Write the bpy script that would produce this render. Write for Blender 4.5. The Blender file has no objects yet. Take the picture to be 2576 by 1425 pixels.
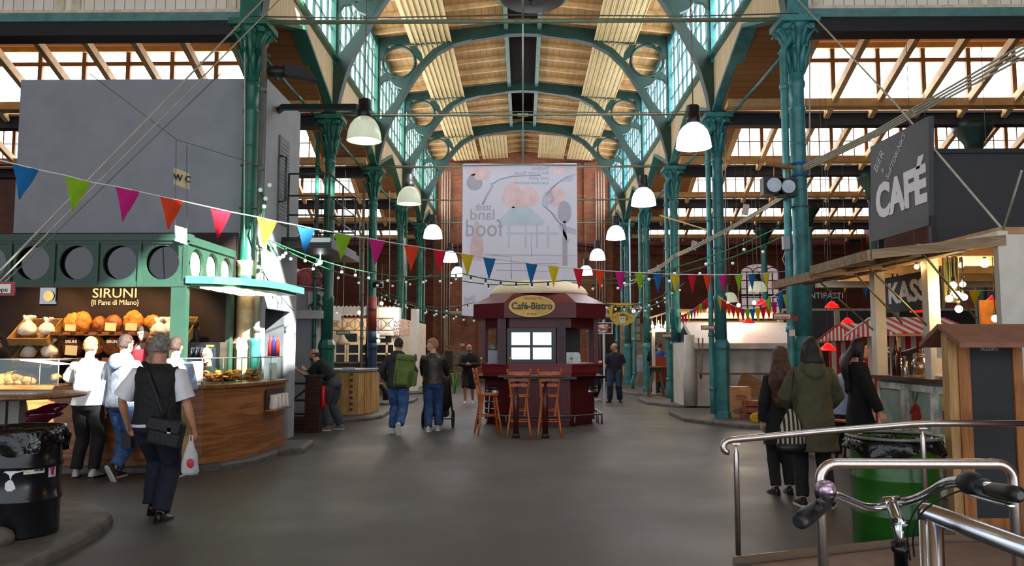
import bpy, math, random
from mathutils import Vector, Matrix
random.seed(7)
C = bpy.context.scene.collection
PI = math.pi
# ---------------------------------------------------------------- camera
F = 2000.0; CXP, CYP = 1288.0, 712.5; EYE = 1.65
TH = math.atan(163.5/F); YA = math.atan(28/F*math.cos(TH))
cam = bpy.data.cameras.new('camera'); cam.sensor_width = 36; cam.lens = F/2576*36
cam.clip_start = .05; cam.clip_end = 300
co = bpy.data.objects.new('camera', cam); C.objects.link(co)
co.location = (0, 0, EYE); co.rotation_euler = (PI/2+TH, 0, YA)
bpy.context.scene.camera = co
vs = bpy.context.scene.view_settings
vs.view_transform = 'Standard'; vs.look = 'None'; vs.gamma = 1; vs.use_curve_mapping = False
vs.exposure = 0.5
# ---------------------------------------------------------------- sky and sun
w = bpy.data.worlds.new('sky'); bpy.context.scene.world = w; w.use_nodes = True
bg = w.node_tree.nodes['Background']; bg.inputs[0].default_value = (.80, .88, 1, 1); bg.inputs[1].default_value = 1.35
SUN_DIR = Vector((-.62, .50, -.50)).normalized()
sl = bpy.data.lights.new('sun', 'SUN'); sl.energy = 24; sl.angle = .02; sl.color = (1, .97, .92)
so = bpy.data.objects.new('sun', sl); C.objects.link(so); so.rotation_euler = SUN_DIR.to_track_quat('-Z', 'Y').to_euler()
so.location = (4, -4, 14)
cy = bpy.context.scene.cycles
try:
    cy.use_denoising = True; cy.max_bounces = 7; cy.diffuse_bounces = 4; cy.glossy_bounces = 3
    cy.transparent_max_bounces = 12; cy.transmission_bounces = 4
    cy.sample_clamp_indirect = 6; cy.caustics_reflective = False; cy.caustics_refractive = False
except Exception: pass

def ray(u, v):
    x = (u-CXP)/F; z = -(v-CYP)/F; y = 1.0
    y, z = y*math.cos(TH)-z*math.sin(TH), y*math.sin(TH)+z*math.cos(TH)
    x, y = x*math.cos(YA)-y*math.sin(YA), x*math.sin(YA)+y*math.cos(YA)
    return x, y, z
def P(u, v, Y):
    x, y, z = ray(u, v); t = Y/y; return Vector((x*t, Y, EYE+z*t))
def G(u, v, z0=0.0):
    x, y, z = ray(u, v); t = (z0-EYE)/z; return Vector((x*t, y*t, z0))
def XP(u, v, X):
    x, y, z = ray(u, v); t = X/x; return Vector((X, y*t, EYE+z*t))
def lerp(a, b, t): return a+(b-a)*t

# ---------------------------------------------------------------- materials
def lin(h):
    h = h.lstrip('#'); o = []
    for i in (0, 2, 4):
        c = int(h[i:i+2], 16)/255
        o.append(c/12.92 if c <= .04045 else ((c+.055)/1.055)**2.4)
    return (*o, 1)
MATS = {}
def mat(name, col, rough=.6, metal=0, var=.12, scale=6, bump=0, bscale=40, spec=.5, sheen=0, alpha=1, stretch=None, dirt=None, emit=None, es=0):
    if name in MATS: return MATS[name]
    m = bpy.data.materials.new(name); m.use_nodes = True; nt = m.node_tree; N = nt.nodes; L = nt.links
    b = N['Principled BSDF']; c = lin(col)
    b.inputs['Roughness'].default_value = rough; b.inputs['Metallic'].default_value = metal
    b.inputs['Specular IOR Level'].default_value = spec
    if sheen: b.inputs['Sheen Weight'].default_value = sheen
    if alpha < 1: b.inputs['Alpha'].default_value = alpha
    tc = N.new('ShaderNodeTexCoord'); mp = N.new('ShaderNodeMapping')
    if stretch: mp.inputs['Scale'].default_value = stretch
    L.new(tc.outputs['Object'], mp.inputs[0])
    if var:
        n = N.new('ShaderNodeTexNoise'); n.inputs['Scale'].default_value = scale; n.inputs['Detail'].default_value = 6
        n.inputs['Roughness'].default_value = .6
        L.new(mp.outputs[0], n.inputs['Vector'])
        r = N.new('ShaderNodeValToRGB')
        d = lin(dirt) if dirt else (c[0]*(1-var*1.8), c[1]*(1-var*1.8), c[2]*(1-var*1.8), 1)
        r.color_ramp.elements[0].color = d; r.color_ramp.elements[1].color = tuple(min(1, x*(1+var)) for x in c[:3])+(1,)
        r.color_ramp.elements[0].position = .32; r.color_ramp.elements[1].position = .62
        L.new(n.outputs[0], r.inputs[0]); L.new(r.outputs[0], b.inputs['Base Color'])
    else: b.inputs['Base Color'].default_value = c
    if bump:
        n2 = N.new('ShaderNodeTexNoise'); n2.inputs['Scale'].default_value = bscale; n2.inputs['Detail'].default_value = 3
        L.new(mp.outputs[0], n2.inputs['Vector'])
        bp = N.new('ShaderNodeBump'); bp.inputs['Strength'].default_value = bump; bp.inputs['Distance'].default_value = .02
        L.new(n2.outputs[0], bp.inputs['Height']); L.new(bp.outputs[0], b.inputs['Normal'])
    if emit:
        b.inputs['Emission Color'].default_value = lin(emit); b.inputs['Emission Strength'].default_value = es
    MATS[name] = m; return m
def glow(name, col, s):
    if name in MATS: return MATS[name]
    return mat(name, col, .4, var=0, emit=col, es=s)
def wood(name, c1, c2, axis='z', scale=3.0, rough=.45, rings=10):
    if name in MATS: return MATS[name]
    m = bpy.data.materials.new(name); m.use_nodes = True; nt = m.node_tree; N = nt.nodes; L = nt.links
    b = N['Principled BSDF']; b.inputs['Roughness'].default_value = rough
    tc = N.new('ShaderNodeTexCoord'); mp = N.new('ShaderNodeMapping')
    s = {'x': (.12, 1, 1), 'y': (1, .12, 1), 'z': (1, 1, .12)}[axis]; mp.inputs['Scale'].default_value = s
    L.new(tc.outputs['Object'], mp.inputs[0])
    n = N.new('ShaderNodeTexNoise'); n.inputs['Scale'].default_value = scale*4; n.inputs['Detail'].default_value = 8; n.inputs['Distortion'].default_value = .8
    L.new(mp.outputs[0], n.inputs['Vector'])
    ma = N.new('ShaderNodeMath'); ma.operation = 'MULTIPLY'; ma.inputs[1].default_value = rings
    fr = N.new('ShaderNodeMath'); fr.operation = 'PINGPONG'; fr.inputs[1].default_value = 1
    L.new(n.outputs[0], ma.inputs[0]); L.new(ma.outputs[0], fr.inputs[0])
    mx = N.new('ShaderNodeMix'); mx.data_type = 'RGBA'; mx.inputs[6].default_value = lin(c1); mx.inputs[7].default_value = lin(c2)
    L.new(fr.outputs[0], mx.inputs[0]); L.new(mx.outputs[2], b.inputs['Base Color'])
    bp = N.new('ShaderNodeBump'); bp.inputs['Strength'].default_value = .15; bp.inputs['Distance'].default_value = .01
    L.new(fr.outputs[0], bp.inputs['Height']); L.new(bp.outputs[0], b.inputs['Normal'])
    MATS[name] = m; return m
def brick(name, c1, c2, mortar, sc=1.0):
    if name in MATS: return MATS[name]
    m = bpy.data.materials.new(name); m.use_nodes = True; nt = m.node_tree; N = nt.nodes; L = nt.links
    b = N['Principled BSDF']; b.inputs['Roughness'].default_value = .85
    tc = N.new('ShaderNodeTexCoord'); sp = N.new('ShaderNodeSeparateXYZ'); cb = N.new('ShaderNodeCombineXYZ')
    L.new(tc.outputs['Object'], sp.inputs[0])
    ad = N.new('ShaderNodeMath'); L.new(sp.outputs[0], ad.inputs[0]); L.new(sp.outputs[1], ad.inputs[1])
    L.new(ad.outputs[0], cb.inputs[0]); L.new(sp.outputs[2], cb.inputs[1])
    br = N.new('ShaderNodeTexBrick'); br.inputs['Color1'].default_value = lin(c1); br.inputs['Color2'].default_value = lin(c2)
    br.inputs['Mortar'].default_value = lin(mortar); br.inputs['Scale'].default_value = 1
    br.inputs['Brick Width'].default_value = .26*sc; br.inputs['Row Height'].default_value = .085*sc; br.inputs['Mortar Size'].default_value = .012*sc
    L.new(cb.outputs[0], br.inputs['Vector'])
    n = N.new('ShaderNodeTexNoise'); n.inputs['Scale'].default_value = 1.3; n.inputs['Detail'].default_value = 5
    L.new(tc.outputs['Object'], n.inputs['Vector'])
    mr = N.new('ShaderNodeMapRange'); mr.inputs[1].default_value = .3; mr.inputs[2].default_value = .7; mr.inputs[3].default_value = .7; mr.inputs[4].default_value = 1.15
    L.new(n.outputs[0], mr.inputs[0])
    mx = N.new('ShaderNodeMix'); mx.data_type = 'RGBA'; mx.blend_type = 'MULTIPLY'; mx.inputs[0].default_value = 1
    L.new(br.outputs[0], mx.inputs[6]); L.new(mr.outputs[0], mx.inputs[7]); L.new(mx.outputs[2], b.inputs['Base Color'])
    MATS[name] = m; return m
def boards(name, c1, c2, gap, width=.15, axis=0, rough=.6, depth=.5):
    """planks: thin dark lines every `width` along `axis`"""
    if name in MATS: return MATS[name]
    m = bpy.data.materials.new(name); m.use_nodes = True; nt = m.node_tree; N = nt.nodes; L = nt.links
    b = N['Principled BSDF']; b.inputs['Roughness'].default_value = rough
    tc = N.new('ShaderNodeTexCoord'); sp = N.new('ShaderNodeSeparateXYZ'); L.new(tc.outputs['Object'], sp.inputs[0])
    dv = N.new('ShaderNodeMath'); dv.operation = 'DIVIDE'; dv.inputs[1].default_value = width; L.new(sp.outputs[axis], dv.inputs[0])
    fr = N.new('ShaderNodeMath'); fr.operation = 'FRACT'; L.new(dv.outputs[0], fr.inputs[0])
    fl = N.new('ShaderNodeMath'); fl.operation = 'FLOOR'; L.new(dv.outputs[0], fl.inputs[0])
    wn = N.new('ShaderNodeTexWhiteNoise'); wn.noise_dimensions = '1D'; L.new(fl.outputs[0], wn.inputs['W'])
    mx = N.new('ShaderNodeMix'); mx.data_type = 'RGBA'; mx.inputs[6].default_value = lin(c1); mx.inputs[7].default_value = lin(c2)
    L.new(wn.outputs[0], mx.inputs[0])
    gt = N.new('ShaderNodeMath'); gt.operation = 'LESS_THAN'; gt.inputs[1].default_value = .07; L.new(fr.outputs[0], gt.inputs[0])
    m2 = N.new('ShaderNodeMix'); m2.data_type = 'RGBA'; m2.inputs[7].default_value = lin(gap)
    L.new(gt.outputs[0], m2.inputs[0]); L.new(mx.outputs[2], m2.inputs[6]); L.new(m2.outputs[2], b.inputs['Base Color'])
    MATS[name] = m; return m
def stripes(name, c1, c2, width=.12, axis=0, alpha=1):
    if name in MATS: return MATS[name]
    m = bpy.data.materials.new(name); m.use_nodes = True; nt = m.node_tree; N = nt.nodes; L = nt.links
    b = N['Principled BSDF']; b.inputs['Roughness'].default_value = .8
    tc = N.new('ShaderNodeTexCoord'); sp = N.new('ShaderNodeSeparateXYZ'); L.new(tc.outputs['Object'], sp.inputs[0])
    dv = N.new('ShaderNodeMath'); dv.operation = 'DIVIDE'; dv.inputs[1].default_value = width*2; L.new(sp.outputs[axis], dv.inputs[0])
    fr = N.new('ShaderNodeMath'); fr.operation = 'FRACT'; L.new(dv.outputs[0], fr.inputs[0])
    gt = N.new('ShaderNodeMath'); gt.operation = 'GREATER_THAN'; gt.inputs[1].default_value = .5; L.new(fr.outputs[0], gt.inputs[0])
    mx = N.new('ShaderNodeMix'); mx.data_type = 'RGBA'; mx.inputs[6].default_value = lin(c1); mx.inputs[7].default_value = lin(c2)
    L.new(gt.outputs[0], mx.inputs[0]); L.new(mx.outputs[2], b.inputs['Base Color'])
    MATS[name] = m; return m
def glass(name, col='#ffffff', t=.85, rough=.03):
    if name in MATS: return MATS[name]
    m = bpy.data.materials.new(name); m.use_nodes = True; nt = m.node_tree; N = nt.nodes; L = nt.links
    for n in list(N): N.remove(n)
    o = N.new('ShaderNodeOutputMaterial'); mx = N.new('ShaderNodeMixShader'); tr = N.new('ShaderNodeBsdfTransparent'); gl = N.new('ShaderNodeBsdfGlossy')
    tr.inputs[0].default_value = lin(col); gl.inputs['Roughness'].default_value = rough
    mx.inputs[0].default_value = 1-t
    L.new(tr.outputs[0], mx.inputs[1]); L.new(gl.outputs[0], mx.inputs[2]); L.new(mx.outputs[0], o.inputs[0])
    MATS[name] = m; return m
def cloth(name, col, t=.35, **k):
    """thin fabric that lets light through"""
    if name in MATS: return MATS[name]
    m = mat(name, col, .8, **k); nt = m.node_tree; N = nt.nodes; L = nt.links
    b = N['Principled BSDF']; o = [n for n in N if n.type == 'OUTPUT_MATERIAL'][0]
    ts = N.new('ShaderNodeBsdfTranslucent'); ts.inputs[0].default_value = lin(col); mx = N.new('ShaderNodeMixShader'); mx.inputs[0].default_value = t
    L.new(b.outputs[0], mx.inputs[1]); L.new(ts.outputs[0], mx.inputs[2]); L.new(mx.outputs[0], o.inputs[0])
    return m

# ---------------------------------------------------------------- mesh builder
def V(*a): return Vector(a)
def frame_of(d):
    d = d.normalized(); u = Vector((0, 0, 1)) if abs(d.z) < .9 else Vector((1, 0, 0))
    a = d.cross(u).normalized(); return a, a.cross(d).normalized()
class M:
    def __init__(s): s.v = []; s.f = []; s.s = []; s.X = None; s.k = 0
    def eps(s): s.k += 1; return (s.k*3 % 7)*.0004
    def add(s, vs, fs, smooth=False):
        o = len(s.v)
        for p in vs:
            p = Vector(p); s.v.append(s.X @ p if s.X is not None else p)
        for f in fs: s.f.append(tuple(i+o for i in f)); s.s.append(smooth)
        return s
    def box(s, c, d, R=None):
        c = Vector(c); e = s.eps(); x, y, z = d[0]/2+e, d[1]/2+e, d[2]/2+e
        vs = [Vector(q) for q in ((-x,-y,-z),(x,-y,-z),(x,y,-z),(-x,y,-z),(-x,-y,z),(x,-y,z),(x,y,z),(-x,y,z))]
        if R is not None: vs = [R @ q for q in vs]
        return s.add([c+q for q in vs], [(0,3,2,1),(4,5,6,7),(0,1,5,4),(1,2,6,5),(2,3,7,6),(3,0,4,7)])
    def bb(s, x0, x1, y0, y1, z0, z1):
        return s.box(((x0+x1)/2, (y0+y1)/2, (z0+z1)/2), (x1-x0, y1-y0, z1-z0))
    def beam(s, a, b, w, h, up=(0, 0, 1)):
        a = Vector(a); b = Vector(b); d = (b-a); L = d.length; d.normalize(); u = Vector(up)
        sd = d.cross(u)
        if sd.length < 1e-4: sd = d.cross(Vector((0, 1, 0)))
        sd.normalize(); u = sd.cross(d).normalized()
        R = Matrix((sd, d, u)).transposed()
        return s.box((a+b)/2, (w, L, h), R)
    def tube(s, pts, r, n=8, cap=True, ell=None, closed=False):
        pts = [Vector(p) for p in pts]; K = len(pts)
        rs = r if isinstance(r, (list, tuple)) else [r]*K
        vs = []; fs = []; pa = None
        for i, p in enumerate(pts):
            if closed: d = pts[(i+1) % K]-pts[i-1]
            else: d = pts[min(i+1, K-1)]-pts[max(i-1, 0)]
            if d.length < 1e-9: d = Vector((0, 0, 1))
            if pa is None: a, b = frame_of(d)
            else:
                d = d.normalized(); a = (pa-d*pa.dot(d))
                a = a.normalized() if a.length > 1e-5 else frame_of(d)[0]
                b = a.cross(d).normalized()
            pa = a
            e = ell if ell else (1, 1)
            for k in range(n):
                t = 2*PI*k/n; vs.append(p+(a*math.cos(t)*e[0]+b*math.sin(t)*e[1])*rs[i])
        for i in range(K if closed else K-1):
            for k in range(n):
                j = (i+1) % K
                fs.append((i*n+k, i*n+(k+1) % n, j*n+(k+1) % n, j*n+k))
        s.add(vs, fs, True)
        if cap and not closed:
            o = len(s.v)-len(vs)
            s.f.append(tuple(o+k for k in range(n))[::-1]); s.s.append(False)
            s.f.append(tuple(o+(K-1)*n+k for k in range(n))); s.s.append(False)
        return s
    def lathe(s, prof, c=(0, 0, 0), n=16, R=None, smooth=True, cap=True, phase=0):
        c = Vector(c); vs = []; fs = []
        for (r, z) in prof:
            for k in range(n):
                t = 2*PI*(k+phase)/n; q = Vector((r*math.cos(t), r*math.sin(t), z))
                vs.append(c+(R @ q if R is not None else q))
        for i in range(len(prof)-1):
            for k in range(n): fs.append((i*n+k, i*n+(k+1) % n, (i+1)*n+(k+1) % n, (i+1)*n+k))
        s.add(vs, fs, smooth)
        if cap:
            o = len(s.v)-len(vs)
            if prof[0][0] > 1e-4: s.f.append(tuple(o+k for k in range(n))[::-1]); s.s.append(False)
            if prof[-1][0] > 1e-4: s.f.append(tuple(o+(len(prof)-1)*n+k for k in range(n))); s.s.append(False)
        return s
    def ball(s, c, r, nu=12, nv=8, R=None, fn=None):
        c = Vector(c); r = (r, r, r) if not isinstance(r, (tuple, list)) else r
        vs = []; fs = []
        for j in range(nv+1):
            ph = PI*j/nv
            for i in range(nu):
                t = 2*PI*i/nu; q = Vector((math.sin(ph)*math.cos(t), math.sin(ph)*math.sin(t), math.cos(ph)))
                k = fn(q) if fn else 1
                q = Vector((q.x*r[0], q.y*r[1], q.z*r[2]))*k
                vs.append(c+(R @ q if R is not None else q))
        for j in range(nv):
            for i in range(nu): fs.append((j*nu+i, (j+1)*nu+i, (j+1)*nu+(i+1) % nu, j*nu+(i+1) % nu))
        return s.add(vs, fs, True)
    def prism(s, poly, a0, a1, ax='z'):
        """polygon extruded along an axis; poly coords are the two other axes in order (xy, xz or yz)"""
        def mk(p, a):
            return {'z': (p[0], p[1], a), 'y': (p[0], a, p[1]), 'x': (a, p[0], p[1])}[ax]
        e = s.eps()*(1 if a1 > a0 else -1); a0 -= e; a1 += e
        n = len(poly); vs = [mk(p, a0) for p in poly]+[mk(p, a1) for p in poly]
        fs = [tuple(range(n))[::-1], tuple(range(n, 2*n))]+[(i, (i+1) % n, n+(i+1) % n, n+i) for i in range(n)]
        return s.add(vs, fs)
    def strip(s, A, B, a0, a1, ax='y'):
        """band between two polylines of equal length, given thickness along ax"""
        for i in range(len(A)-1): s.prism([A[i], A[i+1], B[i+1], B[i]], a0, a1, ax)
        return s
    def loft(s, rings, smooth=True, cap=True, closed=True):
        n = len(rings[0]); vs = [p for r in rings for p in r]; fs = []
        for i in range(len(rings)-1):
            for k in range(n if closed else n-1): fs.append((i*n+k, i*n+(k+1) % n, (i+1)*n+(k+1) % n, (i+1)*n+k))
        s.add(vs, fs, smooth)
        if cap and closed:
            o = len(s.v)-len(vs); s.f.append(tuple(o+k for k in range(n))[::-1]); s.s.append(False)
            s.f.append(tuple(o+(len(rings)-1)*n+k for k in range(n))); s.s.append(False)
        return s
    def quad(s, a, b, c, d): return s.add([a, b, c, d], [(0, 1, 2, 3)])
    def disc(s, c, r, ax='y', n=24, th=.004, ell=1):
        pl = [(math.cos(2*PI*k/n)*r, math.sin(2*PI*k/n)*r*ell) for k in range(n)]
        if ax == 'y': s.prism([(c[0]+p[0], c[2]+p[1]) for p in pl], c[1]-th/2, c[1]+th/2, 'y')
        elif ax == 'x': s.prism([(c[1]+p[0], c[2]+p[1]) for p in pl], c[0]-th/2, c[0]+th/2, 'x')
        else: s.prism([(c[0]+p[0], c[1]+p[1]) for p in pl], c[2]-th/2, c[2]+th/2, 'z')
        return s
    def holeplate(s, cx, cz, w, h, r, y0, y1, ax='y', n=32, rz=None):
        """rectangular plate with an elliptic hole"""
        rz = rz or r; inn = []; out = []
        for k in range(n):
            t = 2*PI*(k+.5)/n; c, q = math.cos(t), math.sin(t)
            inn.append((cx+r*c, cz+rz*q)); m = min(w/2/max(abs(c), 1e-6), h/2/max(abs(q), 1e-6)); out.append((cx+c*m, cz+q*m))
        for k in range(n):
            j = (k+1) % n; pl = [inn[k], out[k]]
            if abs(out[k][0]-out[j][0]) > 1e-5 and abs(out[k][1]-out[j][1]) > 1e-5:
                pl.append((cx+math.copysign(w/2, out[k][0]+out[j][0]-2*cx), cz+math.copysign(h/2, out[k][1]+out[j][1]-2*cz)))
            pl += [out[j], inn[j]]; s.prism(pl, y0, y1, ax)
        return s
    def mesh(s, name, off=None):
        me = bpy.data.meshes.new(name)
        vs = [tuple(p-off) for p in s.v] if off is not None else [tuple(p) for p in s.v]
        me.from_pydata(vs, [], s.f); me.polygons.foreach_set('use_smooth', s.s); me.update()
        return me
def woff(o):
    t = Vector((0, 0, 0))
    while o is not None: t += o.location; o = o.parent
    return t
def tagit(o, label, cat=None, group=None, kind=None):
    if label: o['label'] = label
    if cat: o['category'] = cat
    if group: o['group'] = group
    if kind: o['kind'] = kind
    return o
def ob(name, mb, m, par=None, label=None, cat=None, group=None, kind=None, world=True, bev=0, loc=None, rz=0, sub=0):
    """one mesh object; world=True: the builder's coordinates are world ones; else they are the parent's"""
    off = None
    if par is not None and world: off = woff(par)
    if loc is not None: off = None
    me = mb.mesh(name, off) if isinstance(mb, M) else mb
    if not me.materials: me.materials.append(m)
    o = bpy.data.objects.new(name, me); C.objects.link(o)
    if par is not None: o.parent = par
    if loc is not None: o.location = loc; o.rotation_euler = (0, 0, rz)
    if bev:
        b = o.modifiers.new('bevel', 'BEVEL'); b.width = bev; b.segments = 2; b.limit_method = 'ANGLE'; b.angle_limit = .6
    if sub:
        b = o.modifiers.new('sub', 'SUBSURF'); b.levels = sub; b.render_levels = sub
    return tagit(o, label, cat, group, kind)
def thing(name, label, cat, loc=(0, 0, 0), rz=0, group=None, kind=None):
    o = bpy.data.objects.new(name, None); C.objects.link(o); o.empty_display_size = .1
    o.location = loc; o.rotation_euler = (0, 0, rz)
    return tagit(o, label, cat, group, kind)
def one(name, mb, m, label, cat, group=None, **k):
    """a thing that is one mesh"""
    return ob(name, mb, m, None, label, cat, group, **k)
def struct(name, mb, m, **k): return ob(name, mb, m, kind='structure', **k)
def dup(root, loc, rz=0, label=None, group=None, sc=None):
    r = root.copy(); C.objects.link(r); r.location = loc; r.rotation_euler = (0, 0, rz)
    if sc: r.scale = (sc, sc, sc)
    if label: r['label'] = label
    if group: r['group'] = group
    for ch in list(root.children):
        c = ch.copy(); C.objects.link(c); c.parent = r
        for g in ch.children:
            d = g.copy(); C.objects.link(d); d.parent = c
    return r
FONT = {}
def text(name, body, size, m, loc, rot=(PI/2, 0, 0), par=None, ext=.002, bold=0, al='CENTER', sx=1, mirror=False, sp=1, shear=0, **k):
    cu = bpy.data.curves.new(name, 'FONT'); cu.body = body; cu.size = size; cu.align_x = al; cu.align_y = 'CENTER'
    cu.extrude = ext; cu.offset = bold; cu.resolution_u = 3; cu.space_character = sp; cu.shear = shear
    t = bpy.data.objects.new(name, cu); C.objects.link(t)
    dg = bpy.context.evaluated_depsgraph_get(); me = bpy.data.meshes.new_from_object(t.evaluated_get(dg))
    bpy.data.objects.remove(t); bpy.data.curves.remove(cu)
    me.transform(Matrix.Diagonal((-sx if mirror else sx, 1, 1, 1)))
    me.name = name
    if mirror: me.flip_normals()
    me.materials.clear(); me.materials.append(m)
    o = bpy.data.objects.new(name, me); C.objects.link(o); o.rotation_euler = rot; o.location = loc
    if par is not None: o.parent = par; o.location = Vector(loc)-woff(par)
    return tagit(o, k.get('label'), k.get('cat'), k.get('group'), k.get('kind'))
def point(name, loc, e, col, r=.05, par=None):
    l = bpy.data.lights.new(name, 'POINT'); l.energy = e; l.color = col; l.shadow_soft_size = r
    o = bpy.data.objects.new(name, l); C.objects.link(o); o.location = loc
    if par is not None: o.parent = par; o.location = Vector(loc)-woff(par)
    return o
ORD = ['first', 'second', 'third', 'fourth', 'fifth', 'sixth', 'seventh', 'eighth', 'ninth', 'tenth', 'eleventh', 'twelfth']
# ================================================================ THE HALL
CY_ = [12.7, 18.0, 23.3, 28.6, 33.9]; BAY = 5.3; WY = 39.2; CX = 4.45; TIE = 7.02
teal = mat('teal_paint', '#33706a', .38, var=.1, scale=3, dirt='#235a55')
tealL = mat('teal_paint_green', '#2a6e5b', .35, var=.12, scale=3)
tealR = mat('teal_paint_blue', '#438c8c', .35, var=.12, scale=4, dirt='#2f6c70')
darkgreen = mat('dark_green_iron', '#1d4038', .45, var=.15, scale=2)
girder_m = mat('black_girder', '#1c1d20', .6, var=.15)
beige = boards('beige_boards', '#e2cba0', '#d6bd90', '#a88d60', .16, 1)
whiteboards = boards('white_boards', '#fff9ec', '#f6eedc', '#9a8c74', .17, 0)
soffit = boards('brown_boards', '#a3713f', '#8f6036', '#5a3c22', .17, 1)
roofb = boards('roof_boards', '#c59d66', '#b0874f', '#7a5730', .2, 0)
rafter_m = mat('tan_timber', '#dcb982', .6, var=.12, scale=5)
slat_m = mat('cream_slat', '#e3cf9a', .55, var=.05, scale=2)
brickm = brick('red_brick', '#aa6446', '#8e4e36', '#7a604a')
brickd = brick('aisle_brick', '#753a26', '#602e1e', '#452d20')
pane_m = glow('daylit_frosted_pane', '#f4f6ff', 4.2)
cast = mat('cast_iron_grey', '#8d9388', .5, .3)
rope_m = mat('pale_rope', '#bcb9a8', .8, var=.1)
wire_m = mat('grey_wire', '#77786f', .5, .5, var=0)

# floor -----------------------------------------------------------
fm = bpy.data.materials.new('asphalt_floor'); fm.use_nodes = True; nt = fm.node_tree; N = nt.nodes; L = nt.links
b = N['Principled BSDF']; tc = N.new('ShaderNodeTexCoord')
n1 = N.new('ShaderNodeTexNoise'); n1.inputs['Scale'].default_value = .55; n1.inputs['Detail'].default_value = 7; n1.inputs['Roughness'].default_value = .62
n2 = N.new('ShaderNodeTexNoise'); n2.inputs['Scale'].default_value = 120; n2.inputs['Detail'].default_value = 2
L.new(tc.outputs['Object'], n1.inputs['Vector']); L.new(tc.outputs['Object'], n2.inputs['Vector'])
r = N.new('ShaderNodeValToRGB'); r.color_ramp.elements[0].position = .3; r.color_ramp.elements[1].position = .7
r.color_ramp.elements[0].color = lin('#3f3d3b'); r.color_ramp.elements[1].color = lin('#575450')
L.new(n1.outputs[0], r.inputs[0])
mx = N.new('ShaderNodeMix'); mx.data_type = 'RGBA'; mx.blend_type = 'OVERLAY'; mx.inputs[0].default_value = .35
L.new(r.outputs[0], mx.inputs[6]); L.new(n2.outputs[0], mx.inputs[7]); L.new(mx.outputs[2], b.inputs['Base Color'])
mr = N.new('ShaderNodeMapRange'); mr.inputs[1].default_value = .35; mr.inputs[2].default_value = .65; mr.inputs[3].default_value = .42; mr.inputs[4].default_value = .62
L.new(n1.outputs[0], mr.inputs[0]); L.new(mr.outputs[0], b.inputs['Roughness'])
bp = N.new('ShaderNodeBump'); bp.inputs['Strength'].default_value = .12; bp.inputs['Distance'].default_value = .004; L.new(n2.outputs[0], bp.inputs['Height']); L.new(bp.outputs[0], b.inputs['Normal'])
struct('floor', M().bb(-17, 17, -9, 40, -.2, 0), fm)
conc = mat('worn_concrete', '#67635d', .6, var=.25, scale=3, bump=.2, bscale=60)
curbm = mat('curb_stone', '#55524d', .55, var=.25, scale=8, bump=.2)

# end and side walls ---------------------------------------------------
mw = M()
WIN = [(-12.9, -11.0), (10.75, 12.65)]       # arched windows in the end wall
def wallseg(x0, x1, z0, z1): mw.bb(x0, x1, WY, WY+.4, z0, z1)
wallseg(-17, WIN[0][0], 0, 9); wallseg(WIN[0][0], WIN[0][1], 0, 3.3); wallseg(WIN[0][1], -CX, 0, 9)
wallseg(CX, WIN[1][0], 0, 9); wallseg(WIN[1][0], WIN[1][1], 0, 3.3); wallseg(WIN[1][1], 17, 0, 9)
for (a, c) in WIN:
    k = (c-a)/2; cx = (a+c)/2; n = 10; zt = 5.35; sc = .45/k
    for i in range(n):
        t0 = PI*i/n; t1 = PI*(i+1)/n
        x0 = cx-k*math.cos(t0); x1 = cx-k*math.cos(t1)
        mw.prism([(x0, zt+k*sc*math.sin(t0)), (x1, zt+k*sc*math.sin(t1)), (x1, 9), (x0, 9)], WY, WY+.4, 'y')
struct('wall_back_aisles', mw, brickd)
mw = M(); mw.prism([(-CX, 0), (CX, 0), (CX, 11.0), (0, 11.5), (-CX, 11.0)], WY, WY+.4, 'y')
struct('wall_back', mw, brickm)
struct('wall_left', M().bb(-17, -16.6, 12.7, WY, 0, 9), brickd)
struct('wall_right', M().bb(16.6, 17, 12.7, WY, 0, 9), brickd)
mp = M()
for x in (-3.35, 3.35, -1.9, 1.9): mp.bb(x-.32, x+.32, WY-.13, WY, 0, 10.9)
struct('trim_1', mp, brickm)
mp = M()                                  # red moulded cornices and string courses on the end wall
redst = mat('dark_red_stone', '#5c2018', .6)
for s in (-1, 1):
    mp.beam((s*2.3, WY-.2, 6.65), (s*3.5, WY-.2, 6.45), .22, .18); mp.beam((s*2.3, WY-.28, 6.83), (s*3.6, WY-.28, 6.63), .3, .12)
    mp.bb(*sorted((s*4.6, s*16)), WY-.12, WY, 6.25, 6.42); mp.bb(*sorted((s*4.6, s*16)), WY-.2, WY, 6.7, 6.95)
struct('trim_2', mp, redst)
wf = mat('window_iron', '#20262a', .5)
for wi, (a, c) in enumerate(WIN):
    wn = M(); k = (c-a)/2; cx = (a+c)/2
    wn.bb(a, c, WY+.2, WY+.23, 3.3, 5.85)
    o = struct('window_%d' % (wi+1), wn, glow('dusky_window_glass', '#b9a6a6', .45))
    fr = M()
    for i in range(7): fr.bb(a+i*(c-a)/6-.02, a+i*(c-a)/6+.02, WY+.12, WY+.19, 3.3, 5.4)
    for i in range(6): fr.bb(a, c, WY+.12, WY+.19, 3.3+i*.42-.018, 3.3+i*.42+.018)
    fr.bb(a, c, WY+.08, WY+.2, 4.2, 4.3)
    for g in range(3):
        gx = a+(g+.5)*(c-a)/3; fr.tube([(gx-(c-a)/6*math.cos(PI*t/8), WY+.15, 5.35+.28*math.sin(PI*t/8)) for t in range(9)], .025, 6)
    ob('window_frame', fr, wf, o)

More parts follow.
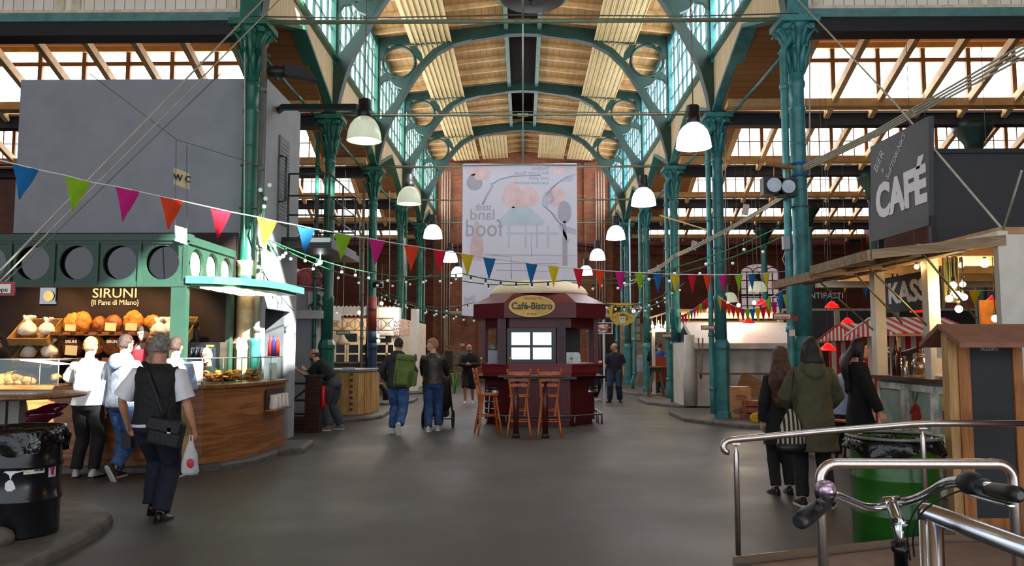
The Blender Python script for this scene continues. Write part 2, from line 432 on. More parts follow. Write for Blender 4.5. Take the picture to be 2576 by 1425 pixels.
wn = struct('window_3', M().bb(-2.15, 2.3, WY-.05, WY-.02, 4.3, 7.9), pane_m)
fr = M()
for q in range(5): fr.bb(-2.15+q*1.1125-.04, -2.15+q*1.1125+.04, WY-.1, WY-.05, 4.3, 7.9)
for q in range(4): fr.bb(-2.15, 2.3, WY-.1, WY-.05, 4.3+q*1.2-.04, 4.3+q*1.2+.04)
ob('window_frame', fr, wf, wn)

# nave roof --------------------------------------------------------------
def rz_(x): return 11.5-abs(x)*.5/4.45
mr_ = M()
for s in (-1, 1):
    for (x0, x1) in ((.5, 4.75),):
        mr_.prism([(s*x0, rz_(x0)), (s*x1, rz_(x1)), (s*x1, rz_(x1)+.12), (s*x0, rz_(x0)+.12)], 12.6, WY, 'y')
    mr_.prism([(0, 11.5), (s*.5, rz_(.5)), (s*.5, rz_(.5)+.12), (0, 11.62)], 33.9, WY, 'y')
struct('ceiling', mr_, roofb)
mm = M(); mm.bb(-.55, -.5, 12.6, 33.9, 11.44, 12.3); mm.bb(.5, .55, 12.6, 33.9, 11.44, 12.3); mm.bb(-.55, .55, 12.6, 33.9, 12.3, 12.36); mm.bb(-.55, .55, 33.9, 33.95, 11.5, 12.36)
struct('ceiling_monitor', mm, mat('dark_brown_boards', '#3a261b', .8))
mm = M()
for s in (-1, 1): mm.bb(s*.5-.06, s*.5+.06, 12.6, 33.9, 11.22, 11.46)
mm.bb(-.06, .06, 33.9, WY, 11.3, 11.5)
struct('trim_3', mm, mat('pale_teal_beam', '#6c8c80', .5))
mm = M(); y = 13.2
while y < WY:
    for s in (-1, 1):
        x0 = .56 if y < 33.9 else .06
        mm.beam((s*x0, y, rz_(x0)-.07), (s*4.5, y, rz_(4.5)-.07), .1, .13)
    y += 1.06
struct('trim_4', mm, rafter_m)

# slatted panels under the nave roof ------------------------------------
def slat_panel(x0, x1, y0, y1, z, n):
    m = M(); wdt = (x1-x0)/n
    for i in range(n):
        xa = x0+i*wdt; zz = z-abs(xa+wdt/2)*.06
        m.bb(xa+.012, xa+wdt-.012, y0, y1, zz, zz+.03)
        m.bb(xa+wdt-.03, xa+wdt-.012, y0, y1, zz-.035, zz)
    return m
for i in range(5):
    y0 = CY_[i]+.12 if i else 13.2; y1 = CY_[i]+BAY-.12
    for s, sd in ((-1, 'left'), (1, 'right')):
        m = slat_panel(*sorted((s*2.13, s*3.38)), y0, y1 if i < 4 else 38.2, 10.98, 8)
        t = thing('slatted_ceiling_panel', 'cream slatted panel under the %s of the nave roof, %s bay from the front' % (sd, ORD[i]), 'ceiling panel', (s*2.75, y0, 10.9), group='cream slatted panels under the nave roof')
        ob('slats', m, slat_m, t)
        b2 = M()
        for yy in (y0+.18, y1-.2): b2.bb(*sorted((s*2.15, s*3.36)), yy, yy+.08, 10.86, 10.9)  # dark strips stand for the shaded slots beside the arches
        ob('slot_shade_strip', b2, mat('dark_slot', '#2e2216', .8), t)
for s, sd in ((-1, 'left'), (1, 'right')):
    m = slat_panel(*sorted((s*.72, s*1.98)), 34.3, 38.4, 11.02, 8)
    one('slatted_ceiling_panel', m, slat_m, 'short inner cream slatted panel just %s of the ridge by the end gable' % sd, 'ceiling panel', 'cream slatted panels under the nave roof')

# arches ------------------------------------------------------------------
HALF = [(0, 11.1), (.7, 11.07), (1.4, 10.97), (2.11, 10.78), (2.6, 10.5), (2.95, 10.15), (3.2, 9.8), (3.45, 9.4), (3.7, 8.95), (3.95, 8.45), (4.12, 8.0), (4.25, 7.5), (4.33, 6.98)]
OUT = [(0, 11.24), (.72, 11.21), (1.44, 11.11), (2.2, 10.91), (2.73, 10.6), (3.08, 10.23), (3.35, 9.88), (3.6, 9.47), (3.86, 9.0), (4.2, 8.55), (4.45, 8.3), (4.5, 7.5), (4.5, 6.98)]
for i, y in enumerate(CY_):
    t = thing('roof_arch', 'dark green iron roof arch spanning the nave on the %s pair of columns' % ORD[i], 'arch', (0, y, 6.98), group='iron arches across the nave')
    m = M(); y0, y1 = y-.07, y+.07
    for s in (-1, 1):
        A = [(s*a, b) for a, b in HALF]; B = [(s*a, b) for a, b in OUT]
        m.strip(A, B, y0, y1)
        m.prism([(0, 11.45), (s*4.45, 10.95), (s*4.45, 10.72), (s*2.25, 10.88), (s*2.15, 10.8), (0, 11.12)], y0-.006, y1+.006, 'y')
        # flange along the soffit
        m.strip(A, [(a*1.0-s*.02, b-.03) for a, b in A], y-.13, y+.13)
        # gussets between ring, arch and post
        y0 -= .003; y1 += .003; m.prism([(s*3.22, 10.72), (s*3.42, 10.72), (s*3.3, 10.5), (s*3.2, 10.35), (s*3.1, 10.25), (s*2.98, 10.2), (s*3.05, 10.5)], y0, y1, 'y')
        m.prism([(s*3.3, 9.9), (s*3.5, 9.75), (s*3.9, 9.7), (s*4.1, 9.8), (s*3.85, 9.5), (s*3.62, 9.4), (s*3.5, 9.35)], y0, y1, 'y')
        y0, y1 = y-.07, y+.07; m.prism([(s*4.05, 10.7), (s*4.45, 10.75), (s*4.45, 10.2), (s*4.22, 10.35), (s*4.15, 10.55)], y0, y1, 'y')
        m.prism([(s*4.1, 9.95), (s*4.45, 9.6), (s*4.45, 9.3), (s*4.2, 9.65), (s*3.9, 9.72)], y0, y1, 'y')
    ob('arch_rib', m, darkgreen, t)
    m = M()
    for s in (-1, 1):
        ring = [(s*3.73+.49*math.cos(2*PI*k/28), y, 10.23+.49*math.sin(2*PI*k/28)) for k in range(28)]
        m = M().tube(ring, .065, 6, closed=True, ell=(1.5, .7))
        ob('ring', m, darkgreen, t)
    ob('hanger_rod', M().tube([(0, y, 7.0), (0, y, 11.15)], .022, 6), cast, t)
    one('tie_rod', M().tube([(-4.4, y, TIE), (4.4, y, TIE)], .028 if i else .04, 8).tube([(-.12, y, TIE), (.12, y, TIE)], .045, 8), mat('pale_green_rod', '#8f9b80', .5, .3),
        'thin pale green tie rod across the nave between the %s pair of columns' % ORD[i], 'rod', 'tie rods across the nave')

# clerestory, beige aprons --------------------------------------------------
wn_i = 4
for s, sd in ((-1, 'left'), (1, 'right')):
    x = s*4.45; gm = tealL if s < 0 else tealR
    for i in range(5):
        y0 = CY_[i]; y1 = y0+BAY
        pm = M(); ap = [(y0, 7.0), (y0+.55, 7.32), (y0+2.62, 8.04), (y0+4.75, 7.3), (y1, 7.0), (y1, 8.33), (y0, 8.33)]
        pm.prism(ap, x-.05, x+.05, 'x')
        struct('wall_%s_apron' % sd, pm, beige)
        tm = M(); e = x-s*.07
        pts = [(e, a, b) for a, b in ap[:5]]
        for q in range(4): tm.beam(Vector(pts[q])+V(s*.1, 0, -.03), Vector(pts[q+1])+V(s*.1, 0, -.03), .3, .07)
        tm.beam((e, y0, 8.36), (e, y1, 8.36), .2, .09)
        struct('trim_%d' % (10+i+(5 if s > 0 else 0)), tm, gm)
        # window
        wp = M().bb(x+s*.02-.005, x+s*.02+.005, y0+.1, y1-.1, 8.4, 10.72)
        o = struct('window_%d' % wn_i, wp, pane_m); wn_i += 1
        fr = M()
        k = 0; yy = y0+.12
        while yy < y1:
            wd = .03 if k % 3 else .055
            fr.bb(x-.04, x+.04, yy-wd/2, yy+wd/2, 8.4, 10.75); yy += .58; k += 1
        for zz in (9.05, 9.75, 10.35): fr.bb(x-.03, x+.03, y0, y1, zz-.018, zz+.018)
        fr.bb(x-.08, x+.08, y0, y1, 10.7, 11.02)
        for q in range(4):      # curly cable loops in front of the frames
            yc = y0+.7+q*1.25
            fr.tube([(x-s*.12, yc+.25*math.cos(a), 9.6+.55*math.sin(a)+.12*a) for a in [k*.5 for k in range(9)]], .012, 5)
        ob('window_frame', fr, mat('clerestory_frame_green', '#235a4e', .5, var=.1) if s < 0 else mat('clerestory_frame_blue', '#2d6668', .5, var=.1), o)
    # upper posts over the columns
    for i, y in enumerate(CY_+[WY-.1]):
        t = M().bb(x-.11, x+.11, y-.13, y+.13, 8.2, 10.95) if i else M().bb(x-.16, x+.16, y-.2, y+.2, 6.9, 10.5)
        t.bb(x-s*.13-.02, x-s*.13+.02, y-.05, y+.05, 7.4, 10.9)
        struct('trim_%d' % (20+i+(6 if s > 0 else 0)), t, gm)

# columns ---------------------------------------------------------------------
def column_parts(t, c, m, low=None, lowm=None):
    """c: base centre"""
    x, y, z = c
    shaft = M().lathe([(.135, .0+1.7), (.135, 2.6), (.15, 2.63), (.15, 2.7), (.125, 2.74), (.12, 5.35), (.135, 5.38), (.135, 5.44), (.12, 5.47), (.118, 5.75), (.14, 5.79), (.14, 5.85), (.12, 5.9)], (x, y, z), 20)
    for k in range(3): shaft.lathe([(.12, 0), (.128, .02), (.12, .04)], (x, y, z+3.3+k*.75), 16)
    ob('shaft', shaft, m, t)
    base = M().lathe([(.2, 0), (.2, .12), (.178, .16), (.172, 1.5), (.195, 1.55), (.195, 1.62), (.17, 1.68), (.14, 1.74)], (x, y, z), 8, smooth=False, phase=.5)
    ob('base', base, lowm or m, t)
    cap = M().lathe([(.12, 5.88), (.125, 6.2), (.15, 6.45), (.2, 6.62), (.27, 6.72), (.29, 6.78)], (x, y, z), 16)
    cap.box((x, y, z+6.83), (.62, .62, .1)); cap.box((x, y, z+6.72), (.48, .48, .08))
    for k in range(8):
        a = 2*PI*(k+.5)/8; d = V(math.cos(a), math.sin(a), 0)
        o_ = V(x, y, z)
        cap.tube([o_+d*.12+V(0, 0, 6.0), o_+d*.15+V(0, 0, 6.25), o_+d*.22+V(0, 0, 6.42), o_+d*.27+V(0, 0, 6.38)], [.03, .05, .04, .02], 6)
        cap.tube([o_+d*.15+V(0, 0, 6.4), o_+d*.2+V(0, 0, 6.6), o_+d*.3+V(0, 0, 6.72), o_+d*.36+V(0, 0, 6.64)], [.03, .045, .04, .02], 6)
    ob('capital', cap, m, t)
cream_p = mat('cream_paint', '#e8d3b0', .5, var=.1, dirt='#c2a67c')
redp = mat('faded_red_paint', '#8f3b30', .5, var=.2); bluep = mat('blue_paint', '#1d3f63', .45, var=.25, dirt='#1a2c40')
ORDC = ['nearest', 'second', 'third', 'fourth', 'fifth']
for s, sd in ((-1, 'left'), (1, 'right')):
    gm = tealL if s < 0 else tealR; cn = 'green' if s < 0 else 'teal'
    for i, y in enumerate(CY_):
        x = s*CX; 
        extra = {(-1, 0): ', cream lower down, rising through the bakery', (-1, 2): ' with red and blue painted bands', (1, 0): ' with a red sticker and a spotlight bar', (1, 2): ' wrapped with black cables', (-1, 1): ' behind the man leaning on the brick pillar'}.get((s, i), '')
        t = thing('iron_column', '%s cast iron column of the %s row%s%s' % (cn, sd, ', '+ORDC[i]+' to the camera' if i == 0 else ', '+ORDC[i]+' from the camera', extra), 'column', (x, y, .1), group='cast iron columns')
        column_parts(t, (x, y, .1), gm, lowm=cream_p if (s, i) == (-1, 0) else (bluep if (s, i) == (-1, 2) else None))
        if (s, i) == (-1, 0):
            ob('painted_band', M().lathe([(.148, 1.7), (.148, 2.85), (.16, 2.87), (.16, 2.95)], (x, y, .1), 20), cream_p, t, label='cream painted lower shaft')
            ob('sleeve', M().lathe([(.06, 1.15), (.085, 1.2), (.085, 1.6), (.1, 1.66), (.1, 1.7)], (x+.2, y-.12, .1), 14), tealR, t, label='blue green pipe sleeve')
        if (s, i) == (-1, 2):
            ob('painted_band', M().lathe([(.15, 2.05), (.15, 3.05)], (x, y, .1), 20), redp, t, label='faded red painted band')
            ob('painted_band', M().lathe([(.158, 1.65), (.158, 2.04)], (x, y, .1), 20), bluep, t, label='blue painted band')
        # wire loops
        wl = M().lathe([(.152, 0), (.152, .015)], (x, y, 3.9), 16).lathe([(.15, 0), (.15, .015)], (x, y, 4.6), 16)
        ob('wire_loop', wl, wire_m, t)
        if (s, i) == (1, 2):
            for q in range(4): wl = M()
            coil = M()
            for q in range(4): coil.tube([(x+.12+.02*q, y-.24+.02*q, 1.95)+0*V(0,0,0) if False else (x+.06+.17*math.cos(a), y-.25-.012*q, 1.55+(.2+.01*q)*math.sin(a)) for a in [k*PI/8 for k in range(17)]], .014, 5)
            ob('cable_coil', coil, mat('black_cable', '#151515', .5), t)
    # drain pipes
    for i, y in enumerate(CY_):
        x = s*CX
        pm_ = {(-1, 2): mat('grey_pipe', '#6d7069', .5), (-1, 0): mat('grey_pipe', '#6d7069', .5)}.get((s, i), gm)
        px = x-s*.24 if s > 0 else x+.26
        if s < 0: px = x-.26 if i in (1, 2) else x+.22
        rr = .06 if s > 0 else .045; yy = y-.12
        if s > 0:
            pts = [(px+.16, yy, 6.75), (px+.1, yy, 6.6), (px, yy, 6.45), (px, yy, 3.0), (px, yy, .55), (px, yy, .2)]
            if i in (3, 4): pts = [(px+.16, yy, 6.75), (px, yy, 6.45), (px, yy, 3.3), (px, yy, 3.0), (px-.2, yy, 2.75), (px-.24, yy, 2.55), (px-.24, yy, 1.0), (px-.24, yy, .75), (px-.34, yy, .45), (px-.32, yy, .2)]
        else: pts = [(px, yy, 6.6), (px, yy, 3.0), (px, yy, .3), (px, yy, .12)]
        m = M().tube(pts, rr, 12)
        for zz in (.7, 1.9, 3.2, 4.5, 5.8):
            xx = px if not (s > 0 and i in (3, 4) and zz < 2.7) else px-.24
            m.tube([(xx, yy, zz), (xx, yy, zz+.09)], rr*1.28, 12)
        one('drain_pipe', m, pm_, '%s drain pipe strapped to the %s column of the %s row' % ('grey' if pm_ is not gm else 'green painted', ORDC[i], sd), 'pipe', 'drain pipes')
# capital ornament brackets: struts from capital of each aisle side up to the next gable
for s, sd in ((-1, 'left'), (1, 'right')):
    for i in range(5):
        y0 = CY_[i]
        one('roof_strut', M().tube([(s*4.55, y0+.25, 6.75), (s*4.75, y0+BAY-.3, 6.95)], .03, 8).tube([(s*4.6, y0+.2, 6.8), (s*4.6, y0+.9, 7.35)], .025, 6), tealL if s < 0 else tealR,
            'thin green iron strut under the %s apron in the %s bay' % (sd, ORD[i]), 'strut', 'iron struts beneath the beige aprons')

# aisles roofs --------------------------------------------------------------
for s, sd in ((-1, 'left'), (1, 'right')):
    XO = 16.6
    for i in range(5):
        y0 = CY_[i]; rY = y0+2.6; vY = y0+4.72; y1 = y0+BAY
        xa, xb = sorted((s*4.55, s*XO)); xm = s*5.9
        m = M().prism([(y0+.1, 7.1), (rY, 8.36), (rY, 8.46), (y0+.1, 7.2)], xa, xb, 'x')
        m.prism([(rY, 8.36), (vY+.1, 8.5), (vY+.1, 8.6), (rY, 8.46)], xa, xb, 'x')
        struct('ceiling_%s_aisle' % sd, m, soffit)
        m = M().prism([(rY-.1, 8.12), (y1-.3, 7.02), (y1-.3, 7.1), (rY-.1, 8.2)], *sorted((s*4.52, xm)), 'x')
        struct('ceiling_%s_soffit' % sd, m, soffit)
        # glazed band
        wp = M().bb(*sorted((xm-s*.2, s*XO)), vY, vY+.015, 7.18, 8.36)
        o = struct('window_%d' % wn_i, wp, pane_m); wn_i += 1
        fr = M(); x = 5.9; k = 0
        while x < XO:
            fr.bb(*sorted((s*x-.045, s*x+.045)), vY-.08, vY-.01, 7.15, 8.36)
            if i: fr.bb(*sorted((s*(x+.33)-.012, s*(x+.33)+.012)), vY-.04, vY-.01, 7.15, 8.36).bb(*sorted((s*(x+.66)-.012, s*(x+.66)+.012)), vY-.04, vY-.01, 7.15, 8.36)
            x += 1.0
        fr.bb(xa, xb, vY-.07, vY-.01, 8.0, 8.09)
        if i: fr.bb(xa, xb, vY-.035, vY-.01, 7.6, 7.625)
        ob('window_frame', fr, mat('brown_mullion', '#8a6a46', .6), o)
        m = M().bb(xa, xb, vY-.15, vY+.1, 8.3, 8.42).bb(xa, xb, vY-.1, vY+.2, 7.0, 7.17).bb(xa, xb, rY-.3, rY-.15, 8.05, 8.25)
        struct('trim_%d' % (40+i+(5 if s > 0 else 0)), m, mat('tan_beam', '#cda871', .6, var=.1))
        m = M(); x = 5.9
        while x < XO:
            m.beam((s*x, rY-.25, 8.13), (s*x, vY+.42, 6.93), .11, .17); x += 1.0
        struct('trim_%d' % (50+i+(5 if s > 0 else 0)), m, rafter_m)
        m = M().bb(xa, xb, y1-.14, y1+.14, 6.72, 7.0).bb(xa, xb, y1-.22, y1+.22, 6.97, 7.02)
        struct('trim_%d' % (60+i+(5 if s > 0 else 0)), m, girder_m)
        if i < 4:
            t = thing('iron_column', 'dark outer aisle column far out on the %s, %s from the front' % (sd, ORD[i]), 'column', (s*10.3, y1, 0), group='outer aisle columns')
            ob('shaft', M().lathe([(.2, 0), (.2, .1), (.16, .2), (.15, 1.6), (.13, 1.7), (.12, 5.9), (.15, 6.0)], (s*10.3, y1, 0), 14), tealR if i > 1 else darkgreen, t)
            ob('capital', M().lathe([(.15, 6.0), (.2, 6.3), (.4, 6.6), (.45, 6.75)], (s*10.3, y1, 0), 12), darkgreen, t)
# transverse walls of the crossing in front of the aisles
for s, sd in ((-1, 'left'), (1, 'right')):
    xa, xb = sorted((s*4.62, s*17))
    m = M().bb(xa, xb, 12.72, 12.86, 7.14, 10)
    struct('wall_%s_crossing' % sd, m, whiteboards)
    m = M().bb(xa, xb, 12.66, 12.74, 7.16, 7.24); x = 7.4
    for x in (4.75, 7.35, 7.62, 10.6): m.bb(*sorted((s*x, s*(x+.14))), 12.67, 12.72, 7.2, 10)
    struct('trim_%d' % (70+(s > 0)), m, mat('cream_trim', '#e9dcc0', .5))
    struct('trim_%d' % (72+(s > 0)), M().bb(xa, xb, 12.55, 12.9, 7.0, 7.14), mat('pale_teal_beam2', '#5f8f8c', .45))
    struct('trim_%d' % (74+(s > 0)), M().bb(xa, xb, 12.6, 12.95, 6.78, 7.0), girder_m)
# roof added out of view to block sun, its hole aimed at the bakery
hx0, hx1, hy0, hy1 = 2.4, 5.3, 1.95, 8.0; RZ = 10.2
dz = (RZ-9)/abs(SUN_DIR.z); hx0 -= SUN_DIR.x*dz; hx1 -= SUN_DIR.x*dz; hy0 -= SUN_DIR.y*dz; hy1 -= SUN_DIR.y*dz
m = M().bb(-17, hx0, -9, 12.7, RZ, RZ+.15).bb(hx1, 17, -9, 12.7, RZ, RZ+.15).bb(hx0, hx1, -9, hy0, RZ, RZ+.15).bb(hx0, hx1, hy1, 12.7, RZ, RZ+.15)
m.bb(-4.6, 4.6, 12.3, 12.6, 11, 12.6)
struct('wall_right_sun_block', M().bb(17, 17.3, -9, 12.7, 0, RZ+.15), brickd)  # side wall added out of view to keep sun off the right foreground
struct('wall_left_crossing_side', M().bb(-17.3, -17, -2, 12.7, 0, RZ+.15), brickd)
struct('ceiling_sun_mask', m, roofb)
# ================================================================ KERBS
def island(poly, name='kerb_island', h=.1, label='', m=None):
    """raised pavement with rounded stone edge"""
    mb = M(); n = len(poly); cx = sum(p[0] for p in poly)/n; cy_ = sum(p[1] for p in poly)/n
    def ins(d): return [V(cx+(p[0]-cx)*(1-d/max(.3, math.hypot(p[0]-cx, p[1]-cy_))), cy_+(p[1]-cy_)*(1-d/max(.3, math.hypot(p[0]-cx, p[1]-cy_))), 0) for p in poly]
    rings = []
    for d, z in ((0, 0), (.005, h*.55), (.025, h*.88), (.06, h), (.2, h)): rings.append([p+V(0, 0, z) for p in ins(d)])
    mb.loft(rings, smooth=False)
    return one(name, mb, m or curbm, label, 'kerb', 'raised kerb islands')
for s, sd in ((-1, 'left'), (1, 'right')):
    for i in range(1, 5):
        y = CY_[i]; d = .75
        pl = [(s*3.95, y-.55), (s*3.62, y+.1), (s*3.6, y+1.9), (s*3.75, y+2.6), (s*4.1, y+2.9), (s*7.5, y+2.9), (s*7.5, y-1.75), (s*5.0, y-1.75), (s*4.5, y-1.5)]
        if s < 0: pl = [(-3.3, y+.8), (-3.35, y+2.2), (-3.7, y+2.9), (-7.5, y+2.9), (-7.5, y-.5), (-4.6, y-.5), (-4.0, y-.3), (-3.5, y+.2)]
        if s > 0: pl = pl[::-1]
        island(pl, label='low concrete kerb island around the %s column of the %s row' % (ORDC[i], sd))
# bakery kerb and foreground kerb
pl = [tuple(G(u, v).xy) for u, v in ((700, 1148), (640, 1170), (560, 1183), (480, 1190))]+[(-9, 10.33), (-9, 13.2), (-3.55, 13.6), (-3.45, 12.6)]
island(pl, label='worn stone kerb curving round the foot of the bakery counter')
pl = [tuple(G(u, v).xy) for u, v in ((285, 1318), (262, 1345), (190, 1385), (60, 1450), (-120, 1500))]+[(-6.5, 7.4), (-4.9, 8.3), (-4.35, 8.15), (-4.0, 7.8)]
island(pl, label='raised stone platform under the black drum bin in the left foreground', m=conc)
pl = [(4.35, 12.0), (4.2, 12.4), (4.15, 14.0), (4.4, 14.6), (8, 14.6), (8, 10.8), (5.0, 10.8)]
island(pl[::-1], label='kerb island around the nearest teal column on the right')

# ================================================================ BAKERY
bgreen = mat('bakery_green_frame', '#29493a', .45, var=.06)
walnut = wood('walnut_veneer', '#a96f3e', '#7c4b24', 'x', 1.3, .4, 7)
walnut.node_tree.nodes['Mapping'].inputs['Scale'].default_value = (.14, .14, 1.6)
darkwall = mat('dark_brown_wall', '#2b1c1a', .7, var=.08)
FY = 10.8; zt = P(472, 597, FY).z; zb = P(472, 722, FY).z; zc = P(300, 661, FY).z
xr = P(472, 660, FY).x
bk = thing('bakery_stall', 'green framed bakery stall with round porthole panels and brown back wall', 'stall', (-6.4, 11.7, .1))
m = M()
cxs = [P(u, 661, FY).x for u in (-27, 82.5, 192, 301, 408)]; pw = cxs[1]-cxs[0]
for c in cxs: m.holeplate(c, zc, pw-.02, .52, .235, FY, FY+.04)
m.bb(cxs[0]-pw/2, xr, FY-.02, FY+.08, zb, zc-.26); m.bb(cxs[0]-pw/2, xr, FY-.02, FY+.08, zc+.26, zt)
m.bb(cxs[-1]+pw/2-.01, xr, FY-.01, FY+.06, zb, zt)
for c in cxs: m.bb(c-pw/2-.02, c-pw/2+.02, FY-.03, FY+.06, zb, zt)
m.bb(-8.5, cxs[0]-pw/2, FY, FY+.06, zb, zt)
m.bb(-8.5, xr+.03, FY-.04, FY+.12, zt-.05, zt+.04)
ob('front_fascia', m, bgreen, bk)
m = M(); y = FY+.38
for k in range(3): m.holeplate(FY+.32+k*.56, zc, .56, .52, .23, xr-.04, xr, 'x')
m.bb(xr-.05, xr+.03, FY, 12.55, zb, zc-.26).bb(xr-.05, xr+.03, FY, 12.55, zc+.26, zt+.02)
ob('side_fascia', m, bgreen, bk)
m = M()
for c in cxs: m.disc((c, FY+.07, zc), .26)
ob('porthole_glass', m, glass('brown_glass', '#8a7460', .93), bk)
m = M()
for k in range(3): m.disc((xr-.06, FY+.32+k*.56, zc), .25, 'x')
ob('porthole_glass', m, mat('milky_glass', '#a9aa98', .25), bk)
m = M().bb(P(457, 0, FY).x, xr, FY-.01, FY+.1, 1.15, zb+.02)
ob('corner_post', m, bgreen, bk); ob('corner_post', M().bb(-4.66, -4.58, 12.4, 12.52, .1, zb+.05), bgreen, bk)
m = M().bb(-8.5, -4.6, 12.62, 12.7, .1, 3.5)
ob('back_wall', m, darkwall, bk)
ob('ceiling_panel', M().bb(-8.45, -4.65, FY+.15, 12.6, zt-.04, zt), darkwall, bk)
ob('floor_deck', M().bb(-8.4, -4.8, 11.15, 12.6, .1, .3), darkwall, bk)
# canopy: rounded roof over the round end of the counter
cz = P(560, 715, 10.9).z
cpl = [(xr, 10.75), (-4.25, 10.85), (-3.95, 11.1), (-3.72, 11.5), (-3.62, 12.0), (-3.6, 13.0), (xr, 13.0)]
ob('canopy', M().prism(cpl, cz, cz+.1, 'z').prism([(xr+.02, 10.82), (-4.27, 10.92), (-4.0, 11.16), (-3.8, 11.55), (-3.7, 12.0), (-3.7, 12.9), (xr+.02, 12.9)], cz-.03, cz, 'z'), mat('pale_green_canopy', '#3e8f68', .35, var=.05), bk, label='bright green rounded canopy edge')
m = M()
for k in range(4): m.bb(xr+.1, -3.95-.1*(3-k)*.3, 11.0+k*.45, 11.3+k*.45, cz-.05, cz-.03)
ob('light_panel', m, glow('warm_panel_light', '#fff0c0', 2.0), bk)
# lettering on the back wall
goldm = glow('lit_lettering', '#ffd9a0', .55)
def wtext(body, u, v, Y, hpx, m, par=None, name='lettering', fit=None, **k):
    """text centred at a point of the scene; hpx: cap height"""
    c = P(u, v, Y); size = hpx/2000*Y/.7
    t = text(name, body, size, m, c, par=par, **k)
    if fit:
        wd = t.dimensions.x; tgt = fit/2000*Y
        t.data.transform(Matrix.Diagonal((tgt/max(wd, 1e-3), 1, 1, 1)))
    return t
wtext('SIRUNI', 289, 739, 12.6, 24, goldm, bk, fit=112)
wtext('{Il Pane di Milano}', 289, 762, 12.6, 13, goldm, bk, fit=122)
t = thing('round_sign', 'small round pale sign in a square glass frame on the bakery wall', 'sign', P(122, 745, 12.58))
ob('glass_plate', M().box(P(122, 745, 12.59), (.27, .01, .26)), glass('smoky_glass', '#888888', .7), t)
c = P(122, 745, 12.57); ob('disc', M().disc(c, .085), mat('cream_card', '#d8cdb4', .6, var=0), t)
# shelves
shelfwood = wood('shelf_wood', '#a0642c', '#6b3d17', 'x', 3, .5)
crust = mat('golden_crust', '#c9822e', .55, var=.35, scale=14, bump=.5, bscale=30, dirt='#8a4d17')
crust2 = mat('dark_crust', '#9c5a22', .6, var=.35, scale=10, bump=.5, bscale=30, dirt='#5d3010')
cardm = mat('price_card', '#ecd9a8', .7, var=.04); bagm = mat('white_paper_bag', '#efe6dc', .7, var=.06, bump=.4, bscale=14)
wicker = mat('wicker', '#b98d4f', .7, var=.35, scale=60, bump=.6, bscale=80)
rows = []
for ri, (v, nm) in enumerate(((842, 'upper'), (906, 'lower'))):
    a = P(140, v, 12.3); b_ = P(462, v, 12.3)
    t = thing('bread_shelf', '%s sloping wooden bread shelf on the bakery wall' % nm, 'shelf', a, group='bread shelves')
    mb = M().bb(a.x, b_.x, 12.1, 12.6, a.z-.02, a.z)
    ob('shelf_board', mb, shelfwood, t)
    mb = M()
    x = a.x+.05
    while x < b_.x: mb.bb(x, x+.11, 12.06, 12.11, a.z-.01, a.z+.035); x += .2
    ob('peg_rail', mb, shelfwood, t)
def loaf(px, py, wpx, hpx, Y, lab, m=crust, sc=0, grp='loaves on the bakery shelves', cat='bread', deep=.1):
    c = P(px, py, Y); w2 = wpx/4000*Y; h2 = hpx/4000*Y
    mb = M()
    def f(q):
        k = 1+.03*math.sin(q.x*9+q.z*7)
        if sc == 1: k += .05*(abs(math.sin(q.x*7+q.z*2)) - .5)
        if sc == 2 and abs(math.hypot(q.x, q.z)-.62) < .1 and q.y < 0: k -= .09
        if sc == 3: k += .03*math.sin(q.z*28)
        return k
    mb.ball(c, (w2, deep, h2), 28, 20, fn=f)
    return one('bread_loaf', mb, m, lab, cat, grp)
LV = [(185, 815, 50, 56, 'oval scored loaf first from the left on the upper shelf', crust, 1), (208, 812, 46, 58, 'diagonally scored loaf leaning second on the upper shelf', crust, 1),
      (251, 817, 36, 44, 'small ring-marked loaf third on the upper shelf', crust2, 2), (286, 815, 44, 46, 'brown round loaf behind a price card on the upper shelf', crust2, 2),
      (336, 810, 52, 58, 'largest round golden loaf with fine cuts on the upper shelf', crust, 3), (384, 812, 44, 40, 'craggy golden loaf behind the head of the baker', crust, 1),
      (182, 873, 54, 50, 'round brown loaf with a dark label, first on the lower shelf', crust2, 0), (240, 868, 50, 52, 'crackled golden loaf second on the lower shelf', crust, 1),
      (285, 872, 50, 48, 'dark loaf in a band third on the lower shelf', crust2, 1), (322, 868, 40, 46, 'golden loaf between two customers on the lower shelf', crust, 3), (445, 876, 30, 28, 'small bun at the right end of the lower shelf', crust2, 2)]
for (u, v, a, b_, lab, mm_, sc) in LV: loaf(u, v, a, b_, 12.32, lab, mm_, sc)
for (u, v, w_, h_, lab) in ((177, 825, 27, 16, 'small handwritten price card before the first upper loaves'), (278, 823, 28, 20, 'blank cream price card in the middle of the upper shelf'), (330, 823, 29, 18, 'cream price card under the largest loaf'), (179, 882, 30, 24, 'price card under the dark label on the lower shelf')):
    c = P(u, v, 12.08); one('price_card', M().box(c, (w_/2000*12.1, .006, h_/2000*12.1), Matrix.Rotation(.06, 3, 'Y')), cardm, lab, 'card', 'price cards among the loaves')
for (u, v, lab) in ((179, 862, 'dark printed label wrapped on the first lower loaf'), (283, 862, 'dark printed label wrapped on the third lower loaf')):
    c = P(u, v, 12.1); t = thing('loaf_label', lab, 'label', c); ob('paper', M().box(c, (.19, .006, .09)), mat('brown_label', '#4a1f16', .6, var=0), t)
    text('lettering', 'SIRUNI', .06, goldm, c+V(0, -.006, .01), par=t)
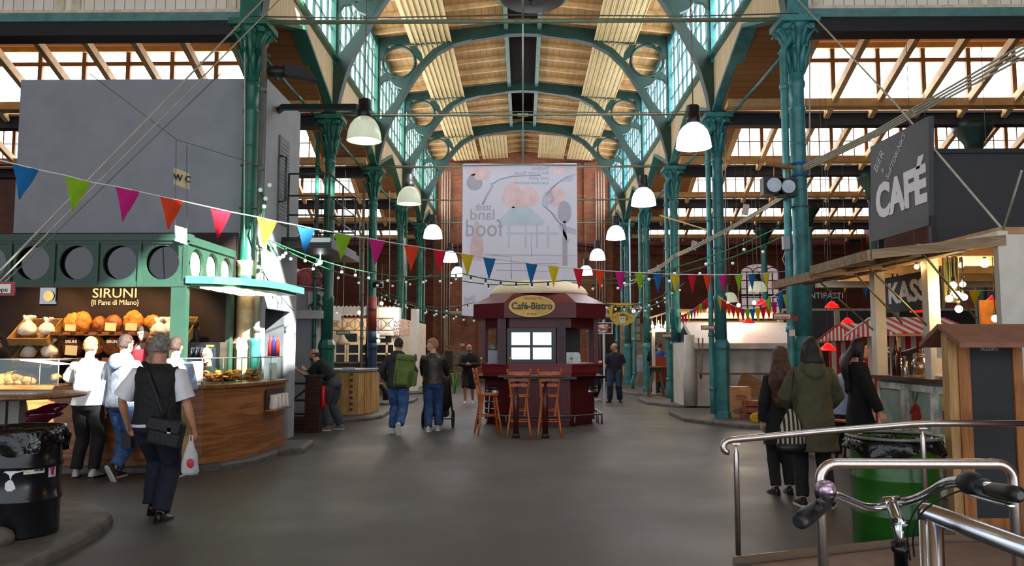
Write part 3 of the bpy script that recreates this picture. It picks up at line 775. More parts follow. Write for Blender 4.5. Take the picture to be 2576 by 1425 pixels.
def bag(c, s, lab, grp, m=bagm):
    mb = M(); flat = 'counter end' in lab; h0 = random.uniform(0, 6)
    prof = ((.07, .05, 0), (.078, .055, .05), (.072, .05, .13), (.066, .03, .19), (.064, .012, .23), (.062, .008, .26)) if flat else ((.07, .06, 0), (.105, .085, .03), (.11, .09, .08), (.085, .07, .13), (.04, .034, .165), (.03, .026, .18), (.055, .04, .21), (.075, .03, .24), (.01, .01, .215))
    rings = []
    for k_, (r_, d_, z) in enumerate(prof):
        nz = .06 if flat else (.12 if z < .19 else .32)
        rings.append([c+V(r_*s*(1+nz*math.sin(3*a+z*25+h0)+nz*.6*math.sin(7*a-z*50+h0))*math.cos(a), d_*s*(1+nz*math.cos(4*a+z*30+h0))*math.sin(a), s*(z+(0 if k_ in (0, len(prof)-1) else .012*math.sin(5*a+h0+z*40)))) for a in [2*PI*k/20 for k in range(20)]])
    mb.loft(rings); return one('paper_bag', mb, m, lab, 'bag', grp)
def basket(c, wx, wy, h, lab):
    t = thing('wicker_basket', lab, 'basket', c, group='wicker baskets on the bakery shelves')
    R = Matrix.Rotation(.5, 4, 'X'); mb = M(); mb.X = Matrix.Translation(c) @ R
    mb.bb(-wx/2, wx/2, -wy/2, wy/2, 0, .015).bb(-wx/2, wx/2, -wy/2, -wy/2+.015, 0, h*.55).bb(-wx/2, wx/2, wy/2-.015, wy/2, 0, h)
    mb.prism([(-wy/2, 0), (wy/2, 0), (wy/2, h), (-wy/2, h*.55)], -wx/2, -wx/2+.015, 'x').prism([(-wy/2, 0), (wy/2, 0), (wy/2, h), (-wy/2, h*.55)], wx/2-.015, wx/2, 'x')
    ob('basket_body', mb, wicker, t)
    rm = M(); rm.X = mb.X; rm.tube([(-wx/2, -wy/2, h*.56), (wx/2, -wy/2, h*.56), (wx/2, wy/2, h), (-wx/2, wy/2, h)], .013, 6, closed=True)
    ob('rim', rm, wicker, t)
for (u, v, lab) in ((95, 850, 'upper left wicker basket of tied paper bags'), (100, 905, 'lower left wicker basket of tied paper bags'), (440, 846, 'wicker basket of white paper bags beside the green post')):
    basket(P(u, v, 12.25), .6, .5, .2, lab)
BL = [(70, 838, 1.1, 'crumpled bag left in the upper left basket'), (118, 836, .95, 'crumpled bag right in the upper left basket'), (72, 893, .9, 'twisted bag left in the lower left basket'), (125, 892, 1.0, 'twisted bag right in the lower left basket'),
      (400, 838, 1.0, 'brightest white tied bag right of the baker'), (425, 838, 1.0, 'white tied bag in the middle of the right basket'), (447, 838, 1.0, 'white tied bag against the green corner post')]
for u, v, s, lab in BL: bag(P(u, v, 12.16)+V(0, 0, -.04), s*1.15, lab, 'tied paper bags on the shelves')
# warm lamps under the stall ceiling
for u in (90, 200, 310, 420):
    c = P(u, 700, 11.7); c.z = zt-.12
    t = thing('spot_lamp', 'small warm spot lamp under the bakery ceiling above shelf position %s from the left' % ORD[(90, 200, 310, 420).index(u)], 'lamp', c, group='bakery spot lamps')
    ob('can', M().lathe([(.05, 0), (.05, .12)], c, 12), girder_m, t)
    l = bpy.data.lights.new('spot', 'SPOT'); l.energy = 75; l.color = (1, .62, .26); l.spot_size = 1.5; l.spot_blend = .6; l.shadow_soft_size = .05
    lo = bpy.data.objects.new('spot_light', l); C.objects.link(lo); lo.parent = t; lo.location = (0, 0, -.02)
    tg = P(u, 850, 12.4); lo.rotation_euler = (tg-c).to_track_quat('-Z', 'Y').to_euler()
# counter -------------------------------------------------------------------
CP = [(-8.6, 10.5), (-4.85, 10.5), (-4.55, 10.55), (-4.3, 10.72), (-4.1, 11.0), (-3.97, 11.4), (-3.9, 11.9), (-3.86, 12.4), (-3.86, 12.95)]
IN = [(-4.35, 12.95), (-4.4, 12.0), (-4.6, 11.15), (-8.6, 11.1)]
ct = thing('bakery_counter', 'rounded walnut bakery counter with horizontal grain', 'counter', (-6, 10.9, .1))
ob('body', M().prism(CP+IN, .2, 1.1, 'z').prism([(a*.995+.0, b_+.06) for a, b_ in CP]+IN, .1, .2, 'z'), walnut, ct)
def outset(pl, d):
    o = []
    for i, p in enumerate(pl):
        a = Vector(pl[max(i-1, 0)]); b_ = Vector(pl[min(i+1, len(pl)-1)]); t_ = (b_-a).normalized(); o.append((p[0]+t_.y*d, p[1]-t_.x*d))
    return o
ob('worktop', M().prism(outset(CP, .05)+IN, 1.1, 1.15, 'z'), wood('worktop_wood', '#9a6a3c', '#75481f', 'x', 2, .35), ct, bev=.008)
nm = M().bb(-3.875, -3.85, 12.0, 12.85, .72, 1.02)  # flat dark panel, the shade of the recess is put into its colour
ob('niche_shade_panel', nm, mat('niche_shade_brown', '#33241a', .7), ct)
ob('niche_ledge', M().bb(-3.87, -3.72, 12.0, 12.85, .7, .72), walnut, ct)
for k in range(4): bag(V(-3.79, 12.12+k*.19, .72), .85, 'small white bag on the counter end ledge, %s from the front' % ORD[k], 'white bags on the counter end ledge')
clr = glass('clear_glass', '#f2fff8', .94)
edge = mat('steel_trim', '#b9bcc0', .3, .8, var=0)
# right display case
t = thing('glass_display_case', 'curved glass display case of pastries on the round counter end', 'display case', (-4.3, 11.6, 1.15))
dp = outset(CP[1:], -.07); ztop = 1.15+.36
mb = M()
for i in range(len(dp)-1):
    a, b_ = dp[i], dp[i+1]; mb.quad((*a, 1.15), (*b_, 1.15), (*b_, ztop), (*a, ztop))
ob('front_glass', mb, clr, t)
ob('top_glass', M().prism(dp+[(-4.35, 12.95), (-4.45, 12.0), (-4.75, 11.1), (-4.9, 11.0)], ztop, ztop+.01, 'z'), clr, t)
mb = M()
for a in dp: mb.tube([(*a, 1.15), (*a, ztop)], .008, 6)
mb.tube([(*a, ztop) for a in dp], .01, 6)
ob('edge_rails', mb, edge, t)
for (u, v, lab, cl) in ((492, 935, 'white notice sheet inside the glass case', '#e9e9ea'), (686, 935, 'paper with red letters at the glass case end', '#e5dede')):
    c = P(u, v, 10.75 if u < 600 else 12.7); one('paper_notice', M().box(c, (.2 if u < 600 else .12, .004, .27)), mat('sheet'+str(u), cl, .6, var=0), lab, 'notice', 'notices at the glass case')
random.seed(3)
for k in range(60):
    tt = k/59; a = Vector(dp[2]).lerp(Vector(dp[6]), tt)
    c = V(a.x-.22+random.uniform(-.12, .1), a.y+.12+random.uniform(-.15, .2), 1.19+random.choice((0, .04, .08, .11)))
    mb = M().ball(c, (.06, .045, .028), 10, 6, Matrix.Rotation(random.uniform(0, 3), 3, 'Z'))
    one('pastry', mb, random.choice((crust, crust2, crust)), 'small golden pastry in the heap inside the curved glass case', 'pastry', 'pastries heaped in the curved glass case')
# left display case
xl, xr2 = -8.2, P(150, 940, 10.6).x
t = thing('glass_display_case', 'straight glass display case of loaves at the left end of the counter', 'display case', (xl, 10.7, 1.15))
ob('front_glass', M().bb(xl, xr2, 10.57, 10.575, 1.15, 1.5), clr, t); ob('top_glass', M().bb(xl, xr2, 10.57, 11.0, 1.5, 1.508), clr, t)
ob('side_glass', M().bb(xr2-.004, xr2, 10.57, 11.0, 1.15, 1.5), clr, t)
ob('edge_rails', M().tube([(xl, 10.57, 1.5), (xr2, 10.57, 1.5), (xr2, 11.0, 1.5)], .008, 6).tube([(xr2, 10.57, 1.15), (xr2, 10.57, 1.5)], .008, 6).tube([(xr2-.25, 10.57, 1.15), (xr2-.25, 10.57, 1.5)], .006, 6), edge, t)
for k, (u, v, w_, h_, mm_, lab) in enumerate(((5, 955, 40, 30, crust, 'pale loaf at the left frame edge'), (28, 952, 40, 34, crust, 'upright oval loaf'), (48, 948, 44, 34, crust2, 'round loaf behind the ring loaf'), (72, 955, 46, 30, crust2, 'ring-marked brown loaf nearest the tray end'), (50, 962, 26, 14, crust, 'small flat roll in front'), (140, 950, 26, 20, crust2, 'bun near the glass side pane'), (400, 955, 30, 18, crust, 'roll behind the customers'))):
    loaf(u, v, w_, h_, 10.8, lab+' on the left counter tray', mm_, 2 if k in (1, 3) else 0, 'loaves in the left counter case', deep=.08)
c = P(90, 915, 10.9); one('paper_sheet', M().box(P(118, 914, 10.75)+V(0, 0, .012), (.5, .4, .004), Matrix.Rotation(.12, 3, 'Y')), mat('white_sheet', '#efeae6', .5, var=0), 'bright white paper laid on top of the left display case', 'paper')
# drinks fridge
c = P(520, 885, 12.2); t = thing('drinks_fridge', 'small black drinks fridge glowing behind the round counter', 'fridge', (c.x, 12.3, 1.05))
ob('cabinet', M().bb(c.x-.26, c.x+.26, 12.05, 12.5, .5, c.z+.14), mat('black_plastic', '#121214', .35, var=0), t)
ob('door_glass', M().bb(c.x-.2, c.x+.2, 12.03, 12.045, 1.1, c.z+.06), mat('dim_fridge_glass', '#25303a', .1, var=0), t)
ob('lit_badge', M().bb(c.x+.06, c.x+.17, 12.025, 12.045, c.z+.075, c.z+.1), glow('yellow_badge', '#e8c53a', .9), t)
for k in range(5): one('bottle', M().lathe([(.022, 0), (.024, .1), (.01, .14), (.01, .17)], (c.x-.15+k*.075, 12.0, c.z-.1), 8), glass('bottle_glass', '#9fb6c0', .4), 'small clear bottle in a row before the black fridge', 'bottle', 'bottles by the black fridge')
# coat on the wall
c = P(488, 840, 12.3); mb = M()
mb.loft([[c+V(a*math.cos(t_), -.03+.07*math.sin(t_), z) for t_ in [2*PI*k/12 for k in range(12)]] for a, z in ((.03, .12), (.07, .06), (.1, -.05), (.13, -.25), (.17, -.42))])
mb.tube([c+V(-.08, -.05, .13), c+V(.08, -.05, .14)], .045, 8)
one('hanging_coat', mb, mat('black_cloth', '#151416', .85, var=.1), 'black hat and coat hanging on the wall behind the round counter', 'coat')
# bottles on counter end
for k, (u, cl, lab) in enumerate(((671, '#9b2a2a', 'red bottle'), (680, '#352a6a', 'dark violet bottle'), (690, '#b23a30', 'red-capped bottle'))):
    c = P(u, 900, 12.6); one('bottle', M().lathe([(.035, 0), (.037, .2), (.014, .27), (.014, .33)], (c.x, 12.75, 1.52), 10), mat('bottle_'+str(k), cl, .2, var=0), lab+' on top of the glass case by the cream column', 'bottle', 'bottles on the glass case end')

# the drum bin, high table -----------------------------------------------------
blackpaint = mat('glossy_black_paint', '#17181b', .22, var=.1, scale=3)
binbag = mat('black_bin_liner', '#0d0d0f', .18, var=0, bump=1.0, bscale=9)
def drum(t, c, m, r=.29, h=.88):
    pr = [(r*.985, 0), (r, .012), (r, .02)]
    for zz in (.3, .58): pr += [(r, zz*h/.88-.03), (r+.012, zz*h/.88-.01), (r+.012, zz*h/.88+.01), (r, zz*h/.88+.03)]
    pr += [(r, h-.02), (r+.01, h-.01), (r+.01, h), (r-.01, h), (r-.01, h-.2)]
    ob('drum_body', M().lathe(pr, c, 40), m, t)
def liner(t, c, r, h, drop=.16, seed=1, gap=0):
    random.seed(seed); n = 64; rings = []
    ph = [random.uniform(0, 6.28) for _ in range(6)]
    def wob(a, k): return .012*math.sin(7*a+ph[0]+k)+.01*math.sin(13*a+ph[1]-k*2)+.007*math.sin(29*a+ph[2]+k*3)
    for dr, z in ((-.06, -.18), (-.02, -.03), (.005, .012), (.025, .012), (.04, -.03), (.05, -.08), (.045, -drop)):
        rings.append([c+V((r+dr+wob(a, z*30)*(1 if z < 0 else .3))*math.cos(a), (r+dr+wob(a, z*30)*(1 if z < 0 else .3))*math.sin(a), h+z+(.035*math.sin(3*a+ph[3])+.02*math.sin(8*a+ph[4]) if z <= -.08 and dr > 0 else 0)) for a in [2*PI*k/n for k in range(n)]])
    ob('bin_liner', M().loft(rings, cap=False), binbag, t)
    ob('liner_bottom', M().lathe([(.01, 0), (r-.05, .02)], c+V(0, 0, h-.18), 30, cap=True), binbag, t)
dc = V(-4.22, 6.75, .1)
t = thing('drum_bin', 'black oil drum used as a bin with a black liner, covered in stickers', 'bin', dc)
drum(t, dc, blackpaint); liner(t, dc, .29, .88, .17)
def on_drum(u, v, c, r, body=None, w_=.1, h_=.05, col='#e8e4e0', lab=None, par=None, fs=.03, tcol='#1d1d1f', poly=None, name='sticker'):
    # find the point of the cylinder surface hit by the view ray
    x, y, z = ray(u, v); ox, oy = -c.x, -c.y; A = x*x+y*y; B = 2*(ox*x+oy*y); Cc = ox*ox+oy*oy-(r+.002)**2
    tt = (-B-math.sqrt(max(0, B*B-4*A*Cc)))/2/A; p = V(x*tt, y*tt, EYE+z*tt); an = math.atan2(p.y-c.y, p.x-c.x)
    def pt(dx, dz, rr=r+.003): a = an+dx/r; return V(c.x+rr*math.cos(a), c.y+rr*math.sin(a), p.z+dz)
    mb = M(); n = 8
    if poly:
        for pl in poly:
            cxp = sum(q[0] for q in pl)/len(pl); czp = sum(q[1] for q in pl)/len(pl)
            vs = [pt(*q) for q in pl]+[pt(*q, r+.0045) for q in pl]; k = len(pl)
            mb.add(vs, [tuple(range(k))[::-1], tuple(range(k, 2*k))]+[(i, (i+1) % k, k+(i+1) % k, k+i) for i in range(k)])
    else:
        mb.loft([[pt(-w_/2+w_*i/n, -h_/2, rr) for i in range(n+1)] + [pt(w_/2-w_*i/n, h_/2, rr) for i in range(n+1)] for rr in (r+.001, r+.004)], smooth=False)
    o = ob(name, mb, mat('sticker_'+col, col, .4, var=0), par, label=lab)
    if body: text('lettering', body, fs, mat('ink_'+tcol, tcol, .5, var=0), pt(.03, 0, r+.006), rot=(PI/2, 0, an+PI/2), par=o, bold=.001)
    return o
on_drum(87, 1184, dc, .29, 'SIKIM', .155, .055, lab='white sticker with a yellow banana', par=t, fs=.03)
on_drum(132, 1184, dc, .29, None, .075, .105, '#e6e0e4', 'white sticker with a magenta figure', t)
on_drum(132, 1182, dc, .2915, None, poly=[[(.025*math.cos(a), .012+.025*math.sin(a)) for a in [k*PI/6 for k in range(12)]], [(-.012, -.045), (.012, -.045), (.02, -.01), (-.02, -.01)]], col='#b02a6a', lab='magenta figure on the sticker', par=t)
on_drum(68, 1186, dc, .292, None, poly=[[(-.03, .012), (-.028, -.002), (-.01, -.014), (.012, -.014), (.026, .0), (.01, -.006), (-.01, -.004)]], col='#d8c02c', lab='yellow banana drawing', par=t)
on_drum(33, 1205, dc, .29, None, poly=[[(.07, .08), (.07, .055), (.01, .04), (-.01, .02), (-.03, .03), (-.06, .05), (-.075, .045), (-.05, .07), (-.02, .08)], [(-.03, .03), (-.01, .02), (-.015, -.01), (-.02, -.01)], [(-.055, -.035), (-.03, -.01), (-.005, -.015), (.012, -.05), (.02, -.08), (-.005, -.1), (-.04, -.1), (-.055, -.08)]], col='#ececee', lab='white cut-out of a hand holding a dripping pear shape', par=t)
hc = P(60, 1000, 7.5); t = thing('high_table', 'round wooden high table with a newspaper behind the black drum bin', 'table', (hc.x, 7.75, .0))
hc = V(P(20, 990, 7.7).x, 7.7, P(60, 1000, 7.4).z)
ob('table_top', M().lathe([(.66, -.02), (.68, -.01), (.68, .015), (.66, .022)], hc, 48), wood('table_top_wood', '#9a6c48', '#74482c', 'x', 2, .35), t)
for k, u in enumerate((8, 42)): 
    x = P(u, 1050, 7.55).x; ob('leg', M().bb(x-.05, x+.05, 7.5, 7.6, 0, hc.z-.02), mat('grey_steel_leg', '#77736b', .45, .4), t)
one('newspaper', M().box(hc+V(.12, -.1, .03), (.58, .3, .012), Matrix.Rotation(.06, 3, 'Z')), mat('newsprint', '#cfcbc6', .8, var=.3, scale=60), 'folded newspaper lying on the round high table', 'newspaper')
# motor scooter / bag behind: dark magenta rucksack and wicker chair back
c = P(100, 1046, 8.3)
mb = M().ball(c, (.26, .12, .09), 20, 12, Matrix.Rotation(-.3, 3, 'Y'), fn=lambda q: 1+.12*math.sin(q.x*6+q.z*5))
mb.tube([c+V(.1, 0, .02), c+V(.25, -.02, .1), c+V(.3, 0, .12)], [.04, .03, .01], 8)
one('scooter_seat', mb, mat('glossy_magenta', '#6d1234', .15, var=.1), 'glossy dark magenta moped-like bag seen over the drum bin', 'bag')
c = P(36, 1040, 8.4); mb = M()
mb.tube([c+V(.12*math.cos(a), 0, .22*math.sin(a)) for a in [k*PI/10 for k in range(20)]], .022, 8, closed=True)
for k in range(-2, 3): mb.tube([c+V(k*.04, 0, -.18), c+V(k*.03, 0, .2)], .008, 5)
mb.tube([c+V(-.1, 0, -.2), c+V(-.1, 0, 0-c.z)], .015, 6).tube([c+V(.1, 0, -.2), c+V(.1, 0, 0-c.z)], .015, 6)
one('wicker_chair_back', mb, wicker, 'pale wicker chair back between the table legs at the left edge', 'chair')
# bollard at the very left bottom
c = G(-12, 1372, .1); one('stone_bollard', M().lathe([(.13, 0), (.13, .06), (.11, .1), (.06, .13), (.0, .14)], c, 20), conc, 'rounded grey stone stub at the lower left corner', 'bollard')

# ================================================================ GREY BUILDING
greyw = mat('grey_render', '#9ea2a8', .8, var=.05, scale=2); greyl = mat('light_grey_render', '#a3a7ab', .75, var=.05, scale=2)
gb = thing('grey_booth_building', 'tall plain grey box building standing behind the bakery', 'building', (-6.4, 14, 0))
GX = -4.3; ZT = 6.17; zd = XP(712, 782, GX).z
m = M().bb(-8.48, GX-.1, 13.0, 13.08, 0, ZT).bb(-8.48, GX-.1, 14.9, 15.0, 0, ZT).bb(-8.48, -8.4, 13.08, 14.9, 0, ZT).bb(-8.4, GX-.1, 13.08, 14.9, ZT-.05, ZT-.001)
ob('front_wall', m, greyw, gb)
m = M().bb(GX-.1, GX, 13.0, 15.0, zd, ZT).bb(GX-.1, GX, 14.62, 15.0, 0, zd).bb(GX-.1, GX, 13.0, 13.2, 0, zd)
ob('side_wall', m, greyl, gb)
ob('door_recess', M().bb(-5.1, -5.05, 13.1, 14.7, 0, zd).bb(-5.05, GX-.1, 14.55, 14.62, 0, zd), mat('dark_grey_paint', '#52565a', .7), gb)
ob('lower_door', M().bb(-4.95, -4.9, 13.3, 14.2, 0, 2.15).bb(-4.9, -4.88, 13.35, 14.15, .15, 1.0).bb(-4.9, -4.88, 13.35, 14.15, 1.15, 2.0), mat('grey_green_door', '#7f8b84', .5), gb)
a = XP(697, 520, GX+.0); b_ = XP(725, 360, GX)
ob('upper_door', M().bb(GX-.01, GX+.03, a.y, b_.y, 3.85, b_.z), mat('louvred_grey_door', '#6a6d70', .5), gb)
m = M(); k = 3.95
while k < b_.z-.05: m.bb(GX+.03, GX+.04, a.y+.05, b_.y-.05, k, k+.02); k += .07
ob('door_slats', m, greyw, gb)
# stair platform with railing
blk = mat('black_steel', '#232527', .5, .3); plz = 3.62
t = thing('steel_platform', 'black steel platform with tubular railings beside the grey building', 'platform', (-3.9, 15.2, plz))
ob('deck', M().bb(GX, -3.45, 14.0, 16.3, plz-.08, plz).bb(GX, -3.4, 13.95, 16.35, plz-.2, plz-.08), blk, t)
m = M()
for (x, y) in ((-3.47, 14.02), (-3.47, 15.1), (-3.47, 16.25), (-4.25, 16.25), (-4.2, 14.02)): m.tube([(x, y, plz), (x, y, plz+1.15)], .02, 8)
for zz in (.4, .75, 1.15): m.tube([(-4.2, 14.02, plz+zz), (-3.47, 14.02, plz+zz), (-3.47, 16.25, plz+zz), (-4.25, 16.25, plz+zz)], .017, 8)
m.tube([(GX+.02, 13.7, 4.2), (GX+.14, 13.7, 4.22), (GX+.14, 13.7, 5.0), (GX+.02, 13.7, 5.02)], .02, 8)
ob('railing', m, mat('dark_rail', '#4a4f52', .4, .5), t)
ob('white_edge_board', M().bb(-3.9, -3.42, 13.93, 13.96, plz-.1, plz-.02), mat('white_edge', '#d8dadb', .5, var=0), t)
a = P(712, 270, 13.4); b_ = P(900, 270, 12.75)
one('lamp_boom', M().beam(a, b_, .1, .09).beam(a+V(-.2, .3, .02), a, .08, .08), blk, 'dark horizontal arm carrying the clear lamp left of the nave', 'bracket')
# brick pier with black rails
pc = G(783, 1090); px_, py_ = pc.x, pc.y+.15
t = thing('brick_pier', 'dark narrow brick pier with the man leaning on it', 'pier', (px_, py_, 0))
ob('pier', M().bb(px_-.14, px_+.14, py_-.14, py_+.14, 0, 1.08), brick('dark_brick', '#4a201c', '#35150f', '#221512', .9), t)
ob('coping', M().bb(px_-.16, px_+.16, py_-.16, py_+.16, 1.08, 1.12), girder_m, t)
m = M()
for zz in (.95, .62, .35): m.beam((px_-.14, py_, zz), (px_-.45, py_, zz-.0), .03, .04)
m.beam((px_-.14, py_, .85), (px_-.45, py_, .6), .03, .03)
ob('rails', m, blk, t)
ob('low_wall', M().bb(px_-.4, px_-.14, py_-.1, py_+.1, 0, .3), brick('dark_brick', '#4a201c', '#35150f', '#221512', .9), t)
c = P(813, 1000, 15.75); t = thing('fire_extinguisher', 'red fire extinguisher hanging between the brick pier and the pallet counter', 'fire extinguisher', (c.x, c.y, c.z-.2))
ob('cylinder', M().lathe([(.0, -.22), (.06, -.2), (.065, -.17), (.065, .16), (.05, .21), (.02, .24)], c, 16), mat('extinguisher_red', '#b01319', .25, var=.05), t)
ob('valve', M().lathe([(.02, .24), (.02, .29)], c, 8).beam(c+V(-.02, 0, .28), c+V(.06, -.02, .31), .02, .02), blk, t)
ob('hose', M().tube([c+V(.02, 0, .27), c+V(.08, -.02, .2), c+V(.075, -.02, 0), c+V(.07, -.02, -.1)], .01, 6), blk, t)
# grey service booth with fish on top
sb = thing('service_booth', 'light grey narrow booth under the pink fish, behind the grey building', 'booth', (-5.4, 18.6, 0))
z1 = P(790, 800, 17.8).z
m = M().bb(-6.2, -4.75, 17.9, 19.6, 0, z1)
ob('walls', m, greyl, sb)
ob('top_beam', M().bb(-6.3, -4.5, 17.7, 17.9, z1-.02, z1+.16).bb(-4.6, -4.5, 17.7, 19.6, z1-.02, z1+.16), mat('white_beam', '#c9ccc9', .5, var=.08), sb)
ob('upper_panel', M().bb(-6.2, -4.55, 18.0, 18.05, z1+.16, z1+.72), greyl, sb)
ob('thin_frame', M().tube([(-5.45, 17.85, z1+.16), (-5.45, 17.85, z1+.78), (-4.5, 17.85, z1+.66)], .012, 6), edge, sb)
c = P(795, 760, 17.9)
t = thing('octopus_poster', 'black and white poster of a tentacled creature below the pink fish', 'poster', c)
ob('sheet', M().box(c, (.36, .01, .46)), mat('poster_grey', '#c9cac8', .6, var=0), t)
m = M()
for k in range(7):
    m.tube([c+V(.0+.02*k-.06, -.012, -.02), c+V(-.16+.05*k, -.012, -.1), c+V(-.15+.05*k+.03*math.sin(k), -.012, -.17), c+V(-.12+.05*k, -.012, -.21)], [.02, .018, .012, .006], 6)
m.ball(c+V(.02, -.012, .08), (.09, .004, .1), 16, 10)
ob('drawing', m, mat('ink_grey', '#3c3f42', .6, var=.2), t)
pink = mat('pink_fish_skin', '#cf6a78', .35, var=.15, scale=12, dirt='#a84a5a')
c = P(783, 706, 18.1); t = thing('fish_sculpture', 'large pink scaly fish sculpture lying on the booth roof', 'sculpture', (c.x, c.y, z1+.7))
m = M().ball(c, (.36, .2, .27), 32, 22, Matrix.Rotation(.25, 3, 'Y'), fn=lambda q: 1-.25*max(0, q.x)**2+.1*max(0, -q.x))
ob('body', m, pink, t)
m = M()
for i in range(7):
    for j in range(8):
        a = -.9+i*.22; e = -.9+j*.24+(i % 2)*.12; q = V(math.cos(e)*a*.9, -math.cos(e)*math.sqrt(max(0, 1-a*a)), math.sin(e))
        if q.x > .35: continue
        m.ball(c+V(q.x*.35, q.y*.2, q.z*.265), (.035, .02, .03), 7, 5)
ob('scales', m, mat('pink_scale', '#d97b86', .35, var=.1), t)
m = M().ball(c+V(.2, -.13, .06), (.05, .03, .05), 12, 8).tube([c+V(.05, -.19, .12), c+V(.12, -.21, 0), c+V(.06, -.19, -.14)], [.02, .035, .02], 8).tube([c+V(.16, -.17, -.06), c+V(.26, -.14, -.09), c+V(.34, -.08, -.05)], .025, 8)
for k in range(7): m.tube([c+V(-.2+k*.06, -.05, .2), c+V(-.24+k*.07, -.04, .31-abs(k-3)*.02)], [.03, .008], 6)
ob('head_details', m, pink, t)
# pallet counter
pw_ = wood('pallet_wood', '#d9b072', '#b98a49', 'z', 2, .6)
pl = [(-4.22, 18.45), (-3.85, 18.5), (-3.62, 18.9), (-3.62, 20), (-5.1, 20), (-5.1, 18.45)]
t = thing('pallet_counter', 'polygonal counter clad in pale pallet wood with a grey top', 'counter', (-4.3, 19.2, .1))
ob('carcass', M().prism(pl, .1, 1.1, 'z'), pw_, t)
m = M()
for i in range(3):
    a, b_ = Vector(pl[i]), Vector(pl[i+1]); L_ = (b_-a).length; n = max(2, int(L_/.16)); nrm = Vector((b_.y-a.y, a.x-b_.x)).normalized()*.012
    for k in range(n):
        p0 = a.lerp(b_, (k+.08)/n)+nrm; p1 = a.lerp(b_, (k+.92)/n)+nrm; m.beam((*p0, .6), (*p1, .6), .02, .96)
ob('cladding', m, pw_, t)
m = M()
for i in range(7): m.bb(-4.0, -3.94, 18.43, 18.46, .2+i*.135, .26+i*.135)
ob('stamps', m, mat('burnt_stamp', '#6e4a1c', .7), t)
ob('top', M().prism(outset(pl[:4], .06)+pl[4:], 1.1, 1.15, 'z'), mat('grey_top', '#7a8289', .45), t)
for k, (x, y, lab) in enumerate(((-4.1, 18.75, 'white paper stack on the pallet counter'),)):
    one('paper_stack', M().box((x, y, 1.17), (.3, .2, .04), Matrix.Rotation(.2, 3, 'Z')), mat('paper_w', '#c8d2dc', .7, var=0), lab, 'paper')
# antique facade stall --------------------------------------------------------------------
ivory = mat('ivory_paint', '#e6d6b8', .5, var=.1, scale=3); blackp = mat('black_pane', '#14130f', .25, var=0)
sx = -4.1; YF = 26.0; zt2 = P(950, 800, YF).z; ztt = P(950, 772, YF+2).z
st = thing('antique_facade_stall', 'ivory painted stall of old cupboard doors with black panes', 'stall', (-6, 27, .1))
ob('walls', M().bb(-9.5, sx, YF, YF+.1, .1, zt2).bb(sx-.1, sx, YF, 33.5, .1, zt2).bb(-9.5, sx, YF, 33.5, zt2-.05, zt2), ivory, st)
m = M(); fr = M()
def facex(u): return P(u, 880, YF).x
cols = [(846, 868), (878, 902), (912, 932), (944, 972), (975, 990)]
cols = [(780, 800), (808, 828)]+cols
for (a, b_) in cols:
    xa, xb_ = facex(a), facex(b_)
    for (v0, v1) in ((868, 889), (893, 915)):
        za, zb_ = P(900, v1, YF).z, P(900, v0, YF).z
        p = M().bb(xa, xb_, YF-.03, YF-.015, za, zb_)
        f = M().bb(xa-.05, xb_+.05, YF-.05, YF-.03, zb_, zb_+.05).bb(xa-.05, xb_+.05, YF-.05, YF-.03, za-.05, za).bb(xa-.05, xa, YF-.05, YF-.03, za, zb_).bb(xb_, xb_+.05, YF-.05, YF-.03, za, zb_)
        o = ob('cupboard_door', f, ivory, st); ob('pane', p, blackp, o)
for (a, b_, v0, v1) in ((858, 898, 840, 860), (940, 985, 842, 862)):
    o = ob('cupboard_door', M().bb(facex(a)-.05, facex(b_)+.05, YF-.03, YF-.01, P(0, v1, YF).z-.05, P(0, v0, YF).z+.05), ivory, st)
    ob('pane', M().bb(facex(a), facex(b_), YF-.05, YF-.03, P(0, v1, YF).z, P(0, v0, YF).z), blackp, o)
ob('lower_panelling', M().bb(-9.5, sx, YF-.06, YF-.0, .1, 1.15).bb(-9.5, sx+.04, YF-.25, YF, 1.15, 1.2), mat('brown_panelling', '#6e5a4b', .6, var=.2), st)
rust = mat('rusty_iron', '#5f3a26', .7, var=.2); m = M(); za, zb_ = P(0, 832, YF-.3).z, P(0, 802, YF-.3).z
m.tube([(-8.8, YF-.3, za), (sx-.1, YF-.3, za)], .02, 6).tube([(-8.8, YF-.3, zb_), (sx-.1, YF-.3, zb_)], .02, 6); x = -8.8
while x < sx-.4:
    m.tube([(x, YF-.3, za), (x, YF-.3, zb_)], .012, 5).tube([(x, YF-.3, za), (x+.42, YF-.3, zb_)], .01, 5).tube([(x+.42, YF-.3, za), (x, YF-.3, zb_)], .01, 5)
    m.tube([(x+.21+.07*math.cos(a), YF-.3, (za+zb_)/2+.07*math.sin(a)) for a in [k*PI/5 for k in range(10)]], .01, 5, closed=True); x += .42
ob('iron_fretwork', m, rust, st)
m = M(); x = -9.5; n = 0
pts = []
while x < sx-.3: pts.append((x, ztt if n % 2 else ztt+.05)); x += .07; n += 1
for i in range(len(pts)-1): m.quad((pts[i][0], YF+2.2, pts[i][1]), (pts[i+1][0], YF+2.2, pts[i+1][1]), (pts[i+1][0], YF+.1, pts[i+1][1]-.42), (pts[i][0], YF+.1, pts[i][1]-.42))
ob('corrugated_roof', m, mat('pale_corrugated_sheet', '#c9c5bd', .5, var=.15), st)
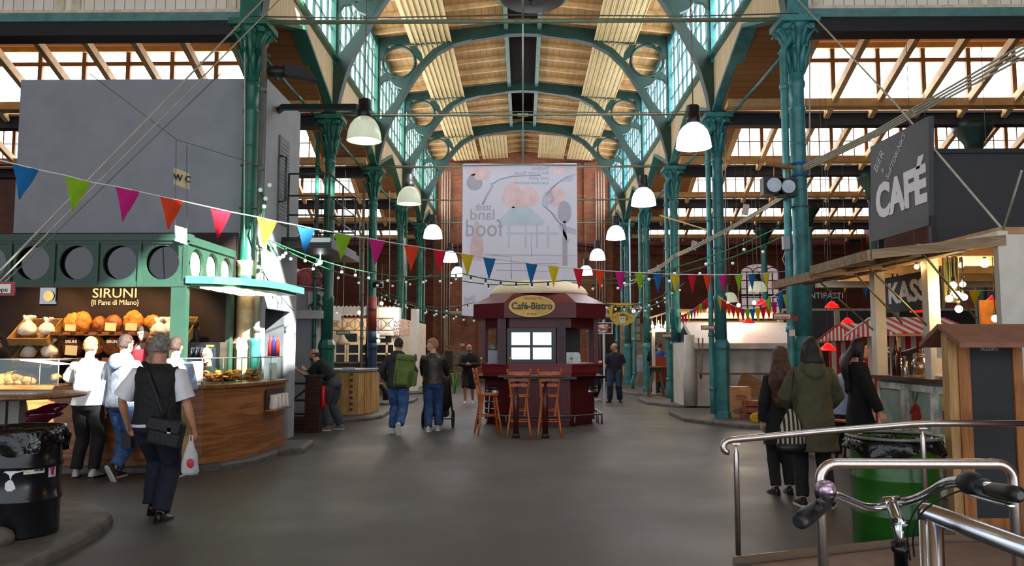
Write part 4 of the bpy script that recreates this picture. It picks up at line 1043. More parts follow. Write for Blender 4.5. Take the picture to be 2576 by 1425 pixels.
# bright lit boxes at corner
ob('corner_pylon', M().bb(sx-.75, sx+.05, YF-.12, YF+.4, P(0, 845, YF).z, P(0, 775, YF).z), mat('white_box', '#e8e4dc', .5, var=.03), st)
ob('corner_pylon', M().bb(sx, sx+.25, YF+3, YF+3.4, .1, P(0, 778, YF+3).z), mat('white_box', '#e8e4dc', .5, var=.03), st)
m = M(); x0 = facex(992)
for r_ in range(5):
    z0 = P(0, 812+r_*8, YF).z
    m.tube([(x0-.0+.5*k/10, YF-.16-.02*(k % 2), z0+.05*math.sin(k*2.3+r_)) for k in range(11)], .014, 5)
ob('wire_lettering', m, mat('copper_wire', '#8a4a30', .4, .6), st)
# dome pendant in front of the facade, uplighter etc.
c = P(862, 868, 22.5); one('dome_pendant', M().lathe([(.02, .3), (.05, .26), (.07, .2), (.16, .1), (.2, 0), (.19, 0)], c, 20, cap=False).tube([c+V(0, 0, .3), (c.x, c.y, 6.75)], .008, 5), ivory, 'cream enamel dome pendant hanging before the black cupboard panes', 'lamp')
c = P(801, 858, 19.9); one('floor_lamp', M().lathe([(.0, 0), (.08, .01), (.16, .06), (.17, .08)], c, 16).tube([c, (c.x, c.y, .12)], .018, 8), mat('brass_dull', '#6b5a3a', .4, .6), 'dull brass uplighter lamp behind the leaning man', 'lamp')
# grey/black bent pipe by column
c = G(960, 1015, .0); c.z = .1; one('bent_pipe', M().tube([c+V(-.5, .1, .5), c+V(-.3, 0, .45), c+V(0, 0, .42), c+V(.12, 0, .25), c+V(.12, 0, 0)], .09, 10), blk, 'thick black bent pipe lying at the blue banded column', 'pipe')
# ================================================================ BANNER
BY = 23.12
z1 = P(1300, 413, BY).z; z0 = P(1180, 796, BY).z; xa = P(1163, 600, BY).x; xb = P(1452, 600, BY).x
bn = thing('hanging_banner', 'huge translucent white banner seen from behind with mirrored lettering', 'banner', (0.36, BY, z0))
ob('sheet', M().bb(xa, xb, BY, BY+.01, z0, z1), cloth('banner_fabric', '#f2f4fd', .7, var=.03, scale=1), bn)
BW = xb-xa; BH = z1-z0
def bp_(a, b_): return V(xa+BW*a/1027, BY-.012, z1-BH*b_/1370)     # banner coordinates as in a 1027 x 1370 sketch
def shape(pl, m, name='print', d=0):
    mb = M(); pts = [bp_(*q) for q in pl]; mb.prism([(p.x, p.z) for p in pts], BY-.006-d, BY-.003-d, 'y'); return ob(name, mb, m, bn)
pk = mat('faded_coral_print', '#f3d9db', .8, var=.08, scale=3); bl = mat('faded_blue_print', '#d0e2ee', .8, var=.05, scale=3); gy = mat('faded_grey_print', '#bfc1ce', .8, var=.04); gl = mat('faded_line_print', '#c3c6da', .8, var=0)
def blob(cx, cy_, rx, ry, n=26, ph=0, am=.06, k=3): return [(cx+rx*math.cos(t)*(1+am*math.sin(k*t+ph)), cy_+ry*math.sin(t)*(1+am*math.sin(k*t+ph))) for t in [2*PI*i/n for i in range(n)]]
shape(blob(150, 70, 110, 40), pk); shape(blob(175, 110, 70, 40), pk, d=.001); shape(blob(870, 60, 55, 35), pk)
shape(blob(450, 290, 95, 120), pk); shape(blob(590, 300, 95, 95), pk, d=.001); shape(blob(840, 290, 75, 90, ph=1), pk)
shape(blob(500, 340, 60, 60, ph=2), pk, d=.002); shape(blob(130, 720, 55, 180, am=.15), pk)
shape([(480, 360), (560, 360), (740, 520), (720, 560), (330, 560), (320, 520)], bl)
shape([(395, 640), (860, 640), (860, 622), (395, 622)], bl); 
for x in (410, 560, 660, 760): shape([(x, 560), (x+14, 560), (x+14, 760), (x, 760)], bl, d=.001)
shape([(860, 560), (880, 545), (960, 700), (945, 720)], bl)
shape(blob(108, 165, 72, 76, am=.02), gy); shape(blob(915, 440, 62, 100, am=.02), gy)
shape([(903, 520), (925, 520), (938, 720), (938, 920), (895, 920), (895, 720)], gy)
mb = M()
def lineb(pts, r=.012):
    mb.tube([bp_(*q)+V(0, .003, 0) for q in pts], r, 5)
for k in range(5): lineb([(1020-k*8, 90+k*16), (930-k*14, 120+k*10), (820-k*6, 200+k*8), (720+k*11, 300), (715+k*12, 370+k*10), (790+k*8, 440+k*5), (850+k*6, 520+k*5), (930, 570+k*12), (1020, 600+k*10)], .008)
for k in range(3): lineb([(740+20*k, 270+20*k), (800, 230+k*20), (800+k*14, 330), (760+k*10, 350+k*10)], .008)
lineb([(250, 170), (270, 200), (210, 300), (180, 370)], .03); lineb([(255, 190), (330, 140), (440, 110), (700, 100)], .02)
for a, b_ in (((200, 820), (440, 840)), ((440, 840), (440, 1040)), ((620, 640), (620, 840)), ((200, 820), (1020, 830)), ((210, 900), (860, 900)), ((300, 960), (860, 970))): lineb([a, b_], .01)
for k in range(9): lineb([(20, 1190+k*12), (60+k*8, 1220-k*6+10*(k % 3)), (110, 1170+k*20)], .005)
ob('line_drawing', mb, gl, bn)
def btext(body, a, b_, hh, m=gy, fit=None):
    c = bp_(a, b_); t = text('lettering', body, BH*hh/1370/.7, m, c+V(0, .004, 0), par=bn, mirror=True, bold=.004)
    if fit: t.data.transform(Matrix.Diagonal((BW*fit/1027/t.dimensions.x, 1, 1, 1)))
btext('stadt', 188, 395, 62, gy, 145); btext('land', 180, 465, 95, gy, 215); btext('food', 192, 590, 155, gy, 330)
for k, (s_, x, f) in enumerate((('Festival', 697, 150), ('für gutes Essen', 617, 310), ('und gute', 687, 175), ('Landwirtschaft', 617, 310))): btext(s_, x, 40+k*44, 30, gl, f)
ob('top_rail', M().tube([(xa, BY+.02, z1), (xb, BY+.02, z1)], .02, 6), edge, bn)
for k in range(6): ob('hook', M().tube([(xa+.03+k*(BW-.06)/5, BY, z1-.02), (xa+.03+k*(BW-.06)/5, BY+.05, z1+.06)], .01, 5), girder_m, bn)

# ================================================================ KIOSK
maroon = mat('maroon_laminate', '#5c141b', .42, var=.05, scale=2); maroonL = mat('maroon_band', '#85222b', .4, var=.05); mdark = mat('maroon_dark', '#260b0e', .4, var=.05)
kc = V(.36, 18.22, 0)
def och(hw, ch, hd=None):
    hd = hd or hw
    return [(kc.x-hw+ch, kc.y-hd), (kc.x+hw-ch, kc.y-hd), (kc.x+hw, kc.y-hd+ch), (kc.x+hw, kc.y+hd-ch), (kc.x+hw-ch, kc.y+hd), (kc.x-hw+ch, kc.y+hd), (kc.x-hw, kc.y+hd-ch), (kc.x-hw, kc.y-hd+ch)]
FYK = kc.y-1.45
zb1 = P(1340, 800, FYK).z; zb2 = P(1340, 762, FYK).z; zr = P(1330, 738, FYK+.4).z; zct = P(1340, 918, kc.y-1.27).z; zc0 = P(1340, 940, kc.y-1.27).z
kt = thing('cafe_kiosk', 'octagonal dark maroon cafe kiosk with cream dome in the middle of the nave', 'kiosk', (kc.x, kc.y, 0))
ob('lower_body', M().prism(och(1.2, .56), .1, zc0-.1, 'z').prism(och(1.15, .53), 0, .1, 'z'), maroon, kt)
m = M()
for (x0, x1) in ((-.5, -.05), (.05, .5)): 
    for a in ((x0, x1, .2, .24), (x0, x1, .84, .88), (x0, x0+.04, .2, .88), (x1-.04, x1, .2, .88)): m.bb(kc.x+a[0], kc.x+a[1], kc.y-1.215, kc.y-1.2, a[2], a[3])
pv = och(1.2, .56)
for i in (1, 7, 0):
    if i == 0: continue
    a, b_ = Vector(pv[i]), Vector(pv[(i+1) % 8]); nr = Vector((b_.y-a.y, a.x-b_.x)).normalized()*.012
    for (s0, s1, zz0, zz1) in ((.15, .85, .2, .24), (.15, .85, .84, .88), (.15, .2, .2, .88), (.8, .85, .2, .88)):
        p0 = a.lerp(b_, s0)+nr; p1 = a.lerp(b_, s1)+nr; m.beam((*p0, (zz0+zz1)/2), (*p1, (zz0+zz1)/2), .02, zz1-zz0)
ob('panel_moulding', m, mat('red_moulding', '#5e1418', .35, var=.05), kt)
ob('drink_shelf', M().prism(och(1.42, .66), zc0-.12, zc0-.07, 'z'), mat('black_counter', '#0f0d0e', .2, var=0), kt)
ob('counter_band', M().prism(och(1.27, .6), zc0, zct, 'z').prism(och(1.3, .61), zct-.02, zct+.01, 'z').prism(och(1.24, .58), zc0-.07, zc0, 'z'), maroonL, kt)
m = M()
q = och(1.24, .58)
for i, pt in enumerate(q): 
    if i > 1: ob('corner_post', M().beam((*pt, zct), (*pt, zb1+.02), .1, .1, up=(0, 1, 0)), maroon, kt)
m = M()
for u in (1262, 1412):
    m = M(); x = P(u, 860, kc.y-1.25).x; m.bb(x-.09, x+.09, kc.y-1.26, kc.y-1.18, zct, zb1)
    for k in range(3): m.bb(x-.05+k*.04, x-.03+k*.04, kc.y-1.27, kc.y-1.26, zct+.12, zb1-.1)
    ob('fluted_pilaster', m, mat('brown_pilaster', '#4d2a2e', .45, var=.05), kt)
ob('header', M().prism(och(1.24, .58), zb1-.2, zb1+.02, 'z'), maroon, kt)
ob('inner_floor', M().prism(och(1.22, .57), zct-.1, zct, 'z'), mdark, kt)
m = M().bb(kc.x-1.0, kc.x+1.0, kc.y+.9, kc.y+.95, zct, zb1)
ob('inner_back', m, mdark, kt)
xw0 = P(1276, 860, kc.y-1.2).x; xw1 = P(1398, 860, kc.y-1.2).x; zw0 = zct+.02; zw1 = P(1340, 826, kc.y-1.2).z
m = M(); yk = kc.y-1.2; blkp = mat('black_window_frame', '#0d0c0d', .25, var=0)
m.bb(xw0, xw1, yk, yk+.05, zw0, zw0+.09).bb(xw0, xw1, yk, yk+.05, zw1-.09, zw1).bb(xw0, xw0+.09, yk, yk+.05, zw0, zw1).bb(xw1-.09, xw1, yk, yk+.05, zw0, zw1)
xm = (xw0+xw1)/2; zm = P(1340, 872, yk).z
m.bb(xm-.03, xm+.03, yk, yk+.05, zw0, zw1).bb(xw0, xw1, yk, yk+.05, zm-.025, zm+.025)
wo = ob('window', m, blkp, kt)
ob('panes', M().bb(xw0, xw1, yk+.02, yk+.03, zw0, zw1), mat('mirroring_glass', '#ffffff', .06, 1.0, var=0), wo)
# brim, roof, dome
def ring(pl, z): return [V(p[0], p[1], z) for p in pl]
ob('brim', M().loft([ring(och(1.45, .69), zb1), ring(och(1.45, .69), zb2)], smooth=False), maroon, kt)
ob('roof', M().loft([ring(och(1.46, .7), zb2), ring(och(1.02, .46), zr)], smooth=False), mat('maroon_roof', '#66202a', .3, var=.05), kt)
zd_ = P(1340, 708, kc.y).z
m = M(); rings = []
for k in range(9):
    a = PI/2*k/8; f = math.cos(a)**.6*.93+.07*(k < 8); rings.append([V(kc.x+1.1*f*math.cos(t)*(abs(math.cos(2*t))*.06+.97), kc.y+1.1*f*math.sin(t)*(abs(math.cos(2*t))*.06+.97), zr+(zd_-zr)*math.sin(a)) for t in [2*PI*i/32 for i in range(32)]])
ob('dome', M().loft(rings), mat('cream_dome', '#e9d9b6', .5, var=.05, scale=2), kt)
sc_ = P(1338, 771, FYK-.03)
so_ = ob('oval_sign', M().disc(sc_, .49, 'y', 40, .04, .47), mat('yellow_sign', '#e6b93c', .35, var=.12, scale=3), kt, label='yellow oval name sign with a cream rim')
ob('sign_rim', M().tube([sc_+V(.47*math.cos(a), -.02, .47*.47*math.sin(a)) for a in [2*PI*k/40 for k in range(40)]], .011, 5, closed=True), mat('cream_rim', '#f2e2ac', .4, var=0), so_)
ink = mat('grey_ink', '#4a3c38', .5, var=0)
t = text('lettering', 'Café-Bistro', .2, ink, sc_+V(0, -.025, 0), par=so_, bold=.006); t.data.transform(Matrix.Diagonal((.86/t.dimensions.x, 1, 1, 1)))
text('lettering', 'Nummer 13', .07, ink, sc_+V(.02, -.025, .165), par=so_); text('lettering', 'im Basar', .06, ink, sc_+V(0, -.025, -.16), par=so_)
# foot rail
chrome = mat('chrome', '#c8ccd2', .12, 1.0, var=0)
m = M(); pl = och(1.35, .63)
m.tube([V(*pl[6], .22)]+[V(*pl[7], .22), V(*pl[0], .22), V(*pl[1], .22), V(*pl[2], .22), V(*pl[3], .22)], .022, 8)
for i in (7, 0, 1, 2): m.tube([V(*pl[i], .22), V(*pl[i], 0)], .02, 8)
ob('foot_rail', m, mat('dull_steel', '#6b6e73', .3, .9, var=0), kt)
# things on the kiosk counter
c = V(P(1243, 915, 17.4).x, 17.45, zct)
one('coffee_machine', M().box(c+V(0, 0, .15), (.26, .25, .3)).ball(c+V(0, 0, .36), (.11, .1, .09), 12, 8), mat('machine_grey', '#8b8f94', .4, .3), 'grey coffee machine in the left kiosk opening', 'coffee machine')
one('shaker', M().lathe([(.035, 0), (.04, .05), (.04, .13), (.025, .17), (.025, .22)], c+V(.13, -.18, 0), 12), chrome, 'steel shaker standing in the left kiosk opening', 'shaker')
c = V(P(1443, 915, 17.4).x, 17.45, zct)
one('espresso_machine', M().prism([(c.x-.16, zct), (c.x+.16, zct), (c.x+.14, zct+.22), (c.x+.1, zct+.26), (c.x-.16, zct+.26)], c.y-.1, c.y+.2, 'y'), mat('machine_steel', '#a4a8a6', .3, .6), 'steel espresso machine in the right kiosk opening', 'coffee machine')
for k, (u, v, lab) in enumerate(((1211, 886, 'yellow rose in the left kiosk opening'), (1284, 890, 'yellow rose by the kiosk sliding window'), (1438, 860, 'yellow flower hanging in the right kiosk opening'))):
    c = P(u, v, 17.15 if k != 1 else 16.93); c.z = zct+.13; one('rose', M().ball(c, .03, 8, 6).tube([c, c+V(.01, 0, -.06), (c.x, c.y, zct)], .004, 5), mat('yellow_petal', '#d9c23a', .6, var=.1), lab, 'flower', 'roses on the kiosk counter')
one('bell', M().lathe([(.0, .2), (.08, .17), (.1, .06), (.15, 0), (.14, 0)], P(1174, 822, WY-.35), 14, cap=False).beam(P(1174, 808, WY-.35), P(1174, 808, WY), .06, .06), rust, 'old iron bell mounted on the brick end wall left of the kiosk', 'bell')
# bar table & chairs ---------------------------------------------------------
redwood = wood('red_pine', '#d4732f', '#b0561c', 'z', 3, .35, 6); redw2 = wood('dark_red_wood', '#5a1a14', '#43120e', 'x', 2, .35)
tz = P(1337, 945, 14.7).z
t = thing('bar_table', 'long dark red bar table on two round timber posts before the kiosk', 'table', (.15, 14.8, 0))
x0, x1 = P(1252, 945, 14.8).x, P(1421, 945, 14.8).x
ob('table_top', M().bb(x0, x1, 14.6, 15.05, tz-.04, tz), redw2, t, bev=.01)
for u in (1298, 1372):
    x = P(u, 1050, 14.8).x; ob('leg', M().lathe([(.055, .08), (.055, tz-.04)], (x, 14.8, 0), 16), redw2, t)
    ob('leg_foot', M().lathe([(.07, 0), (.07, .08)], (x, 14.8, 0), 16), girder_m, t)
def bar_chair(label, loc, rz):
    t = thing('bar_chair', label, 'chair', loc, rz, 'orange wooden bar chairs')
    # local: faces +Y, seat at .76
    sh = .76
    ob('seat', M().box((0, 0, sh), (.36, .34, .035)), redwood, t, world=False, bev=.012)
    for sx in (-1, 1):
        for sy in (-1, 1):
            m = M(); a = V(sx*.13, sy*.12, sh-.01); b_ = V(sx*.22, sy*.23, 0); m.tube([a, a.lerp(b_, .25), a.lerp(b_, .5), a.lerp(b_, .75), b_], [.018, .022, .02, .022, .014], 10)
            for q in (.3, .36, .7): m.tube([a.lerp(b_, q), a.lerp(b_, q+.012)], .0235, 10)
            ob('leg', m, redwood, t, world=False)
    def at(sx, sy, z): k = 1-z/sh; return V(sx*lerp(.13, .22, k), sy*lerp(.12, .23, k), z)
    for (a, b_, z) in (((-1, -1), (1, -1), .3), ((-1, 1), (1, 1), .3), ((-1, -1), (-1, 1), .36), ((1, -1), (1, 1), .36), ((-1, -1), (1, -1), .5), ((-1, 1), (1, 1), .5)):
        ob('stretcher', M().tube([at(*a, z), at(*b_, z)], .011, 8), redwood, t, world=False)
    for sx in (-1, 1):
        ob('back_post', M().beam((sx*.1, -.15, sh-.35), (sx*.14, -.17, sh), .028, .03, up=(0, 1, 0)).beam((sx*.14, -.17, sh-.01), (sx*.215, -.27, sh+.5), .03, .032, up=(0, 1, 0)), redwood, t, world=False)
    for k, z in enumerate((.2, .3, .42)):
        f = z/.5; w_ = lerp(.14, .215, f); y = -.17-.1*f; m = M()
        pr = [(-w_, z-.022), (-w_*.5, z-.03), (0, z-.02), (w_*.5, z-.03), (w_, z-.022), (w_, z+.02), (w_*.5, z+.04), (0, z+.03), (-w_*.5, z+.04), (-w_, z+.02)]
        m.prism([(a, sh+b_) for a, b_ in pr], y-.01, y+.01, 'y'); ob('back_slat', m, redwood, t, world=False)
    return t
bar_chair('orange wooden bar chair in the middle, back to the viewer', tuple(G(1306, 1100)), 0)
bar_chair('orange wooden bar chair standing right of the other two', tuple(G(1382, 1100)), 0)
bar_chair('orange wooden bar chair standing left, turned sideways', tuple(G(1228, 1093)), -1.35)
def chrome_stool(label, loc, four=False):
    t = thing('chrome_stool', label, 'stool', loc, 0, 'chrome bar stools around the kiosk')
    ob('seat', M().lathe([(.0, .82), (.19, .82), (.2, .8), (.2, .75)], (0, 0, 0), 24), mat('dark_blue_vinyl', '#1d2836', .3, var=0), t, world=False)
    ob('seat_band', M().lathe([(.2, .75), (.205, .74), (.195, .73), (.205, .72), (.195, .71), (.205, .7), (.2, .685), (.1, .68)], (0, 0, 0), 24), chrome, t, world=False)
    if four:
        for k in range(4):
            a = PI/4+k*PI/2; d = V(math.cos(a), math.sin(a), 0); ob('leg', M().tube([d*.1+V(0, 0, .68), d*.17+V(0, 0, .6), d*.2+V(0, 0, .3), d*.26], .013, 8), chrome, t, world=False)
        for z in (.35, .5): ob('ring', M().tube([(.22*math.cos(a), .22*math.sin(a), z) for a in [k*PI/10 for k in range(20)]], .01, 6, closed=True), chrome, t, world=False)
    else:
        ob('column', M().lathe([(.03, .3), (.03, .68)], (0, 0, 0), 12).lathe([(.05, .26), (.05, .3)], (0, 0, 0), 12), chrome, t, world=False)
        for k in range(4):
            a = PI/4+k*PI/2; d = V(math.cos(a), math.sin(a), 0); ob('leg', M().tube([d*.03+V(0, 0, .29), d*.2+V(0, 0, .29), d*.255+V(0, 0, .27), d*.27+V(0, 0, .2), d*.27], .014, 8), chrome, t, world=False)
    return t
chrome_stool('chrome pedestal stool alone at the right corner of the kiosk', tuple(G(1481, 1066)))
chrome_stool('chrome pedestal stool between the middle and right bar chairs', tuple(G(1338, 1063)))
chrome_stool('four-legged chrome stool behind the left bar chair', tuple(G(1246, 1068)), True)
# signs right of the kiosk --------------------------------------------------------
def framed(name, c, w_, h_, m, lab, rz=0, fm_=None, cat='sign', group=None, th=.03):
    t = thing(name, lab, cat, c, rz, group)
    ob('board', M().box((0, 0, 0), (w_, th, h_)), m, t, world=False)
    if fm_ is not None:
        f = .025 if w_ < 1 else .04; fr = M()
        for a in ((0, h_/2, w_+f, f), (0, -h_/2, w_+f, f), (w_/2, 0, f, h_), (-w_/2, 0, f, h_)): fr.box((a[0], 0, a[1]), (a[2], th+.02, a[3]))
        ob('frame', fr, fm_, t, world=False)
    return t
yel = mat('yellow_cafe_sign', '#dcbf3a', .5, var=.06)
c = P(1566, 802, 21.5)
t = thing('cloud_sign', 'yellow cloud shaped sign painted with a smiling coffee mug', 'sign', c)
pl = [(.3*math.cos(a)*(1+.1*abs(math.sin(3.5*a))), .17*math.sin(a)*(1+.18*abs(math.sin(3.5*a)))) for a in [2*PI*k/56 for k in range(56)]]
ob('board', M().prism(pl, -.015, .015, 'y'), yel, t, world=False)
m = M().prism([(-.09, .06), (-.075, -.1), (-.05, -.12), (.05, -.12), (.07, -.1), (.08, .06)], -.03, -.016, 'y'); ob('mug', m, mat('mug_white', '#ececea', .5, var=0), t, world=False)
m = M().tube([(.08, -.022, .03), (.12, -.022, .035), (.13, -.022, -.02), (.08, -.022, -.05)], .012, 6).disc((-.03, -.033, 0), .018, th=.004).disc((.028, -.033, 0), .018, th=.004)
m.tube([(-.035, -.033, -.05), (0, -.033, -.068), (.035, -.033, -.05)], .004, 5); ob('mug_details', m, mat('ink_black', '#181818', .5, var=0), t, world=False)
ob('foam', M().ball((0, -.022, .085), (.09, .008, .05), 14, 8, fn=lambda q: 1+.12*math.sin(q.x*9)), mat('latte_brown', '#9a5a36', .6, var=.2), t, world=False)
for (s_, x, z, r_) in (('K', -.25, .03, .3), ('a', -.19, .05, .2), ('f', -.14, .09, .1), ('m', .13, .07, -.15), ('a', .18, .05, -.2), ('n', .22, .03, -.25), ('n', .26, 0, -.3)):
    text('lettering', s_, .09, mat('brown_ink', '#8a4a22', .5, var=0), (0, 0, 0), par=None).name = 'lettering'
    o = bpy.data.objects[[k for k in bpy.data.objects.keys() if k.startswith('lettering')][-1]]
    o = C.objects[-1]; o.parent = t; o.location = (x, -.018, z)
t2 = framed('sausage_sign', P(1515, 826, 20.2), .5, .27, mat('plum_board', '#3a1f28', .5, var=0), 'framed picture of a sausage on a plate hanging right of the kiosk', 0, mat('white_frame', '#dcd9d2', .5, var=0))
ob('plate', M().disc((0, -.02, -.01), .14, th=.01, ell=.75), mat('plate_white', '#e8e8ea', .4, var=0), t2, world=False)
ob('sausage', M().tube([(-.2, -.035, .1), (-.1, -.035, .02), (.02, -.035, -.02), (.13, -.035, -.01), (.2, -.035, .01)], .022, 8), mat('sausage_pink', '#c9795a', .5, var=.1), t2, world=False)
ob('bun', M().ball((.1, -.03, .06), (.055, .015, .045), 12, 8).ball((-.03, -.03, -.06), (.04, .01, .025), 10, 6), mat('bun_tan', '#d0a05a', .5, var=.1), t2, world=False)
ob('bracket', M().box((-.3, 0, 0), (.05, .03, .33)).tube([(-.33, 0, .1), (-.38, 0, .05), (-.34, 0, -.02), (-.4, 0, -.1)], .012, 6).beam((-.3, 0, .12), (-.55, -1.2, .1), .03, .03), mat('white_bracket', '#d9d5c8', .5, var=0), t2, world=False)
c = P(1548, 770, 21.9); t = thing('yellow_awning_board', 'long yellow scalloped board on two posts behind the kiosk', 'sign', c)
m = M().prism([(-.4, .08), (.42, .08), (.5, .0), (.5, -.1), (.42, -.03), (-.06, -.02), (-.1, -.3), (-.4, -.3)], -.02, .02, 'y'); ob('board', m, yel, t, world=False)
ob('brown_marks', M().box((-.25, -.025, .0), (.22, .006, .07), Matrix.Rotation(-.15, 3, 'Y')).box((-.25, -.025, -.17), (.12, .006, .1)), mat('brown_mark', '#5a3a1a', .6, var=0), t, world=False)
ob('post', M().bb(-.35, -.31, -.02, .02, -(c.z), -.25).bb(.4, .43, -.0, .02, -.1, 2.4), edge, t, world=False)
c = P(1521, 782, 21.3); framed('menu_card', c, .12, .2, mat('dark_card', '#2a2c30', .2, var=0), 'small tilted black and white card clipped to the yellow board', -.1, mat('white_frame', '#dcd9d2', .5, var=0), 'card')
# ================================================================ LAMPS
hous = mat('black_lamp_housing', '#141316', .45, var=0)
lit = mat('glowing_acrylic', '#ffffff', .3, var=0, emit='#fff6ff', es=6); half = mat('clear_acrylic', '#d8dccb', .2, var=.05, alpha=.75, emit='#f0ffe0', es=.15)
def bell_lamp(c, label, shade_m, e=60, r=.275, h=.5, up=1.6, group='big bell lamps along the nave'):
    t = thing('bell_lamp', label, 'lamp', c, group=group)
    pr = [(r, 0), (r*.99, h*.12), (r*.94, h*.3), (r*.82, h*.5), (r*.62, h*.66), (r*.42, h*.74), (r*.34, h*.78)]
    ob('shade', M().lathe(pr+[(a-.006, b_) for a, b_ in pr[::-1]], (0, 0, 0), 32, cap=False), shade_m, t, world=False)
    ob('rim', M().tube([(r*math.cos(a), r*math.sin(a), 0) for a in [2*PI*k/32 for k in range(32)]], .008, 6, closed=True), shade_m, t, world=False)
    hs = r/.275
    ob('housing', M().lathe([(.1*hs, h*.75), (.115*hs, h*.8), (.115*hs, h*1.0), (.1*hs, h*1.02), (.1*hs, h*1.32), (.09*hs, h*1.36), (.02, h*1.4)], (0, 0, 0), 20), hous, t, world=False)
    ob('cable', M().tube([(0, 0, h*1.38), (0, 0, h*1.38+up)], .01, 5), wire_m, t, world=False)
    if e:
        l = point('lamp_light', (0, 0, h*.25), e, (1, .95, .92), .12); l.parent = t; l.location = (0, 0, h*.3)
    return t
for s, sd, pts in ((-1, 'left', ((916, 354, 12.5), (1029, 513, 17.8), (1089, 599, 23.1), (1132, 659, 28.4), (1151, 695, 33.2))), (1, 'right', ((1745, 371, 12.5), (1619, 516, 17.8), (1549, 602, 23.1), (1503, 654, 28.0), (1474, 692, 33.2)))):
    for i, (u, v, Y) in enumerate(pts):
        c = P(u, v, Y); cl = s < 0 and i < 2
        bell_lamp(c, '%s bell lamp, %s of the %s row from the front' % ('clear unlit-looking' if cl else 'glowing white', ORD[i], sd), half if cl else lit, 3 if cl else 45, up=max(.4, TIE+.0-c.z-.68) if i else 1.9)
# rope cables that carry the lamps
for s, sd in ((-1, 'left'), (1, 'right')):
    for i in range(5):
        y = (12.5, 17.8, 23.1, 28.4, 33.2)[i]; x = s*2.68
        one('lamp_crosswire', M().tube([(s*4.45, y, TIE+.02), (x, y, TIE-.02), (0, y, TIE+.02)], .012, 5), wire_m, 'thin cross wire holding the %s %s bell lamp' % (ORD[i], sd), 'wire', 'cross wires of the bell lamps')
one('ceiling_heater', M().lathe([(.55, .3), (.72, .22), (.74, .1), (.6, .0), (.2, -.02)], P(1340, 2, 15.2), 32).tube([P(1340, 2, 15.2)+V(0, 0, .3), P(1340, 2, 15.2)+V(0, 0, 3.2)], .02, 6).ball(P(1335, 6, 15.1), .06), mat('dark_grey_metal', '#3a3a36', .5, .4), 'dark round metal hood at the top edge under the roof ridge', 'hood')
redl = mat('red_glowing_shade', '#e0141c', .25, var=0, emit='#ff1a14', es=.6)
bulbm = glow('warm_bulb', '#ffdf9a', 14); bulbw = glow('white_bulb', '#ffffff', 10); bulboff = mat('clear_bulb', '#e9ecea', .1, var=0, emit='#ffffff', es=.12)
def red_lamp(u, v, Y, w_, label, up=2.0):
    c = P(u, v, Y); r = w_/4000*Y; up = 6.72-c.z; t = thing('red_pendant_lamp', label, 'lamp', c, group='red pendant lamps on the right')
    ob('shade', M().lathe([(r, 0), (r*.98, r*.12), (r*.8, r*.42), (r*.45, r*.68), (r*.3, r*.9), (r*.15, r*.95)], (0, 0, 0), 24, cap=False), redl, t, world=False)
    ob('bulb', M().ball((0, 0, r*.35), r*.3, 10, 8), glow('orange_bulb', '#ffb070', 6), t, world=False)
    ob('cable', M().tube([(0, 0, r*.9), (0, 0, up)], .005, 5), wire_m, t, world=False)
for (u, v, Y, w_, lab, up) in ((1957, 722, 20, 34, 'red pendant lamp half hidden left of the nearest teal column', 2.6), (1917, 768, 21, 32, 'red pendant lamp in front of the arched window', 2.4), (1883, 814, 21, 31, 'red pendant lamp over the white tent roof', 2.8), (2093, 775, 15.5, 35, 'red pendant lamp right of the nearest teal column', 2.8), (2132, 815, 18, 32, 'red pendant lamp before the striped awning', 3.2), (2083, 883, 14.5, 41, 'lowest red pendant lamp above the olive parka', 3.6), (2308, 786, 13, 36, 'red pendant lamp below the black till sign', 2.8), (2352, 878, 14, 42, 'red pendant lamp hidden behind the white counter post', 3.2), (2500, 760, 13, 36, 'red pendant lamp behind the brown board at the right', 3.0), (1672, 848, 30, 14, 'small far red pendant lamp near the striped stall', 3.0)):
    red_lamp(u, v, Y, w_, lab, up)
for (u, v, Y, r, lab) in ((1906, 733, 26, .3, 'pale dome lamp in front of the arched window'), (1836, 760, 27, .26, 'greenish dome lamp over the far stalls'), (2085, 718, 20, .3, 'pale dome lamp behind the nearest teal column')):
    bell_lamp(P(u, v, Y), lab, half, 0, r, .42, 6.1-P(u, v, Y).z, 'pale dome lamps in the right aisle')

# ================================================================ RIGHT AISLE, FAR
canvas = mat('white_canvas', '#c9c6ba', .7, var=.1, scale=2, bump=.3, bscale=5); canv2 = mat('white_tarp_roof', '#f2f3f7', .45, var=.03, bump=.3, bscale=4)
TY = 21.5
xa = P(1722, 900, TY).x; xb = P(1995, 900, TY).x; ze = P(1880, 862, TY-.2).z; zr_ = P(1880, 812, TY+1.0).z
t = thing('market_tent', 'closed white canvas market tent behind the teal columns', 'tent', (5.9, TY+.8, .1))
m = M(); n = 40; ft = []
for k in range(n+1): x = xa+(xb-xa)*k/n; ft.append((x, TY+.03*math.sin(x*7)+.02*math.sin(x*17)))
vs = [V(x, y, z) for z in (.1, .9, 1.5, ze-.02) for x, y in ft]
m.add([p+V(0, .02*math.sin(p.x*5+p.z*3), 0) for p in vs], [(r*(n+1)+k, r*(n+1)+k+1, (r+1)*(n+1)+k+1, (r+1)*(n+1)+k) for r in range(3) for k in range(n)], True)
m.bb(xa, xa+.02, TY, TY+2.2, .1, ze).bb(xb-.02, xb, TY, TY+2.2, .1, ze).bb(xa, xb, TY+2.2, TY+2.22, .1, ze)
ob('side_cloth', m, canvas, t)
x1 = P(1748, 850, TY-.3).x
m = M().prism([(TY-.35, ze-.02), (TY+1.0, zr_), (TY+2.5, ze), (TY+2.5, ze-.03), (TY+1.0, zr_-.03), (TY-.35, ze-.05)], x1, xb+.25, 'x')
ob('roof_sheet', m, canv2, t)
